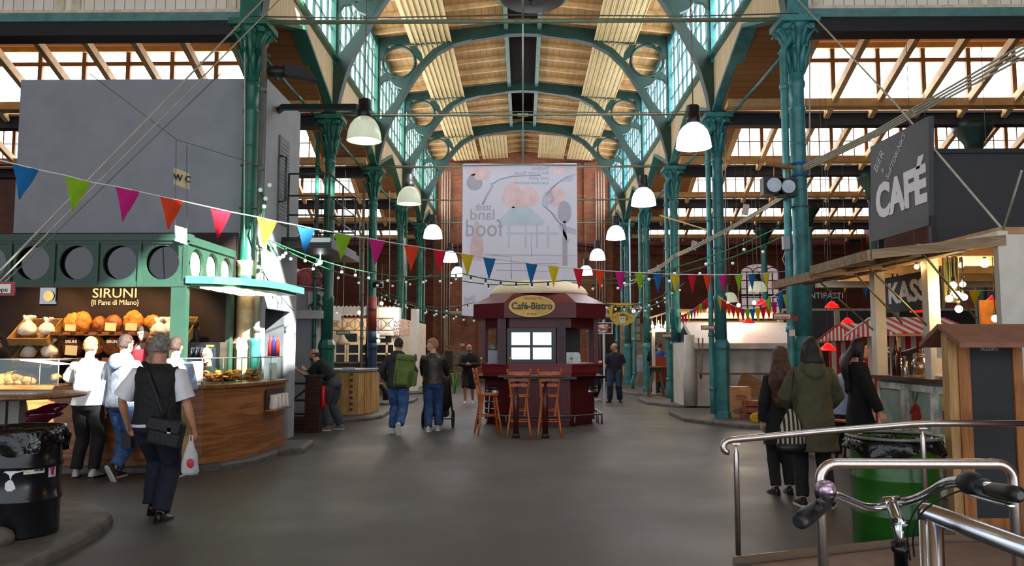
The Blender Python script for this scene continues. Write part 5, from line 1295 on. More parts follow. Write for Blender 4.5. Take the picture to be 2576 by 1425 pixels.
ob('valance', M().prism([(TY-.36, ze-.17), (TY-.33, ze-.17), (TY-.33, ze-.02), (TY-.36, ze-.02)], x1, xb+.25, 'x').prism([(TY-.35, ze-.17), (TY+1.0, zr_-.15), (TY+1.0, zr_-.02), (TY-.35, ze-.02)], x1-.01, x1, 'x'), canvas, t)
ob('gathered_corner', M().tube([(xa+.12, TY-.05, .12), (xa+.12, TY-.05, 1.0), (xa+.14, TY-.04, 2.0)], [.17, .18, .15], 14), canvas, t)
t = thing('market_tent', 'smaller slack white tarpaulin roof left of the canvas tent', 'tent', (4.9, 24.5, .1))
xq0, xq1 = P(1704, 850, 23.6).x+.25, P(1754, 850, 23.6).x; ze_, zr2_ = P(0, 853, 23.6).z, P(0, 812, 24.6).z
ob('roof_sheet', M().prism([(23.6, ze_), (24.6, zr2_), (25.6, ze_), (25.6, ze_-.03), (24.6, zr2_-.03), (23.6, ze_-.03)], xq0, xq1+.6, 'x'), canv2, t)
for yq in (23.65, 25.55): ob('pole', M().tube([(xq0+.05, yq, ze_), (xq0+.05, yq, .1)], .02, 6), edge, t)
rs = stripes('red_white_stripes', '#b5242a', '#d9cfc0', .1, 0); rsy = stripes('red_white_stripes_y', '#b5242a', '#d9cfc0', .1, 1)
# striped stall between 4th and 5th column
t = thing('striped_stall', 'far stall with red and white striped curtain edges and white frame', 'stall', (5.0, 28, .1))
xa, xb = P(1641, 900, 27).x, P(1712, 900, 27).x; zt_ = P(1670, 828, 27).z
ob('frame', M().bb(xa, xa+.1, 27, 27.1, .1, zt_).bb(xa, xb+.3, 27, 27.1, zt_-.1, zt_).bb(xb+.2, xb+.3, 27, 27.1, .1, zt_), mat('white_frame', '#dcd9d2', .5, var=0), t)
m = M(); zc_ = P(0, 840, 27).z
m.prism([(xa+.45, zt_-.1), (xa+.62, zt_-.1), (xa+.8, zt_-.5), (xa+.75, 1.1), (xa+.62, 1.1), (xa+.66, zt_-.5)], 26.95, 26.98, 'y').bb(xb+.1, xb+.2, 26.93, 26.96, 1.1, zt_)
ob('striped_curtain', m, mat('red_curtain', '#c22a2a', .7, var=.1), t)
m = M().prism([(xa+.62, zt_-.1), (xa+.72, zt_-.1), (xa+.92, zt_-.5), (xa+.9, 1.1), (xa+.8, 1.1), (xa+.84, zt_-.5)], 26.95, 26.98, 'y').bb(xb+.0, xb+.1, 26.93, 26.96, 1.1, zt_)
ob('white_curtain', m, mat('white_curtain', '#e5ded2', .7, var=.05), t)
ob('table_board', M().bb(xa-.1, xb+.2, 26.6, 27.0, 1.0, 1.04).bb(xa, xb+.2, 27.05, 27.08, .5, 1.35), mat('red_bench', '#a5452e', .5), t)
ob('railing_rack', M().tube([P(1635, 800, 27), P(1690, 783, 27.5)], .03, 6).tube([P(1636, 836, 27), P(1690, 822, 27.5)], .04, 6).tube([P(1640, 800, 27), P(1640, 836, 27)], .015, 5).tube([P(1652, 797, 27), P(1652, 834, 27)], .015, 5).tube([P(1664, 793, 27.1), P(1664, 832, 27.1)], .015, 5).tube([P(1676, 789, 27.2), P(1676, 829, 27.2)], .015, 5), mat('white_frame', '#dcd9d2', .5, var=0), t)
for k, (u, v) in enumerate(((1642, 822), (1650, 832), (1657, 819), (1665, 831), (1674, 821), (1658, 828))):
    c = P(u, v, 26.9); one('round_bulb', M().ball(c, .055, 10, 8).tube([c, c+V(0, 0, .16)], .012, 5), bulbm, 'glowing warm bulb in the cluster over the striped stall', 'bulb', 'bulb cluster over the striped stall')
# glowing neon strips behind the tent
for k, v in enumerate((792, 798)):
    a, b_ = P(1715, v, 27.5), P(1985, v+1, 27.5); one('light_strip', M().tube([a, b_], .022, 6).bb(a.x, b_.x, 27.52, 27.56, a.z-.05, a.z+.06), glow('warm_strip', '#ffc070', 3.2), '%s warm light strip running behind the tent roof' % ('upper', 'lower')[k], 'light strip', 'warm light strips')
a, b_ = P(1706, 782, 27.5), P(2200, 784, 27.5)
one('aisle_shelf_beam', M().bb(a.x, 12, 27.6, 27.8, a.z-.06, a.z+.06).bb(a.x, 12, 27.6, 27.7, a.z-.45, a.z-.35).bb(7.5, 7.6, 27.6, 27.7, .1, a.z).bb(11, 11.1, 27.6, 27.7, .1, a.z), mat('pale_shelf', '#a59a86', .6), 'long pale timber frame with beams behind the tents', 'frame')
# far centre right: dark door with sign, shelves, notice board
t = thing('aisle_booth', 'low pale booth with shelves against the right end wall', 'booth', (6, 36, 0))
xa, xb = P(1560, 850, 36).x, P(1650, 850, 36).x
ob('walls', M().bb(xa, xb+2, 36, 36.1, 0, P(0, 815, 36).z), mat('dull_beige_board', '#8f8676', .7), t)
m = M()
for k in range(5): m.bb(xa+.05, xa+.9, 35.93, 36, 2.0+k*.35, 2.28+k*.35)
ob('shelf_goods', m, mat('pale_shelf', '#a59a86', .6, var=.4, scale=9), t)
framed('wall_notice', P(1545, 875, 38.9), .35, .18, mat('pale_notice', '#c8c0b0', .6, var=0), 'small pale notice on the dark brown door', 0)
struct('door_1', M().bb(3.3, 4.9, WY-.12, WY-.04, 0, 3.1), mat('dark_brown_door', '#3a2a22', .6, var=.2))
dm = M().bb(3.15, 3.3, WY-.16, WY-.04, 0, 3.3).bb(4.9, 5.05, WY-.16, WY-.04, 0, 3.3).bb(3.15, 5.05, WY-.16, WY-.04, 3.1, 3.3)
struct('trim_90', dm, mat('grey_door_frame', '#8d8f90', .5))
one('table_cloth', M().bb(P(1587, 0, 31).x, P(1614, 0, 31).x, 31, 31.3, .75, P(0, 893, 31).z), mat('pale_blue_cloth', '#aab0bd', .8, var=.1), 'pale blue cloth hanging over a table by the far teal column', 'cloth')
# left back: white door frame, vertical pipes, green stools, easel
struct('trim_91', M().bb(-3.85, -3.7, WY-.2, WY-.05, 0, 3.4).bb(-3.85, -2.7, WY-.2, WY-.05, 3.3, 3.45), mat('ivory_paint2', '#c9bda6', .5))
for s, sd in ((-1, 'left'), (1, 'right')):
    for k in range(4):
        x = s*(3.72+k*.13-.1); one('wall_pipe', M().tube([(x, WY-.25, 1.0 if s > 0 else .5), (x, WY-.25, 10.4)], .028, 6), mat('pale_pipe', '#c4b6a4', .5), 'thin pale vertical pipe, %s of four on the %s side of the end wall' % (ORD[k], sd), 'pipe', 'thin vertical pipes on the end wall')
grn = mat('bright_green_metal', '#3f9a1f', .35, var=.05)
def metal_stool(loc, label, m=grn, h=.72, group='green metal stools'):
    t = thing('metal_stool', label, 'stool', loc, 0, group)
    ob('seat', M().lathe([(.16, h-.03), (.165, h), (.0, h+.005)], (0, 0, 0), 16), m, t, world=False)
    for k in range(4):
        a = PI/4+k*PI/2; d = V(math.cos(a), math.sin(a), 0); ob('leg', M().tube([d*.14+V(0, 0, h-.02), d*.26], [.018, .022], 6), m, t, world=False)
    ob('brace', M().tube([(.19*math.cos(a), .19*math.sin(a), .3) for a in [PI/4+k*PI/2 for k in range(4)]], .012, 5, closed=True), m, t, world=False)
    return t
for k, (u, v, lab) in enumerate(((1131, 990, 'bright green metal stool nearest the leather jacketed man'), (1156, 988, 'bright green metal stool nearest the man in shorts'))): metal_stool(tuple(G(u, v)), lab)
metal_stool(tuple(G(1128, 972)), 'dim green metal stool behind the other two', mat('olive_metal', '#47542a', .5))
c = P(1137, 880, 37); c.z = 0; t = thing('easel_shelf', 'wooden easel with a dark board beside the green stools', 'easel', (c.x, c.y, 0))
ob('frame', M().beam((c.x-.4, c.y, 0), (c.x-.35, c.y, 2.0), .06, .05, up=(0, 1, 0)).beam((c.x+.4, c.y, 0), (c.x+.35, c.y, 2.0), .06, .05, up=(0, 1, 0)).bb(c.x-.42, c.x+.42, c.y-.05, c.y, 1.7, 1.77).bb(c.x-.42, c.x+.42, c.y-.05, c.y, 1.5, 1.55), wood('easel_wood', '#a5713f', '#7c4f28', 'z', 3, .5), t)
ob('board', M().bb(c.x-.34, c.x+.34, c.y-.02, c.y+.01, .5, 1.5), mat('dark_olive_board', '#2a2a20', .6), t)
c = P(1156, 880, 36); c.z = 0; one('magazine_rack', M().bb(c.x-.3, c.x+.3, c.y, c.y+.3, 0, 1.55).bb(c.x-.28, c.x+.28, c.y-.05, c.y, .9, 1.4), mat('cluttered_rack', '#6c5c4a', .7, var=.5, scale=12), 'tall cluttered rack of papers left of the man in shorts', 'rack')
framed('wall_notice', P(1161, 868, 38.8), .28, .12, mat('pale_notice', '#c8c0b0', .6, var=0), 'tiny pale notice on the brick wall left of the man in shorts', 0)

# stools, trestles, furniture on the right kerbs ---------------------------------
trm = mat('weathered_wood', '#6d5a42', .7, var=.2, scale=9)
def trestle(u, v, z0, hz, lab, spread=.26):
    c = G(u, v, z0); t = thing('wooden_trestle', lab, 'trestle', (c.x, c.y, z0), 0, 'wooden trestles on the right kerbs'); h = hz-z0
    ob('top_block', M().bb(-.13, .13, -.1, .1, h-.14, h-.02), mat('black_block', '#2a2622', .6), t, world=False)
    ob('board', M().bb(-.24, .24, -.14, .14, h-.02, h), trm, t, world=False)
    for sx in (-1, 1):
        for sy in (-1, 1): ob('leg', M().beam((sx*.08, sy*.06, h-.06), (sx*spread, sy*.2, 0), .035, .035), trm, t, world=False)
trestle(1763, 1018, .1, .98, 'weathered trestle stool left of the second teal column'); trestle(1905, 1005, .1, 1.0, 'weathered trestle stool right of the second teal column')
trestle(1652, 1000, .1, 1.05, 'far trestle table leg by the striped stall')
a, b_ = P(1755, 952, 20.3), P(1975, 955, 20.3)
one('trestle_plank', M().bb(a.x, b_.x, 20.15, 20.45, .98, 1.02), trm, 'long thin plank lying across the trestles before the tent', 'plank')
for k, (u1, u2) in enumerate(((1757, 1762), (1768, 1764))):
    a = P(u1, 852, 20.9); b_ = P(u2, 952, 20.35); one('tent_pole', M().beam(a, b_, .03, .03), trm, 'thin %s prop stick leaning from the trestle to the tent eave' % ('left', 'right')[k], 'pole', 'prop sticks under the tent eave')
bir = wood('birch_ply', '#cf9f6c', '#b98450', 'x', 2, .5)
c = G(1862, 1052, .1); t = thing('birch_shelf', 'birch plywood children step shelf with oval cut-outs', 'shelf', (c.x, c.y, .1))
m = M()
for k in range(2): m.holeplate(0, .15+.3*k, .5, .3, .17, -.01, .01, 'y', 24, .06)
ob('side_panel', m.bb(-.25, .25, -.01, .01, .6, .68), bir, t, world=False)
m = M()
for k in range(2): m.holeplate(0, .15+.3*k, .5, .3, .17, .39, .41, 'y', 24, .06)
ob('side_panel', m, bir, t, world=False)
for z in (.3, .66): ob('shelf_board', M().bb(-.24, .24, 0, .4, z, z+.02), bir, t, world=False)
c = G(1906, 1055, .1)
t = thing('low_crate_stack', 'stack of low reddish wooden crates beside the birch shelf', 'crate', (c.x, c.y, .1))
for k in range(3): ob('crate', M().bb(-.3+.02*k, .45, 0, .4, k*.14, k*.14+.11).bb(-.3, -.25, -.03, 0, k*.14, k*.14+.13), mat('red_brown_crate', '#9a5a3c', .6, var=.2), t, world=False)
c = G(1905, 1030, .1); one('plywood_sheet', M().prism([(c.x-.5, .6), (c.x-.35, .98), (c.x-.1, .95), (c.x+.5, .6), (c.x+.5, .4), (c.x-.5, .4)], c.y+.1, c.y+.13, 'y').bb(c.x-.5, c.x+.5, c.y+.1, c.y+.13, .1, .42), bir, 'curved sheet of orange plywood leaning behind the birch shelf', 'board')
c = G(1917, 1062, .1); t = thing('toy_vehicle', 'red and yellow toy vehicle on the kerb', 'toy', (c.x, c.y, .1))
for (x, z) in ((-.16, .09), (.14, .07)): ob('wheel', M().lathe([(.09, -.03), (.1, -.02), (.1, .02), (.09, .03)], (x, -.05, z), 16, Matrix.Rotation(PI/2, 3, 'X')), mat('toy_yellow', '#dcb41e', .35, var=.05), t, world=False)
ob('body', M().ball((.0, .0, .14), (.17, .09, .09), 14, 8).tube([(-.1, 0, .16), (.05, 0, .22), (.18, 0, .12)], .03, 8), mat('toy_red', '#a81420', .35, var=.05), t, world=False)
bc = G(1982, 1098, .0); t = thing('drum_bin', 'slim dark green drum bin half hidden behind the long-haired woman', 'bin', (bc.x, bc.y+.3, 0)); 
gpaint = mat('green_drum_paint', '#1f5a17', .3, var=.12, scale=3); drum(t, V(bc.x, bc.y+.3, .02), gpaint, .28, .9); liner(t, V(bc.x, bc.y+.3, .02), .28, .9, .1, 5)

# Rauchklappe signs
signr = mat('sign_red', '#a31f2c', .4, var=0); signw = mat('sign_white', '#e8e2d4', .4, var=0)
def klappe(u, v, Y, wpx, hpx, lab, body='Rauchklappe', bx=0, fr_=signr):
    c = P(u, v, Y); w_ = wpx/2000*Y; h_ = hpx/2000*Y; t = thing('small_sign', lab, 'sign', c, group='small red bordered signs')
    ob('board', M().box((0, 0, 0), (w_, .015, h_)), fr_, t, world=False); ob('white_face', M().box((0, -.01, 0), (w_*.86, .01, h_*.66)), signw, t, world=False)
    ob('bracket', M().box((0, .17, 0), (.03, .33, .03)), hous, t, world=False)
    o = text('lettering', body, h_*.5, mat('ink_black', '#181818', .5, var=0), (0, 0, 0)); o.data.transform(Matrix.Diagonal((w_*.74/o.dimensions.x, 1, 1, 1))); o.parent = t; o.location = (bx, -.018, -.01)
klappe(-22, 727, 7.2, 122, 34, 'red bordered sign cut by the left frame edge'); klappe(1967, 797, 12.3, 46, 16, 'red bordered sign on the drain pipe of the nearest right column')
klappe(1781, 825, 17.6, 34, 11, 'red bordered sign on the second right column'); klappe(1677, 845, 22.9, 24, 8, 'red bordered sign on the third right column')
klappe(863, 838, 19.5, 34, 9, 'green and white sign above the cream dome pendant', fr_=tealL); klappe(960, 850, 25.7, 22, 7, 'tiny white sign on the antique facade', fr_=blackp)
c = P(2007, 802, 12.45); one('round_sticker', M().disc((c.x, CY_[0]-.16, c.z), .045, 'y', 20, .01), signr, 'round red sticker on the nearest teal column', 'sticker')
framed('number_plate', V(P(1998, 838, 12.4).x, CY_[0]-.2, P(1998, 838, 12.4).z), .08, .1, signw, 'small square cream plate on the nearest teal column', 0)
# spotlights on the nearest right column
c = P(1955, 467, 12.3); t = thing('stage_lights', 'pair of black stage spotlights clamped to the nearest teal column', 'spotlight', c)
for k, (u, v, r_) in enumerate(((1947, 466, .13), (1983, 470, .12))):
    p = P(u, v, 12.1); o = ob('lamp_body', M().lathe([(.02, .3), (r_*.8, .26), (r_, .1), (r_, 0)], p, 20, Matrix.Rotation(-PI/2, 3, 'X')).box(p+V(0, .12, 0), (.3, .2, .27)), hous, t)
    ob('lens', M().disc(p+V(0, -.01, 0), r_*.86, 'y', 20, .02), mat('grey_lens', '#8f979b', .15, .5, var=.1), o)
a, b_ = P(1925, 412, 12.3), P(1998, 422, 12.4)
ob('bar', M().beam(a, b_, .05, .05).tube([P(1947, 415, 12.3), P(1947, 445, 12.2)], .012, 5).tube([P(1983, 418, 12.3), P(1983, 450, 12.2)], .012, 5), mat('orange_brown_bar', '#9a6a40', .6), t)
ob('blue_strap', M().lathe([(.155, 0), (.155, .04)], (CX, 12.7, P(2000, 418, 12.7).z), 16).lathe([(.155, 0), (.155, .04)], (CX, 12.7, P(2000, 447, 12.7).z), 16), mat('blue_strap', '#2a5fa8', .5, var=0), t)
c = P(1977, 612, 12.35); one('junction_box', M().box(c, (.1, .08, .2)).tube([c+V(0, 0, -.1), c+V(-.06, 0, -.25), c+V(.02, 0, -.45)], .008, 5), mat('pale_grey_box', '#aeb5bb', .5, var=0), 'pale grey junction box on the drain pipe of the nearest right column', 'box')
for s_, u, v, lab in ((1, 1700, 360, 'dark loudspeaker on the second right column'), (-1, 705, 180, 'dark floodlight on the nearest left column'), (-1, 955, 716, 'short black cylinder spotlight on the third left column')):
    Y = 12.3 if u == 705 else (22.9 if u == 955 else 17.7); c = P(u, v, Y)
    if u == 1700: continue
    t = thing('floodlight', lab, 'spotlight', c)
    ob('housing', M().lathe([(.05, -.2), (.09, -.18), (.1, .1)], (0, 0, 0), 14, Matrix.Rotation(PI/2, 3, 'Y')), hous, t, world=False)
    if u == 705: ob('hood', M().prism([(.1, .12), (.5, -.02), (.62, -.18), (.3, -.1), (.1, -.08)], -.1, .1, 'y'), hous, t, world=False)
    ob('bracket', M().beam((-.15, 0, 0), (-.15, .35, 0), .04, .04), hous, t, world=False)
# ================================================================ NEAR RIGHT STALL
SX = 4.62; wht = mat('off_white_paint', '#d9d3c4', .5, var=.08, scale=3); wht2 = mat('chipped_white_paint', '#dfe2da', .5, var=.12, scale=6, dirt='#8a8a7c')
grb = mat('slate_board', '#3f4246', .6, var=.05, scale=3); grd = mat('dark_slate_board', '#2c2d30', .6, var=.05)
YN, YFAR = 7.62, 10.5
zct = 1.3
st = thing('bar_stall', 'white painted bar stall with open flaps and a counter of old window sashes', 'stall', (5.8, 9, 0))
m = M()
for (u, Y, wpx) in ((2216, 10.35, 26), (2352, 8.95, 28)):
    x = SX+.1; w_ = wpx/2000*Y; m2 = M().bb(P(u, 800, Y).x-w_/2, P(u, 800, Y).x+w_/2, Y, Y+.14, zct, 2.72); ob('post', m2, wht, st)
x0 = P(2520, 800, YN).x
ob('end_wall', M().bb(x0, 7.5, YN, YN+.08, 0, P(2520, 590, YN).z), wht, st)
ob('roof_fascia', M().bb(SX-.02, SX+.08, YN+.09, YFAR+.1, 2.68, 2.78).bb(SX, 8.2, YFAR+2.0, YFAR+2.1, 2.6, 2.75), wht, st)
ob('roof', M().bb(SX, 8.2, YN+.1, YFAR+2.1, 2.76, 2.82), mat('tan_ply', '#b58d5e', .6), st)
# roof beams
m = M()
for y in (8.4, 9.4, 10.4, 11.6): m.bb(SX, 8.2, y, y+.1, 2.62, 2.76)
ob('roof_beam', m, rafter_m, st)
ob('worktop', M().bb(SX-.06, SX+.55, YN+.1, YFAR+.05, zct-.05, zct), wood('bar_top', '#6d4a34', '#4f3222', 'y', 2, .35), st)
ob('counter_body', M().bb(SX+.03, SX+.5, YN+.1, YFAR, 0, zct-.05), mat('grey_green_panel', '#9aa79c', .6, var=.15), st)
# sashes: two tiers
ys = [YN+.12, 8.35, 9.05, 9.75, 10.48]
for i in range(4):
    for (z0, z1, tn) in ((.02, .56, 'lower'), (.62, 1.22, 'upper')):
        y0, y1 = ys[i]+.004, ys[i+1]-.004; f = M(); x_ = SX-.02; w_ = .08
        f.bb(x_, SX+.03, y0, y1, z1-w_, z1).bb(x_, SX+.03, y0, y1, z0, z0+w_).bb(x_, SX+.03, y0, y0+w_, z0, z1).bb(x_, SX+.03, y1-w_, y1, z0, z1)
        o = ob('window_sash', f, wht2, st, bev=.006)
        ob('pane', M().bb(SX, SX+.01, y0+w_, y1-w_, z0+w_, z1-w_), mat('pale_green_pane', '#9fb0a4', .2, var=.1), o)
        if tn == 'upper': ob('latch', M().bb(x_-.015, x_, (y0+y1)/2-.04, (y0+y1)/2+.04, z0+.02, z0+.05), rust, o)
ob('rail_board', M().bb(SX-.05, SX+.03, YN+.1, YFAR, .56, .62), wht2, st)
rf = mat('red_painted_flower', '#a8181c', .5, var=.2, scale=20); gf = mat('green_leaf_paint', '#4f6b3a', .6, var=.2)
def onwall(u, v): return XP(u, v, SX-.004)
c = onwall(2304, 1040); m = M()
for k in range(6):
    a = 2*PI*k/6+.3; m.ball(c+V(0, .07*math.cos(a), .07*math.sin(a)), (.006, .06, .055), 10, 8)
fl = ob('painted_flower', m, rf, st)
m = M()
for (dy, dz, r_) in ((.05, -.12, .3), (-.08, -.1, -.5), (.1, .02, 1.0), (0, .14, .1), (.06, .2, -.3), (-.05, .22, .4)): m.ball(c+V(.001, dy, dz), (.004, .02, .08), 8, 8, Matrix.Rotation(r_, 3, 'X'))
ob('painted_leaves', m, gf, st)
for (u, v, cl, lab) in ((2376, 1010, '#d9a81e', 'yellow bottle picture'), (2378, 1050, '#b02418', 'red label sticker'), (2385, 1085, '#8a2a1a', 'dark red sticker'), (2370, 1150, '#2b3a2a', 'dark sticker'), (2380, 1195, '#6a5a4a', 'brown sticker')):
    c = XP(u, v, SX-.03); one('sticker', M().box(c, (.008, .09, .12)), mat('sticker_'+cl, cl, .5, var=.15), lab+' on the white window sash', 'sticker', 'stickers on the bar stall')
# flaps
flw = wood('flap_wood', '#a88c6a', '#7d6346', 'x', 2, .6); flu = mat('pale_flap_board', '#cdbd9c', .6, var=.1)
for k, (y0, y1, xo, zo) in enumerate(((YN+.02, 9.18, 3.34, 2.56), (9.22, 10.6, 3.34, 2.5))):
    t = thing('hinged_flap', '%s propped timber flap of the bar stall' % ('near', 'far')[k], 'flap', (SX, y0, 2.7), group='propped flaps of the bar stall')
    m = M(); A = V(SX, 0, 2.7); B = V(xo, 0, zo)
    m.prism([(SX, 2.68), (xo, zo-.02), (xo, zo+.02), (SX, 2.72)], y0, y1, 'y'); ob('board', m, flu, t)
    m = M().prism([(SX, 2.63), (xo, zo-.06), (xo, zo+.03), (SX, 2.73)], y0-.03, y0+.02, 'y').prism([(SX, 2.63), (xo, zo-.06), (xo, zo+.03), (SX, 2.73)], y1-.05, y1, 'y').bb(xo-.03, xo+.03, y0, y1, zo-.07, zo+.03)
    for q in (.33, .66):
        xx = SX+(xo-SX)*q; zz = 2.68+(zo-2.7)*q; m.bb(xx-.05, xx+.05, y0, y1, zz-.06, zz)
    yy = (y0+y1)/2; m.prism([(SX, 2.63), (xo, zo-.07), (xo, zo), (SX, 2.7)], yy-.03, yy+.03, 'y')
    ob('battens', m, flw, t)
    ob('prop', M().tube([(xo+.55, y0+.12, zo-.02+.04), (SX-.02, y0+.5, 1.95)], .011, 8), mat('brass_prop', '#94835a', .4, .6), t)
    ob('prop', M().tube([(xo+.5, y1-.3, zo+.0), (SX-.02, y1-.15, 1.85)], .011, 8), mat('brass_prop', '#94835a', .4, .6), t)
one('flap_hook', M().box(P(2312, 622, YN+.3), (.12, .04, .03)).box(P(2312, 628, YN+.3), (.03, .03, .1)), wht, 'small cream T-shaped block on top of the near flap', 'block')
# signs: cafe board & dark panel
XS = 4.62
a, b_, c_, d_ = XP(2190, 370, XS), XP(2336, 292, XS), XP(2336, 567, XS), XP(2190, 610, XS)
t = thing('cafe_sign', 'big slate grey board reading CAFÉ above the bar stall', 'sign', (XS, a.y, d_.z))
ob('board', M().add([a, b_, c_, d_, a+V(.06, 0, 0), b_+V(.06, 0, 0), c_+V(.06, 0, 0), d_+V(.06, 0, 0)], [(0, 3, 2, 1), (4, 5, 6, 7), (0, 1, 5, 4), (1, 2, 6, 5), (2, 3, 7, 6), (3, 0, 4, 7)]), grb, t)
wl = mat('white_letter', '#dfe1e4', .5, var=0)
RT = (PI/2, 0, -PI/2)
W_ = a.y-b_.y; H_ = a.z-d_.z; yc = (a.y+b_.y)/2; zc_ = (a.z+d_.z)/2
o = text('lettering', 'CAFÉ', .4, wl, (XS-.005, yc, d_.z+H_*.33), rot=RT, par=t, bold=.02, ext=.004)
d = o.dimensions; o.data.transform(Matrix.Diagonal((W_*.86/d.x, H_*.52/d.y*.86, 1, 1))); o.location = Vector((XS-.005, yc, d_.z+H_*.37))-woff(t)
ch = mat('chalk', '#cfd3d8', .8, var=0)
for body, fx, fz, sz in (('BiER', .16, .80, .17), ('&', .22, .69, .09), ('SoFTDRiNKS', .46, .76, .12)):
    o = text('chalk_lettering', body, sz, ch, (XS-.004, a.y-W_*fx, d_.z+H_*fz), rot=RT, par=t)
    o.rotation_euler = (Matrix.Rotation(-PI/2, 3, 'Z') @ Matrix.Rotation(PI/2, 3, 'X') @ Matrix.Rotation(.72, 3, 'Z')).to_euler()
for y in (a.y-.08, b_.y+.1): ob('support', M().bb(XS+.012, XS+.075, y-.03, y+.03, 2.75, d_.z+.1), girder_m, t)
yb = 9.1; a, b_ = P(2340, 376, yb), P(2700, 376, yb); z0 = P(2340, 607, yb).z
t = thing('sign_panel', 'plain dark panel facing the viewer behind the CAFÉ board', 'panel', (6, yb, z0))
ob('panel', M().bb(XS+.07, 7.6, yb, yb+.04, z0, a.z), grd, t); ob('top_edge', M().bb(XS+.07, 7.6, yb-.03, yb, a.z-.05, a.z), girder_m, t)
ob('support', M().bb(5.2, 5.26, yb, yb+.05, 2.8, z0+.05).bb(7.0, 7.06, yb, yb+.05, 2.8, z0+.05), girder_m, t)
# Kasse sign inside
t = thing('till_sign', 'black sign with the word KASSE hanging behind the white posts', 'sign', P(2300, 735, 10.0))
a, b_ = P(2225, 740, 10.9), P(2372, 730, 9.4)
R = math.atan2(b_.y-a.y, b_.x-a.x); L_ = (b_-a).xy.length; mid = (a+b_)/2
t.location = mid; t.rotation_euler = (0, 0, R)
ob('board', M().box((0, 0, 0), (L_, .03, .47)), grd, t, world=False)
o = text('lettering', 'KASSE', .3, wl, (0, 0, 0), bold=.01, ext=.003); o.data.transform(Matrix.Diagonal((L_*.82/o.dimensions.x, 1.25, 1, 1))); o.parent = t; o.location = (.02, -.02, 0)
ob('cord', M().tube([(-.5, 0, .23), (-.45, 0, .42), (-.35, 0, .23)], .012, 6).tube([(.4, 0, .23), (.45, 0, .42), (.52, 0, .23)], .012, 6), hous, t, world=False)
c = P(2392, 705, 9.2); t = thing('hanging_board', 'small dark brown board draped with green cord under the stall roof', 'board', c)
ob('board', M().box((0, 0, 0), (.17, .03, .52)), mat('green_brown_board', '#4a4530', .7, var=.3), t, world=False); ob('cord', M().tube([(-.03, 0, .26), (-.02, 0, .38), (.04, 0, .4), (.06, 0, .26)], .013, 6), gf, t, world=False)
m = M(); 
for k in range(5): m.tube([(-.05+k*.025, -.02, .2), (-.06+k*.03, -.025, 0), (-.03+k*.02, -.02, -.22)], .006, 5)
ob('cord_loops', m, gf, t, world=False)
c = P(2512, 845-20, 9.6); t = framed('wooden_menu', P(2503, 795, 9.3), .34, .36, mat('orange_brown_board', '#a5682a', .6, var=.2, scale=9, emit='#a5682a', es=0), 'orange-brown menu board hanging at the end of the bar', 0)
# bulbs cluster
BK = [(2398, 718, 9), (2408, 742, 10), (2388, 752, 9), (2425, 748, 9), (2412, 778, 10), (2422, 716, 7), (2477, 662, 14), (2504, 802, 10), (2425, 646, 6), (2418, 668, 6), (2306, 672, 5), (2402, 735, 8)]
for k, (u, v, r_) in enumerate(BK):
    Y = 8.6+.05*k; c = P(u, v, Y); t = thing('bare_bulb', 'bright warm bare bulb under the bar roof', 'bulb', c, group='bare bulbs under the bar roof')
    ob('glass', M().ball((0, 0, 0), r_*.0028+.012, 12, 10), glow('bar_bulb', '#ffd890', 22), t, world=False)
    ob('socket', M().lathe([(.018, .03), (.02, .09)], (0, 0, 0), 8).tube([(0, 0, .09), (0, 0, max(.12, 2.74-c.z))], .006, 5), hous, t, world=False)
point('bar_light', P(2408, 745, 8.8), 15, (1, .68, .36), .12); point('bar_light', P(2477, 670, 9.2), 9, (1, .72, .42), .08); point('bar_light', P(2306, 690, 10.6), 8, (1, .7, .4), .08)
# counter goods
def onbar(u, v, X=SX+.15): p = XP(u, v, X); p.z = zct; return p
t = thing('chalk_menu', 'small black chalk menu standing on the bar end', 'sign', onbar(2228, 935)+V(-.02, .05, .0), .0)
ob('board', M().box((0, 0, .2), (.19, .02, .36)), mat('chalkboard_black', '#1b1c1d', .7, var=.05), t, world=False)
o = text('lettering', 'CEX', .1, wl, (0, 0, 0), bold=.004); o.parent = t; o.location = (0, -.013, .32)
for k in range(4): o = text('lettering', ('Bier vom Fass', 'Radler', 'Saft Schorle', 'Wasser')[k], .03, ch, (0, 0, 0)); o.parent = t; o.location = (0, -.013, .24-k*.05)
def bottle(c, m, lab, h=.26, r=.033):
    return one('bottle', M().lathe([(r*.95, 0), (r, .01), (r, h*.55), (r*.75, h*.66), (r*.38, h*.76), (r*.36, h), (0, h)], c, 14), m, lab, 'bottle', 'bottles on the bar')
bottle(onbar(2255, 940), mat('brown_glass_bottle', '#3a1a0c', .1, var=0), 'tall brown beer bottle beside the chalk menu', .45, .05)
bottle(onbar(2266, 942, SX+.3), mat('brown_glass_bottle', '#3a1a0c', .1, var=0), 'second brown beer bottle just behind the first', .36, .045)
one('drinking_glass', M().lathe([(.045, 0), (.05, .01), (.06, .22)], onbar(2278, 945), 14), glass('tumbler', '#dde6e0', .6), 'clear glass with a slice in it beside the beer bottles', 'glass')
c = onbar(2322, 950); t = thing('cookie_jar', 'round glass cookie jar filled with biscuits on the bar', 'jar', c)
ob('glass', M().lathe([(.07, 0), (.12, .04), (.135, .12), (.12, .2), (.08, .24), (.085, .26)], (0, 0, 0), 20, cap=False), glass('jar_glass', '#f0f4f2', .75), t, world=False)
for k in range(5): ob('biscuit', M().box((0, 0, .04+k*.032), (.13, .13, .024), Matrix.Rotation(.3*k, 3, 'Z')), mat('biscuit_brown', '#b5763a', .7, var=.2), t, world=False)
ob('lid', M().lathe([(.09, .26), (.09, .28), (.02, .3), (.03, .33), (0, .34)], (0, 0, 0), 16), glass('jar_glass', '#f0f4f2', .75), t, world=False)
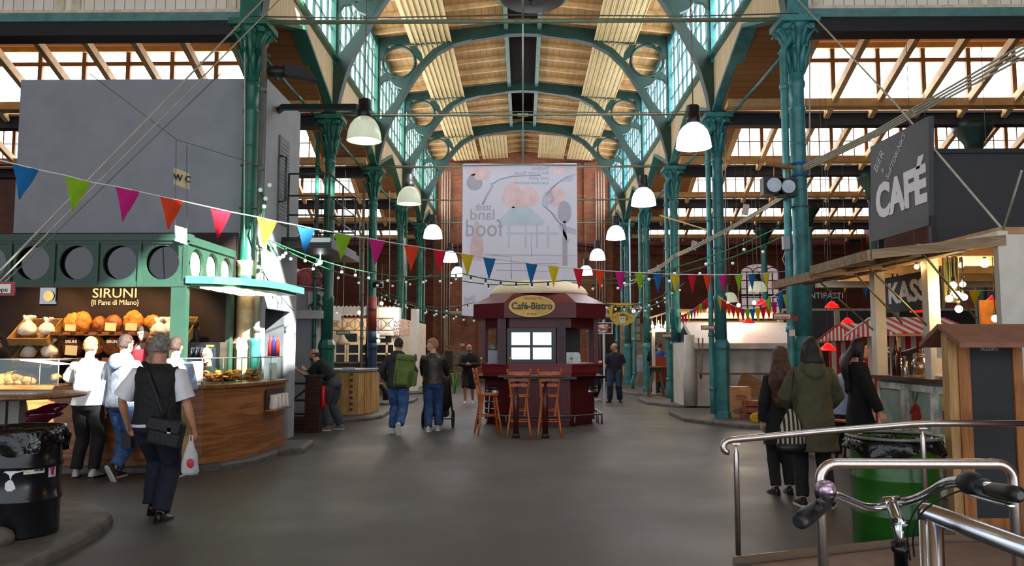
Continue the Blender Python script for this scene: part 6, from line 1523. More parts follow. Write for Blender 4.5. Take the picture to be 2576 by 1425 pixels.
c = onbar(2380, 960, SX+.1); one('plate_stack', M().lathe([(.09, 0), (.16, .03), (.16, .05), (0, .055)], c, 20), wht, 'white plates stacked behind the wooden post', 'plate')
c = onbar(2378, 962); one('newspaper', M().box(c+V(-.0, -.05, .02), (.3, .22, .03)), mat('newsprint', '#cfcbc6', .8), 'newspapers on the near end of the bar', 'newspaper')
c = onbar(2290, 935, SX+.5); one('card_reader', M().box(c+V(0, 0, .3), (.18, .1, .06), Matrix.Rotation(-.3, 3, 'Y')).beam(c, c+V(0, 0, .3), .05, .05), hous, 'black till display on a stalk behind the bottles', 'till')
c = XP(2362, 860, SX-.04); one('paper_list', M().box(c, (.008, .09, .36)), mat('white_sheet', '#efeae6', .5, var=0), 'long narrow price list taped to the white middle post', 'paper')
# striped tents behind
def tent(px0, px1, vr, ve, vb, Y, lab, sh=0):
    xa, xb = P(px0, ve, Y).x, P(px1, ve, Y).x; zr2, ze2 = P(0, vr, Y+.8).z, P(0, ve, Y-.2).z
    t = thing('striped_market_tent', lab, 'tent', ((xa+xb)/2, Y+.8, .0), group='red and white striped market tents')
    ob('roof', M().prism([(Y-.3, ze2), (Y+.8, zr2), (Y+1.9, ze2), (Y+1.9, ze2-.03), (Y+.8, zr2-.03), (Y-.3, ze2-.03)], xa, xb, 'x'), rs, t)
    ob('gable', M().prism([(Y-.3, ze2-.05), (Y+.8, zr2-.05), (Y+1.9, ze2-.05)], xa, xa+.02, 'x'), rsy, t)
    ob('back_curtain', M().bb(xa, xb, Y+1.3, Y+1.33, .1, ze2), rs, t)
    for x in (xa+.05, xb-.05): ob('pole', M().beam((x, Y-.2, .0), (x, Y-.2, ze2), .05, .05, up=(0, 1, 0)), rafter_m, t)
    ob('eave_bar', M().bb(xa-.1, xb, Y-.32, Y-.28, ze2-.06, ze2-.02), rafter_m, t)
tent(2150, 2240, 815, 850, 900, 15.5, 'left red and white striped tent roof behind the seated man'); tent(2238, 2440, 800, 838, 930, 13.6, 'right red and white striped tent seen between the white posts')
one('dark_chalk_wall', M().bb(P(2035, 800, 24).x, P(2112, 800, 24).x, 24, 24.1, P(0, 785, 24).z, P(0, 735, 24).z), mat('chalkboard_black', '#1b1c1d', .7, var=.05), 'dark chalk board with faint writing high in the right aisle', 'board')
o = text('chalk_lettering', 'ANTIPASTI', .25, ch, P(2072, 745, 23.97)); tagit(o, 'faint chalk word on the high dark board', 'lettering')
m = M().bb(7.6, 12.0, 17.0, 17.05, 0, P(0, 870, 17).z); one('aisle_partition', m, mat('black_partition', '#0f0f10', .7, var=0), 'black partition wall behind the seated man', 'partition')
m = M().bb(7.3, 13.0, 22.9, 23.0, P(0, 862, 23).z, P(0, 780, 23).z); t = one('aisle_glazed_front', m, mat('dark_front', '#1e1c1b', .4, var=.1), 'dark glazed shop front with white bars in the right aisle', 'shop front')
m = M()
for x in (7.3, 8.9, 10.6): m.bb(x, x+.14, 22.84, 22.9, 0.1, P(0, 780, 23).z)
m.bb(7.3, 13, 22.84, 22.9, P(0, 784, 23).z, P(0, 779, 23).z).bb(7.3, 13, 22.84, 22.9, P(0, 864, 23).z, P(0, 855, 23).z)
ob('bars', m, mat('pale_shelf', '#a59a86', .6), t)
# bin, timber sign stand
bc = V(P(2247, 1110, 6.74).x, 6.74, 0)
t = thing('drum_bin', 'green oil drum bin with a black liner behind the handrail', 'bin', bc)
drum(t, bc, gpaint, .335, .9); liner(t, bc, .335, .9, .1, 9)
ob('rim_ring', M().tube([bc+V(.36*math.cos(a), .36*math.sin(a), .92) for a in [2*PI*k/40 for k in range(40)]], .013, 8, closed=True), mat('grey_ring', '#7d8079', .5, .5), t)
timber = wood('orange_timber', '#b9783a', '#94582a', 'z', 2, .55); timber2 = wood('pale_timber', '#cba268', '#b0864e', 'z', 2, .55)
Yt = 6.75
t = thing('timber_sign_stand', 'roofed timber stand holding a tall blackboard at the right edge', 'sign stand', (P(2480, 1300, Yt).x, Yt, 0))
xl0, xl1, xl2 = P(2385, 900, Yt).x, P(2408, 900, Yt).x, P(2436, 900, Yt).x
zt_ = P(0, 838, Yt).z
ob('post', M().bb(xl0, xl1, Yt, Yt+.1, 0, zt_), timber2, t); ob('post', M().bb(xl1, xl2, Yt-.02, Yt+.12, 0, zt_+.02), timber, t)
xr0, xr1 = P(2545, 900, Yt).x, P(2568, 900, Yt).x
ob('post', M().bb(xr0, xr1, Yt-.02, Yt+.12, 0, zt_), timber, t)
xb0, xb1 = P(2440, 900, Yt).x, P(2543, 900, Yt).x; zb0, zb1 = P(0, 1165, Yt).z, P(0, 862, Yt).z
o = ob('blackboard', M().bb(xb0, xb1, Yt, Yt+.03, .25, zb1), mat('board_grey_black', '#2f3234', .7, var=.06), t)
c = P(2488, 879, Yt-.006); tt = text('chalk_lettering', 'TAGESKARTE', .05, ch, c, par=o); tt.data.transform(Matrix.Diagonal((.15/tt.dimensions.x, 1, 1, 1)))
za, zb_ = P(0, 855, Yt).z, P(0, 822, Yt).z; xA, xB, xC = P(2368, 850, Yt).x, P(2405, 825, Yt).x, P(2590, 830, Yt).x
# small pitched roof running along x, thin boards
rb = mat('brown_roof_board', '#8c5f48', .6, var=.12)
m = M().prism([(Yt-.28, zb_-.14), (Yt+.05, zb_+.02), (Yt+.05, zb_-.02), (Yt-.28, zb_-.18)], xA, xC, 'x').prism([(Yt+.38, zb_-.14), (Yt+.05, zb_+.02), (Yt+.05, zb_-.02), (Yt+.38, zb_-.18)], xA, xC, 'x')
ob('little_roof', m, rb, t)
ob('clip_lamp', M().ball(P(2512, 862, Yt-.1), .025, 8, 6), redl, t)
ob('bottom_rail', M().bb(xl1, xr1, Yt, Yt+.08, .15, .25), timber, t)

# ================================================================ RAILS, RAMP, BICYCLE
steel = mat('brushed_steel', '#d6cfc8', .3, 1.0, var=.06, scale=40, stretch=(1, 1, 1)); steel2 = mat('cool_brushed_steel', '#ccd0de', .22, 1.0, var=.04)
pinkf = mat('pinkish_concrete', '#8d7465', .7, var=.12, bump=.15)
YR = 6.28
one('ramp_platform', M().add([V(1.72, YR-.03, 0), V(3.2, YR-.03, .17), V(7, YR-.03, .19), V(7, 1.2, .19), V(3.2, 1.2, .17), V(1.72, 1.2, 0), V(1.72, YR-.03, -.02), V(7, YR-.03, -.02), V(7, 1.2, -.02), V(1.72, 1.2, -.02)], [(0, 5, 4, 1), (1, 4, 3, 2), (0, 1, 2, 7, 6), (5, 9, 8, 3, 4), (2, 3, 8, 7), (0, 6, 9, 5)]), pinkf, 'pinkish concrete ramp and landing at the lower right corner', 'ramp')
t = thing('ramp_handrail', 'long brushed steel handrail rising along the ramp', 'handrail', (2.6, YR, 0))
def rp(u, v, Y=YR): return P(u, v, Y)
m = M().tube([rp(1834, 1138), rp(1826, 1137), rp(1821, 1132), rp(1819, 1124), rp(1822, 1116), rp(1830, 1110), rp(1842, 1107.5), rp(1856, 1106), rp(2080, 1085), rp(2290, 1068), rp(2340, 1066), rp(2700, 1066)], .026, 14)
ob('rail', m, steel, t)
for k, (u, vt, vb_) in enumerate(((1851, 1110, 1398), (2320, 1070, 1350))):
    a, b_ = rp(u, vt), rp(u-1, vb_); zz = a.z
    ob('post', M().tube([(a.x, YR, b_.z), (a.x, YR, zz-.1), (a.x, YR, zz-.085), (a.x, YR, zz-.06), (a.x, YR, zz-.02)], [.021, .021, .018, .008, .007], 12).box((a.x, YR, zz-.025), (.06, .03, .006)), steel, t)
ob('kick_plate', M().add([rp(1846, 1402), rp(2340, 1347), rp(2700, 1347), rp(2700, 1385), rp(2340, 1388), rp(1846, 1435), rp(1846, 1402)+V(0, .012, 0), rp(2340, 1347)+V(0, .012, 0), rp(2700, 1347)+V(0, .012, 0), rp(2700, 1385)+V(0, .012, 0), rp(2340, 1388)+V(0, .012, 0), rp(1846, 1435)+V(0, .012, 0)], [(0, 1, 4, 5), (1, 2, 3, 4), (6, 11, 10, 7), (7, 10, 9, 8), (0, 6, 7, 1), (1, 7, 8, 2)]), mat('warm_steel_plate', '#8f7a66', .35, .8, var=.05), t)
Y2 = 3.75; t = thing('hoop_barrier', 'brushed steel hoop barrier standing before the handrail', 'barrier', (2.4, Y2, .17))
def hp(u, v): return P(u, v, Y2)
a, b_ = hp(2061, 1170), hp(2547, 1165); zt_ = (a.z+b_.z)/2+.0; r_ = .075
pts = [V(a.x+.01, Y2, .15), V(a.x, Y2, zt_-r_)]
for k in range(1, 6): an = PI/2*k/6; pts.append(V(a.x+r_-r_*math.cos(an), Y2, zt_-r_+r_*math.sin(an)))
pts += [V(a.x+r_, Y2, zt_), V(b_.x-r_, Y2, zt_)]
for k in range(1, 6): an = PI/2*k/6; pts.append(V(b_.x-r_+r_*math.sin(an), Y2, zt_-r_+r_*math.cos(an)))
pts += [V(b_.x, Y2, zt_-r_), V(b_.x, Y2, .17)]
ob('hoop', M().tube(pts, .0235, 16), steel, t)
t = thing('corner_rail', 'thick steel rail slanting toward the viewer at the lower right', 'handrail', (1.4, 2.75, .17))
a = P(2338, 1290, 2.75); b_ = XP(2640, 1412, 1.58); b_.z = a.z-.0
b_ = P(2620, 1395, 2.25)
ob('rail', M().tube([a+V(-.02, .02, .0), a, b_], .03, 16), steel2, t)
c = P(2352, 1350, 2.72); ob('post', M().tube([(c.x, 2.72, a.z-.02), (c.x, 2.72, .17)], .027, 14), steel2, t)
c = P(2328, 1350, 2.85); ob('post', M().tube([(c.x, 2.85, a.z-.02), (c.x, 2.85, .17)], .02, 14), steel2, t)
# bicycle -----------------------------------------------------------------------
chr2 = mat('polished_alloy', '#c4c8cc', .16, 1.0, var=.03); rub = mat('black_rubber', '#121213', .5, var=0, bump=.06, bscale=200)
bk_ = thing('bicycle', 'bicycle with polished swept handlebar, bell and black grips, front end only', 'bicycle', (1.2, 2.4, .17))
def b(u, v, Y): return P(u, v, Y)
pts = [b(2098, 1247, 2.33), b(2112, 1250, 2.36), b(2140, 1262, 2.42), b(2175, 1277, 2.5), b(2215, 1278, 2.52), b(2260, 1266, 2.5), b(2300, 1258, 2.46), b(2345, 1236, 2.4), b(2375, 1215, 2.36), b(2405, 1209, 2.3), b(2450, 1216, 2.2), b(2500, 1228, 2.08)]
# smooth
def smooth(p, n=3):
    for _ in range(n):
        q = [p[0]]
        for i in range(len(p)-1): q += [p[i].lerp(p[i+1], .25), p[i].lerp(p[i+1], .75)]
        p = q+[p[-1]]
    return p
ob('handlebar', M().tube(smooth([b(2045, 1290, 2.18), b(2075, 1262, 2.25)]+pts, 2), .0125, 14), chr2, bk_)
ob('grip', M().tube([b(2072, 1270, 2.26), b(2050, 1285, 2.2), b(2028, 1300, 2.14), b(2014, 1311, 2.1), b(2008, 1316, 2.09)], [.02, .022, .024, .022, .012], 16), rub, bk_)
ob('grip', M().tube([b(2485, 1232, 2.12), b(2510, 1236, 2.06), b(2540, 1241, 2.0), b(2560, 1245, 1.96), b(2568, 1248, 1.95)], [.016, .02, .021, .02, .01], 16), rub, bk_)
ob('gear_shifter', M().tube([b(2425, 1213, 2.24), b(2445, 1218, 2.2), b(2475, 1228, 2.14)], [.024, .034, .026], 16).tube([b(2430, 1204, 2.24), b(2450, 1207, 2.2)], [.02, .022], 12), rub, bk_)
ob('brake_lever', M().tube([b(2430, 1240, 2.2), b(2460, 1250, 2.12), b(2500, 1262, 2.05), b(2540, 1272, 1.98), b(2546, 1274, 1.97)], [.008, .009, .007, .008, .005], 8, ell=(1.6, .6)), chr2, bk_)
ob('brake_lever', M().tube([b(2060, 1262, 2.2), b(2072, 1268, 2.15), b(2058, 1280, 2.1)], .008, 8).tube([b(2074, 1255, 2.22), b(2080, 1275, 2.18)], .014, 8), hous, bk_)
be = b(2076, 1236, 2.25); Rb = Matrix.Rotation(.25, 3, 'X')
o = ob('bell', M().lathe([(.027, 0), (.028, .008), (.024, .02), (.015, .027), (.008, .024), (0, .022)], be, 24, Rb), mat('patterned_bell', '#c9b3b8', .2, .5, var=.4, scale=90, dirt='#5b2f86'), bk_)
ob('bell_base', M().lathe([(.022, -.03), (.028, -.01), (.029, 0)], be, 20, Rb), hous, o)
st0 = b(2240, 1268, 2.5)
ob('stem', M().tube([b(2240, 1266, 2.5), b(2247, 1280, 2.46), b(2256, 1305, 2.43), b(2262, 1325, 2.42)], [.022, .017, .018, .024], 14).tube([b(2222, 1268, 2.49), b(2262, 1264, 2.49)], .02, 14).tube([b(2258, 1315, 2.42), b(2262, 1355, 2.44), b(2264, 1375, 2.45)], [.014, .014, .014], 12), chr2, bk_)
ob('stem_bolt', M().ball(b(2253, 1310, 2.405), .008, 8, 6), hous, bk_)
h0 = b(2264, 1368, 2.45); h1 = h0+V(.03, .05, -.22)
ob('head_tube', M().tube([h0, h0+V(.003, .005, -.02), h0+V(.004, .006, -.025), h1], [.026, .026, .02, .021], 16), mat('black_frame_paint', '#0e0f11', .25, var=0), bk_)
fr = M().tube([h0+V(.01, .02, -.08), V(h0.x+.25, 1.95, .75), V(h0.x+.38, 1.6, .45)], .018, 12).tube([h0+V(.012, .02, -.12), V(h0.x+.3, 1.9, .52), V(h0.x+.45, 1.55, .42)], .02, 12)
ob('frame', fr, mat('black_frame_paint', '#0e0f11', .25, var=0), bk_)
for q in (-1, 1): ob('fork', M().tube([h1+V(q*.0, 0, .02), h1+V(q*.05, .03, -.06), h1+V(q*.05, .08, -.4)], [.014, .014, .01], 10), mat('black_frame_paint', '#0e0f11', .25, var=0), bk_)
wc = h1+V(0, .1, -.42); m = M(); m.tube([wc+V(.33*math.sin(.12)*math.cos(a), .33*math.cos(a), .33*math.sin(a)) for a in [2*PI*k/36 for k in range(36)]], .019, 8, closed=True); ob('front_tyre', m, rub, bk_)
m = M()
for k in range(18): a = 2*PI*k/18; m.tube([wc, wc+V(0, .31*math.cos(a), .31*math.sin(a))], .0015, 4)
ob('spokes', m, chr2, bk_)
ob('cable', M().tube(smooth([b(2430, 1232, 2.22), b(2400, 1240, 2.25), b(2340, 1270, 2.3), b(2310, 1300, 2.34), b(2295, 1350, 2.4), b(2300, 1400, 2.45)]), .0028, 6), rub, bk_)
ob('cable', M().tube(smooth([b(2428, 1225, 2.24), b(2380, 1225, 2.25), b(2320, 1260, 2.3), b(2292, 1300, 2.34), b(2280, 1350, 2.38), b(2290, 1410, 2.45)]), .0028, 6), rub, bk_)
# ================================================================ PEOPLE
skin1 = mat('skin', '#c78f70', .5, var=.06, scale=8); skin2 = mat('skin_pale', '#dba88c', .5, var=.06, scale=8); skin3 = mat('skin_tan', '#a8684a', .5, var=.06)
wr = bpy.data.textures.new('folds', 'CLOUDS'); wr.noise_scale = .13; wr.noise_depth = 2
def ik(a, b, l1, l2, pole):
    d = b-a; L_ = d.length
    if L_ > (l1+l2)*.999: b = a+d.normalized()*(l1+l2)*.999; d = b-a; L_ = d.length
    x = (l1*l1-l2*l2+L_*L_)/(2*L_); h = math.sqrt(max(0, l1*l1-x*x)); u = d.normalized(); p = Vector(pole); p = (p-u*p.dot(u))
    p = p.normalized() if p.length > 1e-4 else Vector((0, 1, 0))
    return a+u*x+p*h, b
RINGS = [(.80, .06, .06, 0), (.84, .15, .10, -.005), (.90, .172, .118, -.012), (.96, .168, .112, -.01), (1.04, .145, .10, 0), (1.12, .138, .095, .004), (1.22, .152, .106, .0), (1.32, .168, .112, -.004), (1.39, .158, .10, -.008), (1.44, .11, .08, -.008), (1.475, .075, .064, -.004), (1.50, .058, .058, .0), (1.57, .055, .056, .008)]
def rring(z):
    for i in range(len(RINGS)-1):
        if RINGS[i][0] <= z <= RINGS[i+1][0]:
            t = (z-RINGS[i][0])/(RINGS[i+1][0]-RINGS[i][0]); return [lerp(RINGS[i][k], RINGS[i+1][k], t) for k in range(4)]
    return list(RINGS[0]) if z < RINGS[0][0] else list(RINGS[-1])
def remesh(o, vox, sm=3, fold=0):
    r_ = o.modifiers.new('remesh', 'REMESH'); r_.mode = 'VOXEL'; r_.voxel_size = vox; r_.use_smooth_shade = True
    if fold:
        d = o.modifiers.new('folds', 'DISPLACE'); d.texture = wr; d.strength = fold; d.mid_level = .5; d.texture_coords = 'LOCAL'
    if sm: s_ = o.modifiers.new('smooth', 'SMOOTH'); s_.iterations = sm; s_.factor = .5
def person(label, loc, rz, h=1.75, sex='m', skin=skin1, lean=0, twist=0, hip=.92, feet=None, hands=None, elbow=None, knee=(0, 1, 0), head=(0, 0), tops=(), pants=None, shoes=None,
           hair='short', hairm=None, beard=None, glasses=False, hout=0, bulk=1.0, vox=.011, curl=.5, palm=None, group=None, shoe_sole=True, name='person'):
    s = h/1.75; t = thing(name, label, 'person', loc, rz, group); t.scale = (s, s, s)
    bw = bulk*(1 if sex == 'm' else .9)
    R = Matrix.Rotation(-lean, 3, 'X'); pz = V(0, 0, hip+.02); dz = hip-.92
    def T(p):
        p = Vector(p)+V(0, 0, dz)
        if p.z > pz.z: p = pz+R @ (p-pz)
        return p
    def ringpts(z, w_, d_, y, inf=0, n=20):
        return [T((((w_*bw+inf)*math.cos(a)), y+(d_*bw+inf)*math.sin(a)*(1 if abs(math.sin(a)) < .999 else .98), z)) for a in [2*PI*k/n for k in range(n)]]
    sw = .168*bw if sex == 'm' else .15
    feet = feet or {-1: (-.1, 0, 0, 0, 0), 1: (.1, 0, 0, 0, 0)}
    J = {}
    for q in (-1, 1):
        fx, fy, fz, fyaw, fp = feet[q]
        hipj = V(q*.092*bw, 0, hip-.02); ank = V(fx, fy, .095+fz)
        kn, ank = ik(hipj, ank, .43, .425, knee if not isinstance(knee, dict) else knee[q])
        sh = T((q*sw, -.01, 1.388)); hd = (hands or {}).get(q)
        wr_ = V(*hd) if hd else T((q*(sw+.075), .03, .87))
        pole = (elbow or {}).get(q, (q*.35, -1, -.1))
        el, wr_ = ik(sh, wr_, .285, .255, pole)
        J[q] = (hipj, kn, ank, fyaw, fp, sh, el, wr_)
    # ---- body: one skin surface
    m = M(); m.loft([ringpts(*r_) for r_ in RINGS])
    for q in (-1, 1):
        hipj, kn, ank, fyaw, fp, sh, el, wri = J[q]
        m.tube([hipj+V(0, 0, .03), hipj.lerp(kn, .3), hipj.lerp(kn, .7), kn, kn.lerp(ank, .3), kn.lerp(ank, .7), ank], [.088*bw, .088*bw, .068, .055, .058, .043, .037], 14)
        m.tube([sh+V(-q*.03, 0, .0), sh, sh.lerp(el, .4), el, el.lerp(wri, .3), el.lerp(wri, .75), wri], [.045, .05*bw, .048*bw, .039, .042, .031, .026], 12)
        Rf = Matrix.Rotation(fyaw, 3, 'Z') @ Matrix.Rotation(fp, 3, 'X')
        m.tube([ank, ank+Rf @ V(0, .03, -.05), ank+Rf @ V(0, .11, -.07), ank+Rf @ V(0, .16, -.074)], [.034, .031, .024, .012], 10)
        # hand
        d = (wri-el).normalized(); n_ = Vector((palm or {}).get(q, (-q, .15, 0))); n_ = (n_-d*n_.dot(d)).normalized(); sd = d.cross(n_)*1.0
        if sd.dot(V(0, 1, 0)) < 0 and abs(d.z) > .5: sd = -sd
        c0 = wri+d*.012
        m.loft([[c0+d*a+sd*(w_*math.cos(k))+n_*(th_*math.sin(k)) for k in [2*PI*i/10 for i in range(10)]] for a, w_, th_ in ((-.01, .025, .02), (.02, .033, .018), (.06, .04, .016), (.085, .038, .014))])
        cu = curl if not isinstance(curl, dict) else curl[q]
        for k, (off, ln) in enumerate(((.03, .07), (.01, .082), (-.01, .077), (-.03, .06))):
            b0 = c0+d*.08+sd*off; pts = [b0-d*.01]; ang = .15; p = b0
            for seg in (.42, .33, .25):
                ang += cu*(.9 if seg < .42 else .6); p = p+(d*math.cos(ang)+n_*math.sin(ang))*ln*seg; pts.append(p)
            m.tube(pts, [.0095, .009, .0085, .007], 8)
        m.tube([c0+d*.02+sd*.025, c0+d*.05+sd*.05+n_*.012, c0+d*.075+sd*.052+n_*.026, c0+d*.095+sd*.045+n_*.035], [.013, .012, .0105, .008], 8)
    # head
    hb = T((0, .005, 1.555)); HR = Matrix.Rotation(head[0], 3, 'Z') @ Matrix.Rotation(head[1], 3, 'X')
    hc_ = hb+HR @ V(0, .018, .085)
    def hp_(x, y, z): return hc_+HR @ V(x, y, z)
    def hfn(q):
        k = 1
        if q.z < 0 and q.y < 0: k -= .12*abs(q.z)
        if abs(q.x) > .6: k -= .03
        if q.y > .6 and -.05 < q.z < .25 and abs(abs(q.x)-.38) < .2: k -= .045
        return k
    m.ball(hc_, (.077, .098, .112), 28, 20, HR, hfn)
    m.ball(hp_(0, .03, -.065), (.055, .062, .052), 16, 12, HR)
    m.tube([T((0, .0, 1.50)), hp_(0, -.012, -.05)], [.055*(1 if sex == 'm' else .88), .052*(1 if sex == 'm' else .86)], 14)
    m.tube([hp_(0, .088, .02), hp_(0, .104, -.008), hp_(0, .112, -.028), hp_(0, .1, -.036)], [.008, .011, .014, .01], 8)
    m.ball(hp_(0, .098, -.03), (.018, .012, .01), 8, 6, HR); m.ball(hp_(0, .075, -.1), (.022, .018, .016), 8, 6, HR)
    m.ball(hp_(0, .089, -.062), (.024, .01, .007), 8, 6, HR); m.ball(hp_(0, .086, -.073), (.02, .011, .007), 8, 6, HR)
    m.ball(hp_(0, .078, .04), (.055, .02, .012), 10, 6, HR)
    for q in (-1, 1): m.ball(hp_(q*.078, -.006, -.012), (.012, .02, .032), 8, 8, HR)
    remesh(ob('body', m, skin, t, world=False), min(vox, .009) if vox < .012 else .011, 2)
    eyem = mat('eye', '#2a1c16', .2, var=0); whm = mat('eye_white', '#d9d2cc', .3, var=0)
    for q in (-1, 1):
        e = ob('eye', M().ball(hp_(q*.031, .082, .012), (.013, .009, .008), 10, 8, HR), whm, t, world=False)
        ob('iris', M().ball(hp_(q*.031, .0895, .012), (.0055, .003, .0055), 8, 6, HR), eyem, e, world=False)
    if sex == 'f' or True: ob('lips', M().ball(hp_(0, .094, -.0665), (.021, .006, .0075), 10, 6, HR), mat('lips_'+sex, '#9c4f48' if sex == 'm' else '#a8383c', .4, var=0), t, world=False)
    if hairm:
        if hair != 'bald' or True:
            for q in (-1, 1): ob('eyebrow', M().tube([hp_(q*.015, .096, .034), hp_(q*.033, .093, .041), hp_(q*.05, .08, .035)], [.003, .004, .0025], 6), hairm, t, world=False)
    # hair
    if hair and hairm:
        th_ = {'short': .012, 'bald': .004, 'long': .02, 'wavy': .026, 'medium': .02, 'crop': .007}[hair]
        hm = M()
        def hf(q):
            face = q.y > .15 and q.z < (.62 if hair in ('short', 'crop') else .55)-.25*(1-q.y)
            low = q.z < (-.35 if hair in ('short', 'medium', 'crop') else -.75) + (0 if q.y < 0 else .3)
            ear = abs(q.x) > .75 and q.z < .1 and q.y > -.35 and hair in ('short', 'bald', 'crop', 'medium')
            if hair == 'bald': keep = q.z < .25 and q.y < .25 and q.z > -.45 and not ear
            else: keep = not (face or low or ear)
            wav = .012*math.sin(q.x*23+q.z*17)*math.cos(q.y*19) if hair != 'crop' else 0
            return (1+th_/.09+wav) if keep else .9
        hm.ball(hc_+HR @ V(0, -.004, .004), (.078, .1, .113), 40, 30, HR, hf)
        if hair in ('long', 'wavy'):
            L_ = .62 if hair == 'wavy' else (.34 if not hout else .55); n_ = 9; rr = []
            for i in range(n_+1):
                u_ = i/n_; base = hp_(0, -.045, .03) if i == 0 else None
                zz = hp_(0, -.05, .03).z-L_*u_; yb = hp_(0, -.05, .03).y-.02-hout*min(1, u_*2.5)-.035*math.sin(PI*min(1, u_*1.3))-(.03 if u_ > .4 else .07*u_); xb = hp_(0, -.05, 0).x
                w_ = lerp(.085, .11 if hair == 'long' else .165, min(1, u_*2))*(1-.55*max(0, u_-.55)/.45); d_ = .055*(1-.4*u_)+(.02 if hair == 'wavy' else 0)
                rr.append([V(xb+w_*math.cos(a)*(1+.09*math.sin(a*7+u_*14)), yb+d_*math.sin(a)*(1+.12*math.sin(a*5+u_*(22 if hair == 'wavy' else 3))), zz) for a in [2*PI*k/22 for k in range(22)]])
            hm.loft(rr)
            for q in (-1, 1): hm.tube([hp_(q*.07, .02, .05), hp_(q*.085, -.005, -.05), hp_(q*.085, -.02, -.13), hp_(q*.09, -.03, -.25)], [.02, .026, .028, .012], 10)
        o = ob('hair', hm, hairm, t, world=False)
        if hair in ('long', 'wavy'): remesh(o, .009, 2, .004 if hair == 'long' else .02)
    if beard:
        bm = M().ball(hp_(0, .034, -.075), (.059, .066, .055), 20, 14, HR, lambda q: 1 if (q.z < .45 and q.y > -.2) and not (q.z > -.15 and abs(q.x) < .42 and q.y > .8) else .85)
        ob('beard', bm, beard, t, world=False)
    if glasses:
        g_ = M()
        for q in (-1, 1): g_.tube([hp_(q*.034+.024*math.cos(a), .102, .012+.018*math.sin(a)) for a in [k*PI/6 for k in range(12)]], .0025, 5, closed=True).tube([hp_(q*.058, .1, .014), hp_(q*.08, .0, .012)], .002, 4)
        g_.tube([hp_(-.01, .104, .016), hp_(.01, .104, .016)], .0025, 4); ob('glasses', g_, mat('dark_frames', '#1a1a1c', .3, var=0), t, world=False)
    # ---- clothes
    if pants:
        pm, ln, inf = pants[:3]; m = M()
        m.loft([ringpts(z, *rring(z)[1:], inf=inf) for z in (.80, .84, .88, .92, .97, 1.02)])
        for q in (-1, 1):
            hipj, kn, ank, *_ = J[q]
            if ln > .9: m.tube([hipj+V(0, 0, .04), hipj.lerp(kn, .3), hipj.lerp(kn, .7), kn, kn.lerp(ank, .3), kn.lerp(ank, .75), kn.lerp(ank, ln)], [.09*bw+inf, .092*bw+inf, .078+inf, .07+inf, .068+inf, .056+inf*1.3, .05+inf*1.5], 16)
            elif ln > .5: m.tube([hipj+V(0, 0, .04), hipj.lerp(kn, .3), hipj.lerp(kn, .7), kn.lerp(ank, .1)], [.09*bw+inf, .092*bw+inf, .082+inf, .08+inf], 16)
        remesh(ob('trousers' if ln > .9 else 'shorts', m, pm, t, world=False), vox, 2, pants[3] if len(pants) > 3 else .02)
    if shoes:
        for q in (-1, 1):
            hipj, kn, ank, fyaw, fp, *_ = J[q]; Rf = Matrix.Rotation(fyaw, 3, 'Z') @ Matrix.Rotation(fp, 3, 'X')
            def fpnt(y, z): return ank+Rf @ V(0, y, z)
            m = M(); rr = []
            for y, w_, zt_, in ((-.062, .02, -.03), (-.055, .033, -.005), (-.02, .04, .015), (.03, .041, .008), (.08, .046, -.028), (.13, .048, -.042), (.175, .04, -.052), (.198, .015, -.066)):
                rr.append([ank+Rf @ V(w_*math.cos(a), y, -.088+(zt_+.088)*max(0, math.sin(a))**.7 if math.sin(a) > 0 else -.088) for a in [2*PI*k/16 for k in range(16)]])
            m.loft(rr); o = ob('shoe', m, shoes[0], t, world=False)
            if len(shoes) > 1:
                sl_ = [(w_, y) for y, w_ in ((-.066, .018), (-.05, .038), (-.0, .042), (.08, .05), (.14, .05), (.185, .038), (.203, .015))]
                pl = [(x, y) for x, y in sl_]+[(-x, y) for x, y in sl_[::-1]]; m = M(); n_ = len(pl)
                m.loft([[ank+Rf @ V(x, y, z) for x, y in pl] for z in (-.096, -.072)], smooth=False); ob('sole', m, shoes[1], o, world=False)
    for ti, tp in enumerate(tops):
        cm = tp['m']; inf = tp.get('inf', .018); hem = tp.get('hem', .9); sl = tp.get('sleeve', 1); nm = tp.get('name', 'shirt'); fl = tp.get('flare', 0)
        m = M(); zs = [z for z in (.93, .97, 1.02, 1.1, 1.18, 1.26, 1.34, 1.39, 1.43, 1.46, tp.get('neck', 1.485)) if z > hem+.02]
        rr = []
        if hem < .9:
            k = 4
            for i in range(k+1):
                z = lerp(hem, .9, i/k); f = 1-i/k; rr.append([V((.172*bw+inf+fl*f)*math.cos(a), -.01+(.118*bw+inf+fl*f*.8)*math.sin(a), z+dz) for a in [2*PI*q/20 for q in range(20)]])
        else: rr.append(ringpts(hem, *rring(hem)[1:], inf=inf+.004))
        for z in zs:
            w0 = rring(z)[1:]
            if tp.get('boxy') and 1.0 < z < 1.3: w0 = [max(w0[0], .16), max(w0[1], .108), w0[2]]
            rr.append(ringpts(z, *w0, inf=inf*(1 if z < 1.44 else .7)))
        m.loft(rr)
        for q in (-1, 1):
            sh, el, wri = J[q][5:]
            a0 = sh+V(-q*.045, 0, 0)
            if sl >= 1: m.tube([a0, sh+V(0, 0, .004), sh.lerp(el, .4), el, el.lerp(wri, .4), el.lerp(wri, .96)], [.045+inf*.5, .05*bw+inf*.8, .05*bw+inf*.9, .044+inf*.9, .042+inf*.8, .034+inf*.7], 14)
            elif sl > 0: m.tube([a0, sh+V(0, 0, .004), sh.lerp(el, .4), sh.lerp(el, sl*1.6)], [.045+inf*.5, .05*bw+inf*.8, .055*bw+inf, .062*bw+inf*1.2], 14)
            else: m.tube([a0, sh+V(-q*.01, 0, .0)], [.045+inf*.5, .05*bw+inf*.6], 14)
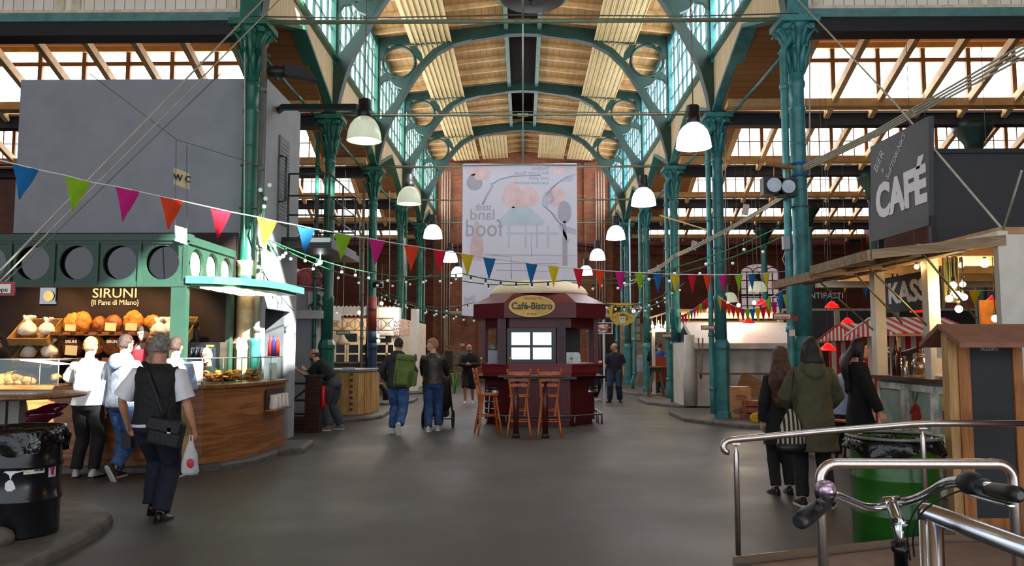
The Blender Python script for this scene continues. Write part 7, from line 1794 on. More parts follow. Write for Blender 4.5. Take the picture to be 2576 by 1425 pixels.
        o = ob(nm, m, cm, t, world=False); remesh(o, vox, 2, tp.get('fold', .018))
        if tp.get('collar'):
            ob('collar', M().tube([T((.062*math.cos(a), .0+.06*math.sin(a), 1.475+.012*math.sin(a))) for a in [k*PI/8 for k in range(16)]], .016, 8, closed=True), tp['collar'] if not isinstance(tp['collar'], bool) else cm, o, world=False)
        if tp.get('hood'):
            hm = M(); hm.loft([[T((w_*math.cos(a), y+d_*math.sin(a), z)) for a in [2*PI*k/18 for k in range(18)]] for z, w_, d_, y in ((1.33, .03, .02, -.15), (1.37, .09, .04, -.145), (1.43, .125, .06, -.12), (1.49, .12, .07, -.09), (1.52, .09, .05, -.07), (1.515, .05, .03, -.06))])
            hm.tube([T((.095*math.cos(a), -.01+.09*math.sin(a), 1.475-.03*math.sin(a))) for a in [k*PI/8 for k in range(16)]], .026, 8, closed=True)
            h_o = ob('hood', hm, cm, o, world=False); remesh(h_o, vox, 2, .015)
    t['_J'] = 0; del t['_J']
    return t, J, T
blk_c = mat('black_cotton', '#151517', .85, var=.15); navy = mat('navy_cotton', '#171c2b', .85, var=.15); dkjean = mat('dark_denim', '#1b2132', .85, var=.2, scale=20)
jean = mat('blue_denim', '#3c5f8f', .85, var=.28, scale=9, dirt='#243b60'); whc = mat('white_cotton', '#e9e9ec', .8, var=.03); greyh = mat('grey_hoodie', '#7d8694', .85, var=.08)
brh = mat('brown_hair', '#3b2a1f', .6, var=.4, scale=30, bump=.6, bscale=90); blh = mat('light_brown_hair', '#a37c52', .6, var=.35, scale=30, bump=.6, bscale=90); gyh = mat('grey_hair', '#8b8880', .6, var=.35, scale=30, bump=.8, bscale=90); dkh = mat('black_hair', '#1a1310', .62, var=.15, scale=30, bump=.15, bscale=90)
rdh = mat('wavy_brown_hair', '#4a2d1c', .5, var=.6, scale=14, bump=.8, bscale=60, dirt='#1c110b'); whsole = mat('white_sole', '#d8d6d0', .5, var=0); blshoe = mat('black_shoe', '#121214', .3, var=0); wsh = mat('white_shoe', '#cfd0d2', .5, var=.1)
khaki = mat('khaki_cotton', '#a88c5c', .8, var=.1); leather = mat('worn_leather', '#3a332c', .42, var=.3, scale=14); olive = mat('olive_parka', '#4d4a30', .8, var=.12, bump=.15, bscale=120); redc = mat('red_knit', '#7d1420', .8, var=.1); apron = mat('red_apron', '#a01a2a', .75, var=.05)
stub = mat('dark_stubble', '#4a352b', .8, var=.2); gbeard = mat('grey_brown_beard', '#6d5a4c', .8, var=.3, scale=40); workp = mat('grey_work_trousers', '#43474f', .85, var=.15); ltblue = mat('light_blue_cotton', '#a9bdd2', .8, var=.05)
quilt = mat('black_quilted_vest', '#101114', .75, var=.2, bump=.9, bscale=22)
quilt2 = quilt
def gl_(u, v, z=0): p = G(u, v, z); return (p.x, p.y, z)
def hold(t, o): return o
# the grey-haired man with the vest
L = gl_(386, 1313)
t, J, T = person('grey-haired man walking away in black quilted vest over white short-sleeved shirt', L, .04, 1.79, bulk=1.12, hip=.9, vox=.008,
    feet={-1: (-.1, .2, .03, .1, .25), 1: (.08, -.05, 0, -.12, 0)}, hands={-1: (-.33, .12, .9), 1: (.335, .03, .83)}, elbow={-1: (-.8, -.7, 0), 1: (.5, -.8, 0)},
    tops=[dict(m=whc, inf=.022, hem=.9, sleeve=.55, name='shirt', collar=True, fold=.02), dict(m=quilt, inf=.036, hem=.93, sleeve=0, name='vest', boxy=True, fold=.02, collar=True)],
    pants=(dkjean, .99, .022, .02), shoes=(blshoe, blshoe), hair='medium', hairm=gyh, skin=skin1, curl={-1: .4, 1: 1.0})
ob('shoulder_strap', M().tube([(-.1, -.12, 1.475), (-.02, -.168, 1.38), (.06, -.178, 1.2), (.12, -.185, 1.05), (.16, -.2, .97)], .014, 8, ell=(1.6, .5)).tube([(-.1, -.12, 1.475), (-.12, -.04, 1.485), (-.1, .05, 1.44)], .014, 8), hous, t, world=False, label='black strap across the back')
mb = M().box((.2, -.24, .86), (.3, .13, .24), Matrix.Rotation(.2, 3, 'Y'))
sbag = thing('shoulder_bag', 'black camera shoulder bag hanging at the right hip of the man in the quilted vest', 'bag', V(*L)+V(.2, -.24, .86))
ob('bag_body', M().box((0, 0, 0), (.31, .13, .24), Matrix.Rotation(.2, 3, 'Y')), mat('black_nylon', '#0e0f12', .6, var=.15, bump=.3), sbag, world=False, bev=.025)
ob('flap', M().box((0, -.03, .07), (.32, .1, .12), Matrix.Rotation(.2, 3, 'Y')), mat('black_nylon', '#0e0f12', .6), sbag, world=False, bev=.02)
ob('buckle', M().box((.06, -.075, .03), (.03, .01, .05)), edge, sbag, world=False)
pbag = thing('plastic_bag', 'white plastic carrier bag with a red print held in the right hand', 'bag', P(480, 1110, 7.47))
m = M(); rr = []
for z, w_, d_ in ((0, .02, .02), (-.05, .035, .03), (-.12, .06, .045), (-.2, .075, .055), (-.28, .08, .06), (-.31, .065, .045)): rr.append([V(w_*math.cos(a)*(1+.1*math.sin(3*a+z*40)), d_*math.sin(a)*(1+.12*math.cos(4*a+z*30)), z) for a in [2*PI*k/20 for k in range(20)]])
m.loft(rr); ob('bag_body', m, cloth('white_plastic', '#e9e8ea', .4, var=.03, bump=.6, bscale=18), pbag, world=False)
ob('handle_loop', M().tube([(-.015, 0, -.03), (-.012, 0, .05), (.012, 0, .05), (.015, 0, -.03)], .006, 6), mat('white_plastic2', '#e9e8ea', .4, var=0), pbag, world=False)
ob('red_print', M().ball((.025, -.058, -.2), (.036, .006, .045), 14, 8), mat('print_red', '#c0283a', .5, var=0), pbag, world=False)
# customers
person('young man from behind in bright white t-shirt and black trousers at the counter', gl_(212, 1203, .0), .05, 1.77, hip=.93, bulk=.98, feet={-1: (-.11, 0, 0, .3, 0), 1: (.11, 0, 0, -.2, 0)},
    hands={-1: (-.26, .36, 1.12), 1: (.24, .36, 1.12)}, elbow={-1: (-1, -.5, -.4), 1: (1, -.5, -.4)}, tops=[dict(m=whc, hem=.9, sleeve=.5, inf=.024, fold=.03, boxy=True, name='t_shirt')], pants=(blk_c, .97, .012), shoes=(wsh, blshoe), hair='short', hairm=blh, skin=skin2)
person('man from behind in grey hooded jacket and blue jeans with one foot lifted', gl_(300, 1204, .0), -.25, 1.8, hip=.93, feet={-1: (-.06, .03, 0, .2, 0), 1: (.12, -.22, .08, -.4, -1.1)}, knee={-1: (0, 1, 0), 1: (.1, 1, 0)},
    hands={-1: (-.3, .02, .84), 1: (.24, .3, 1.05)}, tops=[dict(m=greyh, hem=.86, sleeve=1, inf=.03, hood=True, fold=.03, boxy=True, name='hooded_jacket')], pants=(jean, .98, .016), shoes=(mat('dark_sneaker', '#2a2c33', .6, var=.2), whsole), hair='short', hairm=brh)
c = P(322, 1108, 10.05); one('camera_case', M().box(c, (.13, .1, .2)).box(c+V(.03, -.06, .02), (.08, .04, .09)), hous, 'black camera case hanging between the jeans and the vest man', 'bag')
person('man in light blue shirt and khaki trousers hidden behind the vest man', gl_(430, 1200, .0), .05, 1.78, feet={-1: (-.1, 0, 0, 0, 0), 1: (.1, 0, 0, 0, 0)}, hands={-1: (-.14, .35, 1.1), 1: (.14, .35, 1.1)}, elbow={-1: (-.3, -1, -.3), 1: (.3, -1, -.3)},
    tops=[dict(m=ltblue, hem=.88, sleeve=1, inf=.024, name='shirt')], pants=(khaki, .97, .02), shoes=(blshoe, whsole), hair='short', hairm=brh)
c = P(372, 818, 11.45)
t, J, T = person('baker in grey shirt and red apron looking down behind the counter', (c.x, 11.45, .3), PI-.15, c.z-.3+.0, head=(.1, -.42), lean=.1, hands={-1: (-.15, .42, 1.05), 1: (.12, .42, 1.02)}, tops=[dict(m=mat('grey_brown_shirt', '#8d847c', .8, var=.05), hem=.9, sleeve=.6, inf=.02, name='shirt', collar=True)], pants=(blk_c, .97, .015), shoes=(blshoe,), hair='crop', hairm=brh, skin=skin2, beard=stub)
m = M(); 
for z, w_ in ((.55, .2), (.9, .19), (1.05, .17), (1.3, .13), (1.4, .1)): pass
m.loft([[T((x, .14+.02*math.cos(x*8), z)) for x in (-w_, -w_/2, 0, w_/2, w_)]+[T((x, .125+.02*math.cos(x*8), z)) for x in (w_, w_/2, 0, -w_/2, -w_)] for z, w_ in ((.6, .2), (.9, .19), (1.05, .17), (1.25, .14), (1.4, .1))])
ob('apron', m, apron, t, world=False); ob('apron_straps', M().tube([T((-.09, .14, 1.4)), T((-.08, .05, 1.5)), T((0, -.07, 1.5)), T((.08, .05, 1.5)), T((.09, .14, 1.4))], .011, 6), apron, t, world=False)
c = P(28, 862, 11.6); person('dark-haired woman in black at the left frame edge behind the counter', (c.x, 11.6, .3), PI/2+.5, 1.62, 'f', lean=.3, hands={-1: (-.1, .5, 1.0), 1: (.1, .5, 1.0)}, tops=[dict(m=blk_c, hem=.85, sleeve=1, inf=.02, name='sweater')], pants=(blk_c, .97, .015), shoes=(blshoe,), hair='medium', hairm=dkh, head=(.2, -.3))
c = P(527, 935, 12.1); person('person bending behind the curved glass case, only the face visible', (c.x, 12.35, .1), PI, 1.7, lean=.62, hip=.88, head=(0, -.1), hands={-1: (-.25, .3, .9), 1: (.25, .3, .9)}, tops=[dict(m=blk_c, hem=.88, sleeve=1, inf=.02, name='sweater')], pants=(blk_c, .97, .015), shoes=(blshoe,), hair='crop', hairm=gyh, glasses=True)
# leaning man
t, J, T = person('balding bearded man in black t-shirt and grey work trousers leaning on the brick pier', gl_(838, 1083), PI/2-.15, 1.78, lean=.7, hip=.92, head=(.0, -.1), feet={-1: (-.14, .05, 0, .1, 0), 1: (.12, -.12, 0, -.2, 0)},
    hands={-1: (-.13, .68, 1.16), 1: (.1, .62, 1.17)}, elbow={-1: (-.5, -.2, -1), 1: (.5, -.2, -1)}, tops=[dict(m=blk_c, hem=.9, sleeve=.5, inf=.02, fold=.02, name='t_shirt', boxy=True)], pants=(workp, .98, .026, .035), shoes=(mat('grey_shoe', '#77766f', .7, var=.2), whsole), hair='bald', hairm=stub, beard=stub, skin=skin2, palm={-1: (.5, 0, 1), 1: (-.5, 0, 1)})
# backpack man
L = gl_(1000, 1092)
t, J, T = person('man walking away in black hooded jacket and blue jeans with a green backpack', L, -.08, 1.83, hip=.92, feet={-1: (-.12, .12, 0, .1, 0), 1: (.1, -.28, .1, -.1, -1.2)}, knee={-1: (0, 1, 0), 1: (0, 1, 0)},
    hands={-1: (-.2, .12, .95), 1: (.2, .12, .95)}, elbow={-1: (-1, -.5, 0), 1: (1, -.5, 0)}, tops=[dict(m=mat('black_jacket', '#1e1f22', .7, var=.15), hem=.84, sleeve=1, inf=.034, hood=True, fold=.03, boxy=True, name='jacket')], pants=(jean, .98, .02, .03), shoes=(wsh, whsole), hair='short', hairm=dkh)
grp = mat('green_backpack', '#5f7436', .8, var=.15, bump=.2); bp_o = thing('backpack', 'olive green hiking backpack with many straps carried on the right shoulder', 'backpack', V(*L)+V(.16, -.27, 1.2)); bp_o.scale = (1.15, 1.15, 1.12); bp_o.rotation_euler = (0, .12, 0)
m = M().box((0, 0, 0), (.32, .2, .52)); ob('main_bag', m, grp, bp_o, world=False, bev=.06)
ob('front_pocket', M().box((.0, -.12, -.08), (.26, .1, .28)), grp, bp_o, world=False, bev=.03); ob('side_pocket', M().box((.18, -.02, -.1), (.08, .14, .24)), grp, bp_o, world=False, bev=.02); ob('top_lid', M().box((0, -.02, .24), (.3, .22, .1)), grp, bp_o, world=False, bev=.03)
for x in (-.11, .11):
    ob('strap', M().bb(x-.012, x+.012, -.178, -.17, -.24, .02), mat('dark_green_webbing', '#46542a', .8), bp_o, world=False)
    ob('shoulder_loop', M().tube([(x, .1, .22), (x*1.1, .2, .3), (x*1.1, .32, .2)], .02, 6), mat('dark_green_webbing', '#46542a', .8), bp_o, world=False)
# leather jacket man and pushchair
L = gl_(1088, 1086)
t, J, T = person('man in worn brown leather jacket and jeans pushing a pushchair, face turned left', L, 0, 1.82, hip=.92, head=(1.5, 0), feet={-1: (-.07, -.1, 0, .05, 0), 1: (.09, .14, 0, -.05, 0)}, hands={-1: (-.24, .42, 1.05), 1: (.24, .42, 1.05)}, elbow={-1: (-1, -.7, -.3), 1: (1, -.7, -.3)},
    tops=[dict(m=leather, hem=.9, sleeve=1, inf=.03, fold=.025, boxy=True, collar=True, name='leather_jacket')], pants=(mat('mid_denim', '#33507c', .85, var=.25, scale=9, dirt='#1f3456'), .98, .018, .025), shoes=(wsh, whsole), hair='medium', hairm=blh, skin=skin2, curl=.9)
pc_ = thing('pushchair', 'black three wheeled pushchair pushed by the man in the leather jacket', 'pushchair', V(*L)+V(.03, .75, 0))
for (x, y, r_) in ((-.31, 0, .17), (.31, 0, .17), (0, .75, .13)): 
    w_ = ob('wheel', M().tube([(x, y+r_*math.cos(a), r_+.01+r_*math.sin(a)) for a in [2*PI*k/24 for k in range(24)]], .022, 8, closed=True).lathe([(.03, -.03), (.03, .03)], (x, y, r_+.01), 12, Matrix.Rotation(PI/2, 3, 'Y')), rub, pc_, world=False)
    m = M()
    for k in range(6): a = PI*k/3; m.tube([(x, y, r_+.01), (x, y+r_*math.cos(a), r_+.01+r_*math.sin(a))], .008, 5)
    ob('spokes', m, mat('dark_plastic', '#26272a', .5, var=0), w_, world=False)
ob('frame', M().tube([(-.31, 0, .2), (-.28, -.05, .5), (-.26, -.3, 1.04), (.26, -.3, 1.04), (.28, -.05, .5), (.31, 0, .2)], .018, 8).tube([(-.28, -.05, .5), (-.1, .65, .25), (0, .75, .16)], .016, 8).tube([(.28, -.05, .5), (.1, .65, .25), (0, .75, .16)], .016, 8).tube([(-.31, 0, .18), (.31, 0, .18)], .012, 8), hous, pc_, world=False)
ob('seat_shell', M().loft([[V(w_*math.cos(a), y+.2*math.sin(a)*k_, z) for a in [2*PI*k/16 for k in range(16)]] for z, w_, y, k_ in ((.32, .18, .2, .9), (.45, .25, .15, 1.1), (.7, .26, .05, 1), (.95, .25, .05, 1), (1.05, .15, .1, .7))]), mat('black_fabric', '#18191c', .8, var=.15), pc_, world=False)
ob('basket', M().box((0, .15, .28), (.4, .45, .12)), mat('black_fabric', '#18191c', .8), pc_, world=False, bev=.03)
# man in shorts walking towards the camera
t, J, T = person('bearded man with glasses in black jacket and shorts walking toward the viewer', gl_(1180, 1016), PI, 1.76, hip=.92, bulk=1.08, feet={-1: (-.1, -.12, .0, .1, -.2), 1: (.1, .15, 0, -.1, 0)}, hands={-1: (-.07, .26, 1.16), 1: (.06, .27, 1.14)}, elbow={-1: (-1, -.6, -.3), 1: (1, -.6, -.3)},
    tops=[dict(m=blk_c, hem=.86, sleeve=1, inf=.03, boxy=True, name='jacket')], pants=(blk_c, .7, .03), shoes=(mat('red_white_sneaker', '#dcd8d4', .6, var=.2, scale=18, dirt='#a8241e'), whsole), hair='bald', hairm=stub, beard=gbeard, glasses=True, palm={-1: (.3, 0, 1), 1: (-.3, 0, 1)})
c = V(*gl_(1180, 1016))+V(0, -.3, 1.19); one('blue_packet', M().box(c, (.09, .03, .05), Matrix.Rotation(.5, 3, 'Y')), mat('light_blue_packet', '#9fc0e8', .4, var=.1), 'small light blue packet held by the man in shorts', 'packet')
# pair beside the kiosk
person('smiling woman with dark hair in a red sweater behind the kiosk counter', gl_(1495, 1008), PI+.9, 1.68, 'f', head=(.2, .05), feet={-1: (-.09, 0, 0, 0, 0), 1: (.09, 0, 0, 0, 0)}, hands={-1: (-.16, .3, 1.15), 1: (.1, .22, 1.22)}, tops=[dict(m=redc, hem=.86, sleeve=1, inf=.022, name='sweater')], pants=(blk_c, .97, .008), shoes=(wsh, whsole), hair='long', hairm=brh, skin=skin2)
person('bald man in navy t-shirt and jeans turning left toward the woman in red', gl_(1548, 1013), PI-.25, 1.79, head=(-1.0, 0), bulk=1.12, feet={-1: (-.14, 0, 0, .3, 0), 1: (.16, .02, 0, -.3, 0)}, hands={-1: (-.26, .08, .88), 1: (.27, .28, 1.06)}, tops=[dict(m=navy, hem=.88, sleeve=.55, inf=.026, boxy=True, name='t_shirt')], pants=(dkjean if False else mat('indigo_denim', '#26354f', .85, var=.2), .98, .024), shoes=(blshoe, blshoe), hair='bald', hairm=stub)
# far people at the striped stall
person('person in blue shirt from behind with hands clasped at the striped stall', tuple(V(P(1660, 900, 27.9).x, 27.9, .1)), 0, 1.72, feet={-1: (-.1, 0, 0, 0, 0), 1: (.1, 0, 0, 0, 0)}, hands={-1: (-.06, -.2, .92), 1: (.05, -.2, .93)}, elbow={-1: (-1, -.2, 0), 1: (1, -.2, 0)}, tops=[dict(m=mat('strong_blue_shirt', '#3a5ca8', .8, var=.06), hem=.86, sleeve=.6, inf=.03, boxy=True, name='shirt')], pants=(dkjean, .97, .02), shoes=(blshoe,), hair='short', hairm=brh, vox=.014)
person('person in black standing left of the blue shirt at the striped stall', tuple(V(P(1646, 900, 28.4).x, 28.4, .1)), -.6, 1.78, feet={-1: (-.1, 0, 0, 0, 0), 1: (.1, 0, 0, 0, 0)}, tops=[dict(m=blk_c, hem=.86, sleeve=1, inf=.03, name='sweater')], pants=(blk_c, .97, .02), shoes=(blshoe,), hair='medium', hairm=dkh, vox=.014)
# right group
wh_, J, T = person('woman with very long wavy brown hair in black beside the olive parka', gl_(1972, 1246), -.1, 1.64, 'f', feet={-1: (-.09, 0, 0, .2, 0), 1: (.08, .05, 0, 0, 0)}, tops=[dict(m=blk_c, hem=.6, sleeve=1, inf=.03, flare=.03, name='coat')], pants=(blk_c, .97, .008), shoes=(blshoe, blshoe), hair='wavy', hairm=rdh, hout=.07, head=(-.5, .1))
L = gl_(2052, 1276)
person('dark-haired woman from behind in a long olive hooded parka', L, -.12, 1.73, 'f', bulk=1.12, vox=.009, hip=.93, feet={-1: (-.13, .0, 0, .15, 0), 1: (.14, -.04, 0, -.35, 0)}, hands={-1: (-.16, .24, 1.0), 1: (.18, .26, 1.0)}, elbow={-1: (-1, -.6, -.2), 1: (1, -.6, -.2)},
    tops=[dict(m=olive, hem=.58, sleeve=1, inf=.045, flare=.035, hood=True, boxy=True, fold=.035, name='parka')], pants=(blk_c, .97, .01), shoes=(mat('black_canvas_shoe', '#1a1a1c', .7, var=.1), whsole), hair='long', hairm=dkh, skin=skin1)
t2 = thing('patterned_bag', 'black and cream patterned cloth bag hanging at the left of the olive parka', 'bag', V(*L)+V(-.28, -.14, .82))
ob('bag_body', M().loft([[V(w_*math.cos(a), d_*math.sin(a), z) for a in [2*PI*k/18 for k in range(18)]] for z, w_, d_ in ((-.24, .1, .04), (-.2, .15, .06), (-.05, .14, .06), (.1, .08, .045), (.2, .02, .02))]), stripes('patterned_stripes', '#1a1816', '#b8ab92', .022, 0), t2, world=False)
ob('dark_base', M().loft([[V(w_*math.cos(a), d_*math.sin(a), z) for a in [2*PI*k/18 for k in range(18)]] for z, w_, d_ in ((-.26, .08, .04), (-.22, .15, .065), (-.15, .155, .067))]), hous, t2, world=False)
ob('strap', M().tube([(0, 0, .19), (.02, .02, .35), (.06, .06, .58)], .009, 6), hous, t2, world=False)
person('woman with long dark hair in a long black coat, profile facing right', gl_(2170, 1215), -PI/2-.1, 1.74, 'f', head=(.0, .02), feet={-1: (-.09, 0, 0, 0, 0), 1: (.09, .05, 0, 0, 0)}, hands={-1: (-.2, .16, .95), 1: (.27, .16, .85)},
    tops=[dict(m=mat('cream_blouse', '#cfc4b0', .8, var=.05), hem=.9, sleeve=1, inf=.014, name='blouse', collar=True), dict(m=mat('black_wool', '#121013', .9, var=.1), hem=.42, sleeve=1, inf=.034, flare=.05, boxy=True, name='coat')], pants=(blk_c, .97, .008), shoes=(blshoe, blshoe), hair='long', hairm=dkh, skin=skin2, hout=.06)
c = P(2128, 900, 11.6)
person('grey-haired man in light blue shirt seated behind the woman in the black coat', (c.x-.02, 11.55, .0), -.35, 1.76, hip=.72, lean=.12, feet={-1: (-.16, .42, .0, .1, 0), 1: (.16, .42, .0, -.1, 0)}, hands={-1: (-.2, .42, .95), 1: (.2, .42, .95)}, tops=[dict(m=mat('blue_grey_shirt', '#8f9ec0', .8, var=.05), hem=.9, sleeve=1, inf=.028, boxy=True, name='shirt')], pants=(dkjean, .97, .02), shoes=(blshoe,), hair='short', hairm=mat('silver_hair', '#8d8a86', .6, var=.3), bulk=1.1)
c = V(c.x-.02, 11.5, 0); sb_ = thing('wooden_stool', 'brown topped stool under the seated grey-haired man', 'stool', c)
ob('seat', M().lathe([(.19, .6), (.2, .62), (.2, .64), (0, .65)], (0, 0, 0), 20), redwood, sb_, world=False)
for k in range(4): a = PI/4+k*PI/2; ob('leg', M().tube([(.12*math.cos(a), .12*math.sin(a), .6), (.22*math.cos(a), .22*math.sin(a), 0)], .018, 6), hous, sb_, world=False)
# ================================================================ BUNTING, STRING LIGHTS, ROPES
PC = {'b': '#1277b8', 'g': '#9acb22', 'm': '#d81f8c', 'o': '#ee4a1c', 'r': '#dd1338', 'y': '#e6cf1c'}
def pmat(k): return cloth('pennant_'+k, PC[k], .3, var=.04, scale=3)
def pennants(label, specs, ends, Yf, grp, name='bunting', hang=None, cordr=.007):
    """specs: (u_left, v_left, u_right, v_right, u_tip, v_tip, colour)"""
    pts = []; t = thing(name, label, 'bunting', P(specs[0][0], specs[0][1], Yf(specs[0][0])), group=grp)
    pts.append(P(ends[0][0], ends[0][1], Yf(ends[0][0])))
    for s_ in specs:
        a = P(s_[0], s_[1], Yf(s_[0])); b = P(s_[2], s_[3], Yf(s_[2])); c = P(s_[4], s_[5], Yf(s_[4])-.01); pts += [a, b]
        m = M(); n = 6; th = V(0, .003, 0); vs = []
        for i in range(n+1):
            l = a.lerp(c, i/n); r_ = b.lerp(c, i/n)
            for k in range(5):
                q = l.lerp(r_, k/4); q = q+V(0, .012*math.sin(k*1.4+i*.8)*(1-i/n*.5), 0); vs.append(q)
        fs = [(i*5+k, i*5+k+1, (i+1)*5+k+1, (i+1)*5+k) for i in range(n) for k in range(4)]
        m.add(vs, fs, True); m.add([q+th for q in vs], [f[::-1] for f in fs], True)
        ob('pennant', m, pmat(s_[6]), t, label={'b': 'blue', 'g': 'lime green', 'm': 'magenta', 'o': 'orange', 'r': 'red', 'y': 'yellow'}[s_[6]]+' pennant')
    pts.append(P(ends[1][0], ends[1][1], Yf(ends[1][0])))
    ob('cord', M().tube(pts, cordr, 6), mat('white_ribbon', '#e4e4e6', .6, var=0), t)
    return t
def Ybig(u): return 1/(.1468-.0000428*u) if u < 1337 else 1/(.0896-(u-1337)*.0000175)
B = [(30, 411, 99, 428, 49, 502, 'b'), (162, 441, 229, 459, 182, 532, 'g'), (290, 469, 352, 483, 309, 557, 'm'), (402, 494, 462, 507, 423, 579, 'o'), (529, 522, 582, 534, 547, 603, 'r'), (646, 546, 697, 558, 664, 623, 'y'), (747, 567, 793, 577, 766, 640, 'b'), (840, 585, 885, 594, 857, 655, 'g'),
     (927, 600, 969, 608, 943, 668, 'm'), (1016, 616, 1055, 622, 1033, 684, 'o'), (1090, 628, 1122, 633, 1105, 693, 'r'), (1159, 638, 1191, 643, 1176, 697, 'y'), (1215, 647, 1247, 652, 1230, 705, 'b'), (1322, 661, 1352, 666, 1336, 719, 'b'), (1378, 668, 1406, 672, 1393, 724, 'y'), (1442, 675, 1468, 678, 1457, 729, 'r'), (1496, 679, 1522, 682, 1510, 731, 'o'), (1547, 683, 1573, 685, 1561, 738, 'm'),
     (1596, 686, 1620, 687, 1611, 738, 'g'), (1643, 688, 1667, 690, 1655, 739, 'b'), (1686, 690, 1709, 691, 1699, 740, 'y'), (1730, 691, 1753, 692, 1742, 740, 'r'), (1769, 691, 1790, 692, 1781, 739, 'o'), (1808, 692, 1829, 692, 1820, 738, 'm'), (1848, 691, 1868, 691, 1860, 735, 'g'), (1881, 690, 1899, 689, 1893, 733, 'b'), (1918, 688, 1936, 687, 1931, 728, 'y')]
pennants('long string of coloured pennants sagging across the whole nave', B, ((-40, 394), (1975, 683)), Ybig, 'strings of pennants')
B2 = [(2062, 697, 2090, 696, 2067, 722, 'r'), (2115, 695, 2145, 697, 2124, 737, 'y'), (2170, 720, 2190, 720, 2177, 748, 'b'), (2438, 731, 2468, 731, 2453, 773, 'y'), (2494, 731, 2520, 731, 2505, 765, 'b')]
pennants('short run of red, yellow and blue pennants behind the bar stall', B2, ((2030, 692), (2560, 731)), lambda u: 12.9, 'strings of pennants')
def cat(a, b, sag, n=24): return [a.lerp(b, i/n)+V(0, 0, -4*sag*(i/n)*(1-i/n)) for i in range(n+1)]
# small far bunting over the tent
def far_pennants(label, a, b, sag, n, Lp, cols, w_=.1):
    t = thing('bunting', label, 'bunting', a, group='strings of pennants'); pts = cat(a, b, sag, n*2); 
    ob('cord', M().tube(pts, .006, 5), mat('white_ribbon', '#e4e4e6', .6, var=0), t)
    for i in range(n):
        p = pts[2*i+1]; ml = M(); d = V(w_/2, 0, 0); ml.add([p-d, p+d, p+V(.01, 0, -Lp), p-d+V(0, .004, 0), p+d+V(0, .004, 0), p+V(.01, .004, -Lp)], [(0, 1, 2), (5, 4, 3)]); k = cols[i % len(cols)]
        ob('pennant', ml, pmat(k), t, label={'b': 'blue', 'g': 'lime green', 'm': 'magenta', 'o': 'orange', 'r': 'red', 'y': 'yellow'}[k]+' pennant')
far_pennants('far string of small pennants rising from the striped stall to the second teal column', P(1700, 798, 21), P(1790, 742, 19), .08, 12, .3, 'bgmrybmogrry', .09)
far_pennants('far string of small pennants sagging above the white tent roof', P(1806, 744, 17.6), P(1985, 735, 14), .3, 14, .3, 'yroromgbyrombg', .12)
t = pennants('pair of blue and lime pennants at the left of the nearest teal column', [(1955, 740, 1972, 728, 1966, 770, 'b'), (1925, 758, 1940, 748, 1938, 790, 'g')], ((1905, 770), (1975, 728)), lambda u: 13.2, 'strings of pennants')
# bulb strings
cabm = mat('green_cable', '#2a6a45', .5, var=0)
def bulbs(label, pts, us, rb=.027, m=None, grp='bulb string lights', on=False):
    t = thing('string_light', label, 'string light', pts[0], group=grp)
    ob('cable', M().tube(pts, .011, 6), cabm, t)
    bm = m or bulboff; n = len(pts)-1; k0 = None
    for u in us:
        i = min(n-1, int(u*n)); p = pts[i].lerp(pts[i+1], u*n-i)
        o = ob('bulb', M().ball(p+V(0, 0, -.1), rb, 10, 8), bm, t)
        ob('socket', M().lathe([(.016, -.075), (.02, -.03), (.014, 0)], p, 8), hous, o)
    return t
a = P(668, 600, 12.4)
bulbs('string light sagging from the left column past the pink fish to the banner', cat(a, P(1160, 688, 16), .28, 30)+cat(P(1160, 688, 16), P(1420, 706, 15.0), .1, 20)[1:], [.05, .1, .13, .2, .24, .28, .34, .4, .46, .52, .58, .64, .7, .76, .82, .88, .94])
bulbs('second string light from the left column crossing behind the pennants', cat(P(686, 612, 12.4), P(1090, 690, 18.5), .35, 30)+cat(P(1090, 690, 18.5), P(1330, 716, 17.0), .1, 10)[1:], [.06, .14, .24, .33, .42, .5, .6, .7, .8, .9])
bulbs('string light rising from the kiosk roof to the nearest right column', cat(P(1420, 706, 15.0), P(1960, 572, 12.3), .25, 30), [.08, .2, .32, .44, .56, .7, .86])
bulbs('lower string light rising to the nearest right column', cat(P(1440, 712, 16.0), P(1972, 595, 12.4), .25, 30), [.12, .26, .38, .52, .66, .8, .92])
for k, (a, b, sg, lab, n) in enumerate(((P(950, 735, 22.5), P(1205, 798, 20), .15, 'far string light from the third left column down to the kiosk', 11), (P(960, 728, 23), P(1190, 762, 22), .3, 'far string light across the brick end wall, upper left', 9), (P(955, 740, 22.8), P(1160, 790, 24), .1, 'far string light across the brick end wall, lower left', 8),
                                        (P(1515, 762, 20), P(1700, 722, 22), .25, 'far string light behind the yellow cloud sign', 9), (P(1500, 750, 24), P(1600, 776, 26), .25, 'far string light right of the kiosk dome', 7), (P(1600, 776, 26), P(1720, 712, 22.5), .2, 'far string light to the third right column', 7))):
    bulbs(lab, cat(a, b, sg, 20), [(i+.5)/n for i in range(n)], .03)
m = M(); t = thing('bulb_cable_coil', 'tangle of green cable and clear bulbs tied to the nearest left column', 'string light', P(665, 560, 12.45), group='bulb string lights')
for k in range(5): m.tube([P(648+4*k, 470+5*k, 12.4), P(664+6*math.sin(k), 510, 12.38), P(655+8*math.cos(k*2), 560, 12.4), P(672, 600, 12.4), P(690+4*k, 632+6*k, 12.35), P(672, 615+3*k, 12.4)], .01, 5)
ob('cable', m, cabm, t)
for (u, v) in ((655, 478), (668, 500), (664, 520), (678, 466), (690, 618), (703, 650), (712, 645), (684, 640)):
    o = ob('bulb', M().ball(P(u, v, 12.3), .035, 10, 8), bulboff, t)
one('glowing_bulb', M().ball(P(805, 660, 15.0), .05, 10, 8).tube([P(805, 660, 15.0), P(806, 640, 15.0)], .01, 5), bulbw, 'glowing white bulb in front of the pink fish', 'bulb')
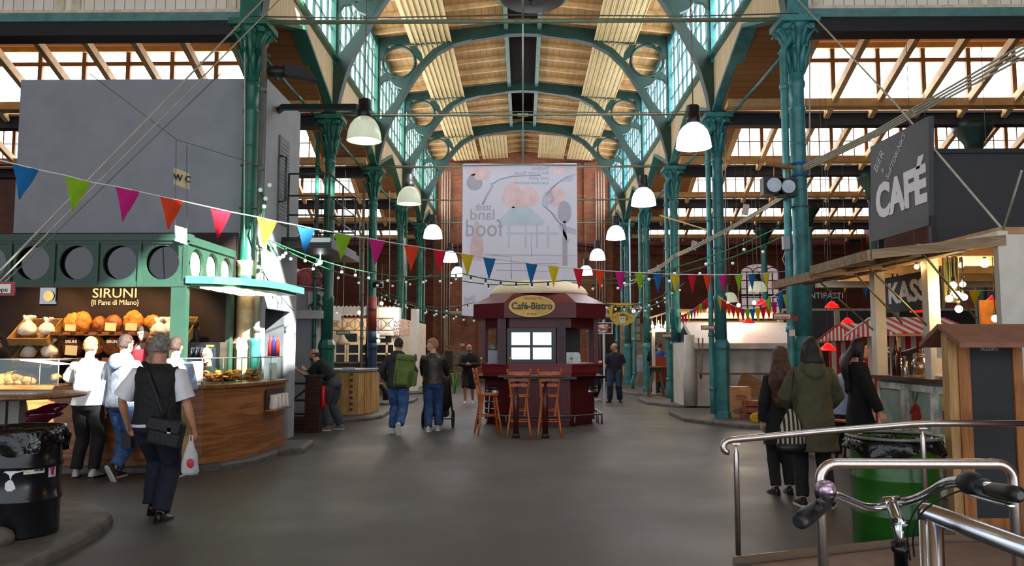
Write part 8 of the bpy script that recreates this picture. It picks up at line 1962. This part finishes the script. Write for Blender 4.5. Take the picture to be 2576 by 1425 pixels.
for k, (u, v, Y, lab) in enumerate(((847, 792, 22, 'first warm bulb above the antique facade, beside the green column'), (904, 787, 24, 'second warm bulb above the antique facade'), (960, 764, 24, 'third, largest warm bulb above the antique facade'), (950, 845, 24, 'white bulb beside the red banded column'), (952, 858, 24, 'lower white bulb beside the red banded column'), (1594, 783, 26, 'warm bulb right of the yellow cloud sign'), (1830, 765, 22, 'left warm bulb below the pale dome lamp'), (1858, 768, 22, 'warm bulb before the arched window base'), (1897, 762, 22, 'warm bulb left of the red pendant'), (1822, 776, 22, 'low warm bulb by the second right column'), (1783, 780, 22, 'leftmost warm bulb over the tent'))):
    c = P(u, v, Y); t = thing('warm_bulb', lab, 'bulb', c); ob('glass', M().ball(c, .055, 10, 8), bulbm if 'white' not in lab else bulbw, t); ob('cord', M().tube([c, (c.x, c.y, c.z+1.2 if Y > 24.5 or u < 1000 else 6.7)], .006, 5), wire_m, t)
point('facade_light', P(900, 795, 25.2), 22, (1, .75, .45), .2); point('facade_light', P(1010, 800, 25.3), 35, (1, .9, .8), .2); point('tent_light', P(1850, 790, 22.5), 60, (1, .75, .5), .2)
# ropes and wires
def rope(label, pts, r=.012, m=None, grp='guy ropes and wires'): return one('rope', M().tube(pts, r, 6), m or rope_m, label, 'rope', grp)
A0 = P(700, 30, 12.3)
rope('upper thick pale rope from the top left column down to the left edge', [P(690, -30, 12.0), P(0, 682, 8.5)], .013)
rope('second thick pale rope running parallel down to the left edge', [P(722, -20, 12.0), P(0, 708, 8.5)], .01)
rope('thin grey wire crossing the grey building wall to the sign ropes', [P(225, 185, 11), P(445, 352, 11.5), P(640, 412, 12.3)], .006, wire_m)
rope('thin grey wire parallel to the pale ropes', [P(555, 185, 12), P(0, 722, 8.8)], .006, wire_m)
rope('white cable hanging straight down left of the nearest column', [P(616, 100, 12.5), P(614, 622, 12.5)], .012, mat('white_cable', '#d4d0c8', .5, var=0))
rope('pale rope from the right column top down to the near bar roof corner', [P(1990, -20, 12.3), P(2250, 258, 10), P(2526, 582, 7.75)], .012)
rope('pale rope from the upper right edge down to the bar roof', [P(2570, 430, 7.0), P(2523, 582, 7.75)], .01)
for k in range(4):
    rope('one of four bundled cables from the nearest right column to the upper right', [P(2022, 416+5*k, 12.4), P(2200, 330+5*k, 11.2), P(2620, 85+12*k, 9)], .014, mat('grey_bundle', '#a39f8c', .6, var=.1), 'four-strand cable bundle')
for j, (a, b) in enumerate((((1700, 640), (1972, 490)), ((1630, 682), (1695, 642)), ((1570, 712), (1625, 686)))):
    for k in range(3): rope('pale cable strand of the sagging bundle between the right columns', cat(P(a[0], a[1]+4*k, CY_[j+2]-5.5*.9 if j else 17.6), P(b[0], b[1]+4*k, 12.5 if j == 0 else 17.6+5.3*(j-1)), .05, 8), .014, mat('grey_bundle', '#a39f8c', .6, var=.1), 'sagging cable bundle')
for k, (u, v, Y, lab) in enumerate(((1876, 528, 14.5, 'pale paper tag hanging from the cable bundle, nearest'), (1746, 618, 17.0, 'pale paper tag hanging from the cable bundle, middle'), (1657, 676, 22, 'pale paper tag hanging from the cable bundle, farthest'))):
    one('paper_tag', M().box(P(u, v, Y), (.11, .01, .2), Matrix.Rotation(.15, 3, 'Y')), mat('pale_tag', '#d6c4bd', .6, var=.1), lab, 'tag', 'paper tags on the cable bundle')
for k, (u, v0, v1, Y, lab) in enumerate(((2037, 60, 440, 12.9, 'thin pale cord hanging just right of the nearest teal column'), (1825, 190, 690, 18.3, 'thin pale cord right of the second teal column'), (1708, 560, 745, 22.8, 'thin pale pole right of the third teal column'), (905, 560, 760, 20, 'thin cord between the second and third left columns'), (925, 560, 900, 21, 'second thin cord between the second and third left columns'), (980, 480, 760, 22, 'thin cord left of the fourth left column'))):
    rope(lab, [P(u, v0, Y), P(u, v1, Y)], .012)
one('tube_light', M().tube([P(1017, 600, 20), P(1017, 705, 20)], .035, 10), mat('white_tube', '#dedcd8', .4, var=0), 'white vertical tube hanging by the fourth left column', 'tube')
rope('brown stick braced between the right columns', [P(1660, 542, 20), P(1782, 580, 18.5)], .02, rafter_m)
# WC sign
t = thing('wc_sign', 'cream WC sign hanging on two cords before the grey wall', 'sign', P(455, 450, 10.6))
R = Matrix.Rotation(.45, 3, 'Z')
c = P(456, 450, 10.6)
ob('board', M().add([P(437, 421, 10.5), P(475, 437, 10.75), P(475, 477, 10.75), P(437, 463, 10.5), P(437, 421, 10.5)+V(0, .02, 0), P(475, 437, 10.75)+V(0, .02, 0), P(475, 477, 10.75)+V(0, .02, 0), P(437, 463, 10.5)+V(0, .02, 0)], [(0, 3, 2, 1), (4, 5, 6, 7), (0, 1, 5, 4), (1, 2, 6, 5), (2, 3, 7, 6), (3, 0, 4, 7)]), mat('cream_sign', '#f2dfa6', .5, var=.03), t)
text('lettering', 'W C', .12, mat('ink_navy', '#30384a', .5, var=0), P(457, 450, 10.6)+V(.012, -.012, 0), rot=(PI/2, 0, .88), par=t, bold=.004)
ob('cord', M().tube([P(443, 353, 10.5), P(441, 600, 10.45)], .005, 5).tube([P(470, 365, 10.7), P(470, 600, 10.7)], .005, 5), wire_m, t)
one('paper_square', M().add([P(440, 567, 10.45), P(470, 576, 10.65), P(470, 616, 10.65), P(440, 606, 10.45), P(440, 567, 10.45)+V(0, .01, 0), P(470, 576, 10.65)+V(0, .01, 0), P(470, 616, 10.65)+V(0, .01, 0), P(440, 606, 10.45)+V(0, .01, 0)], [(0, 3, 2, 1), (4, 5, 6, 7), (0, 1, 5, 4), (1, 2, 6, 5), (2, 3, 7, 6), (3, 0, 4, 7)]), mat('pale_blue_paper', '#b9cfe0', .5, var=0), 'blank pale blue square hanging at the corner of the green fascia', 'paper')
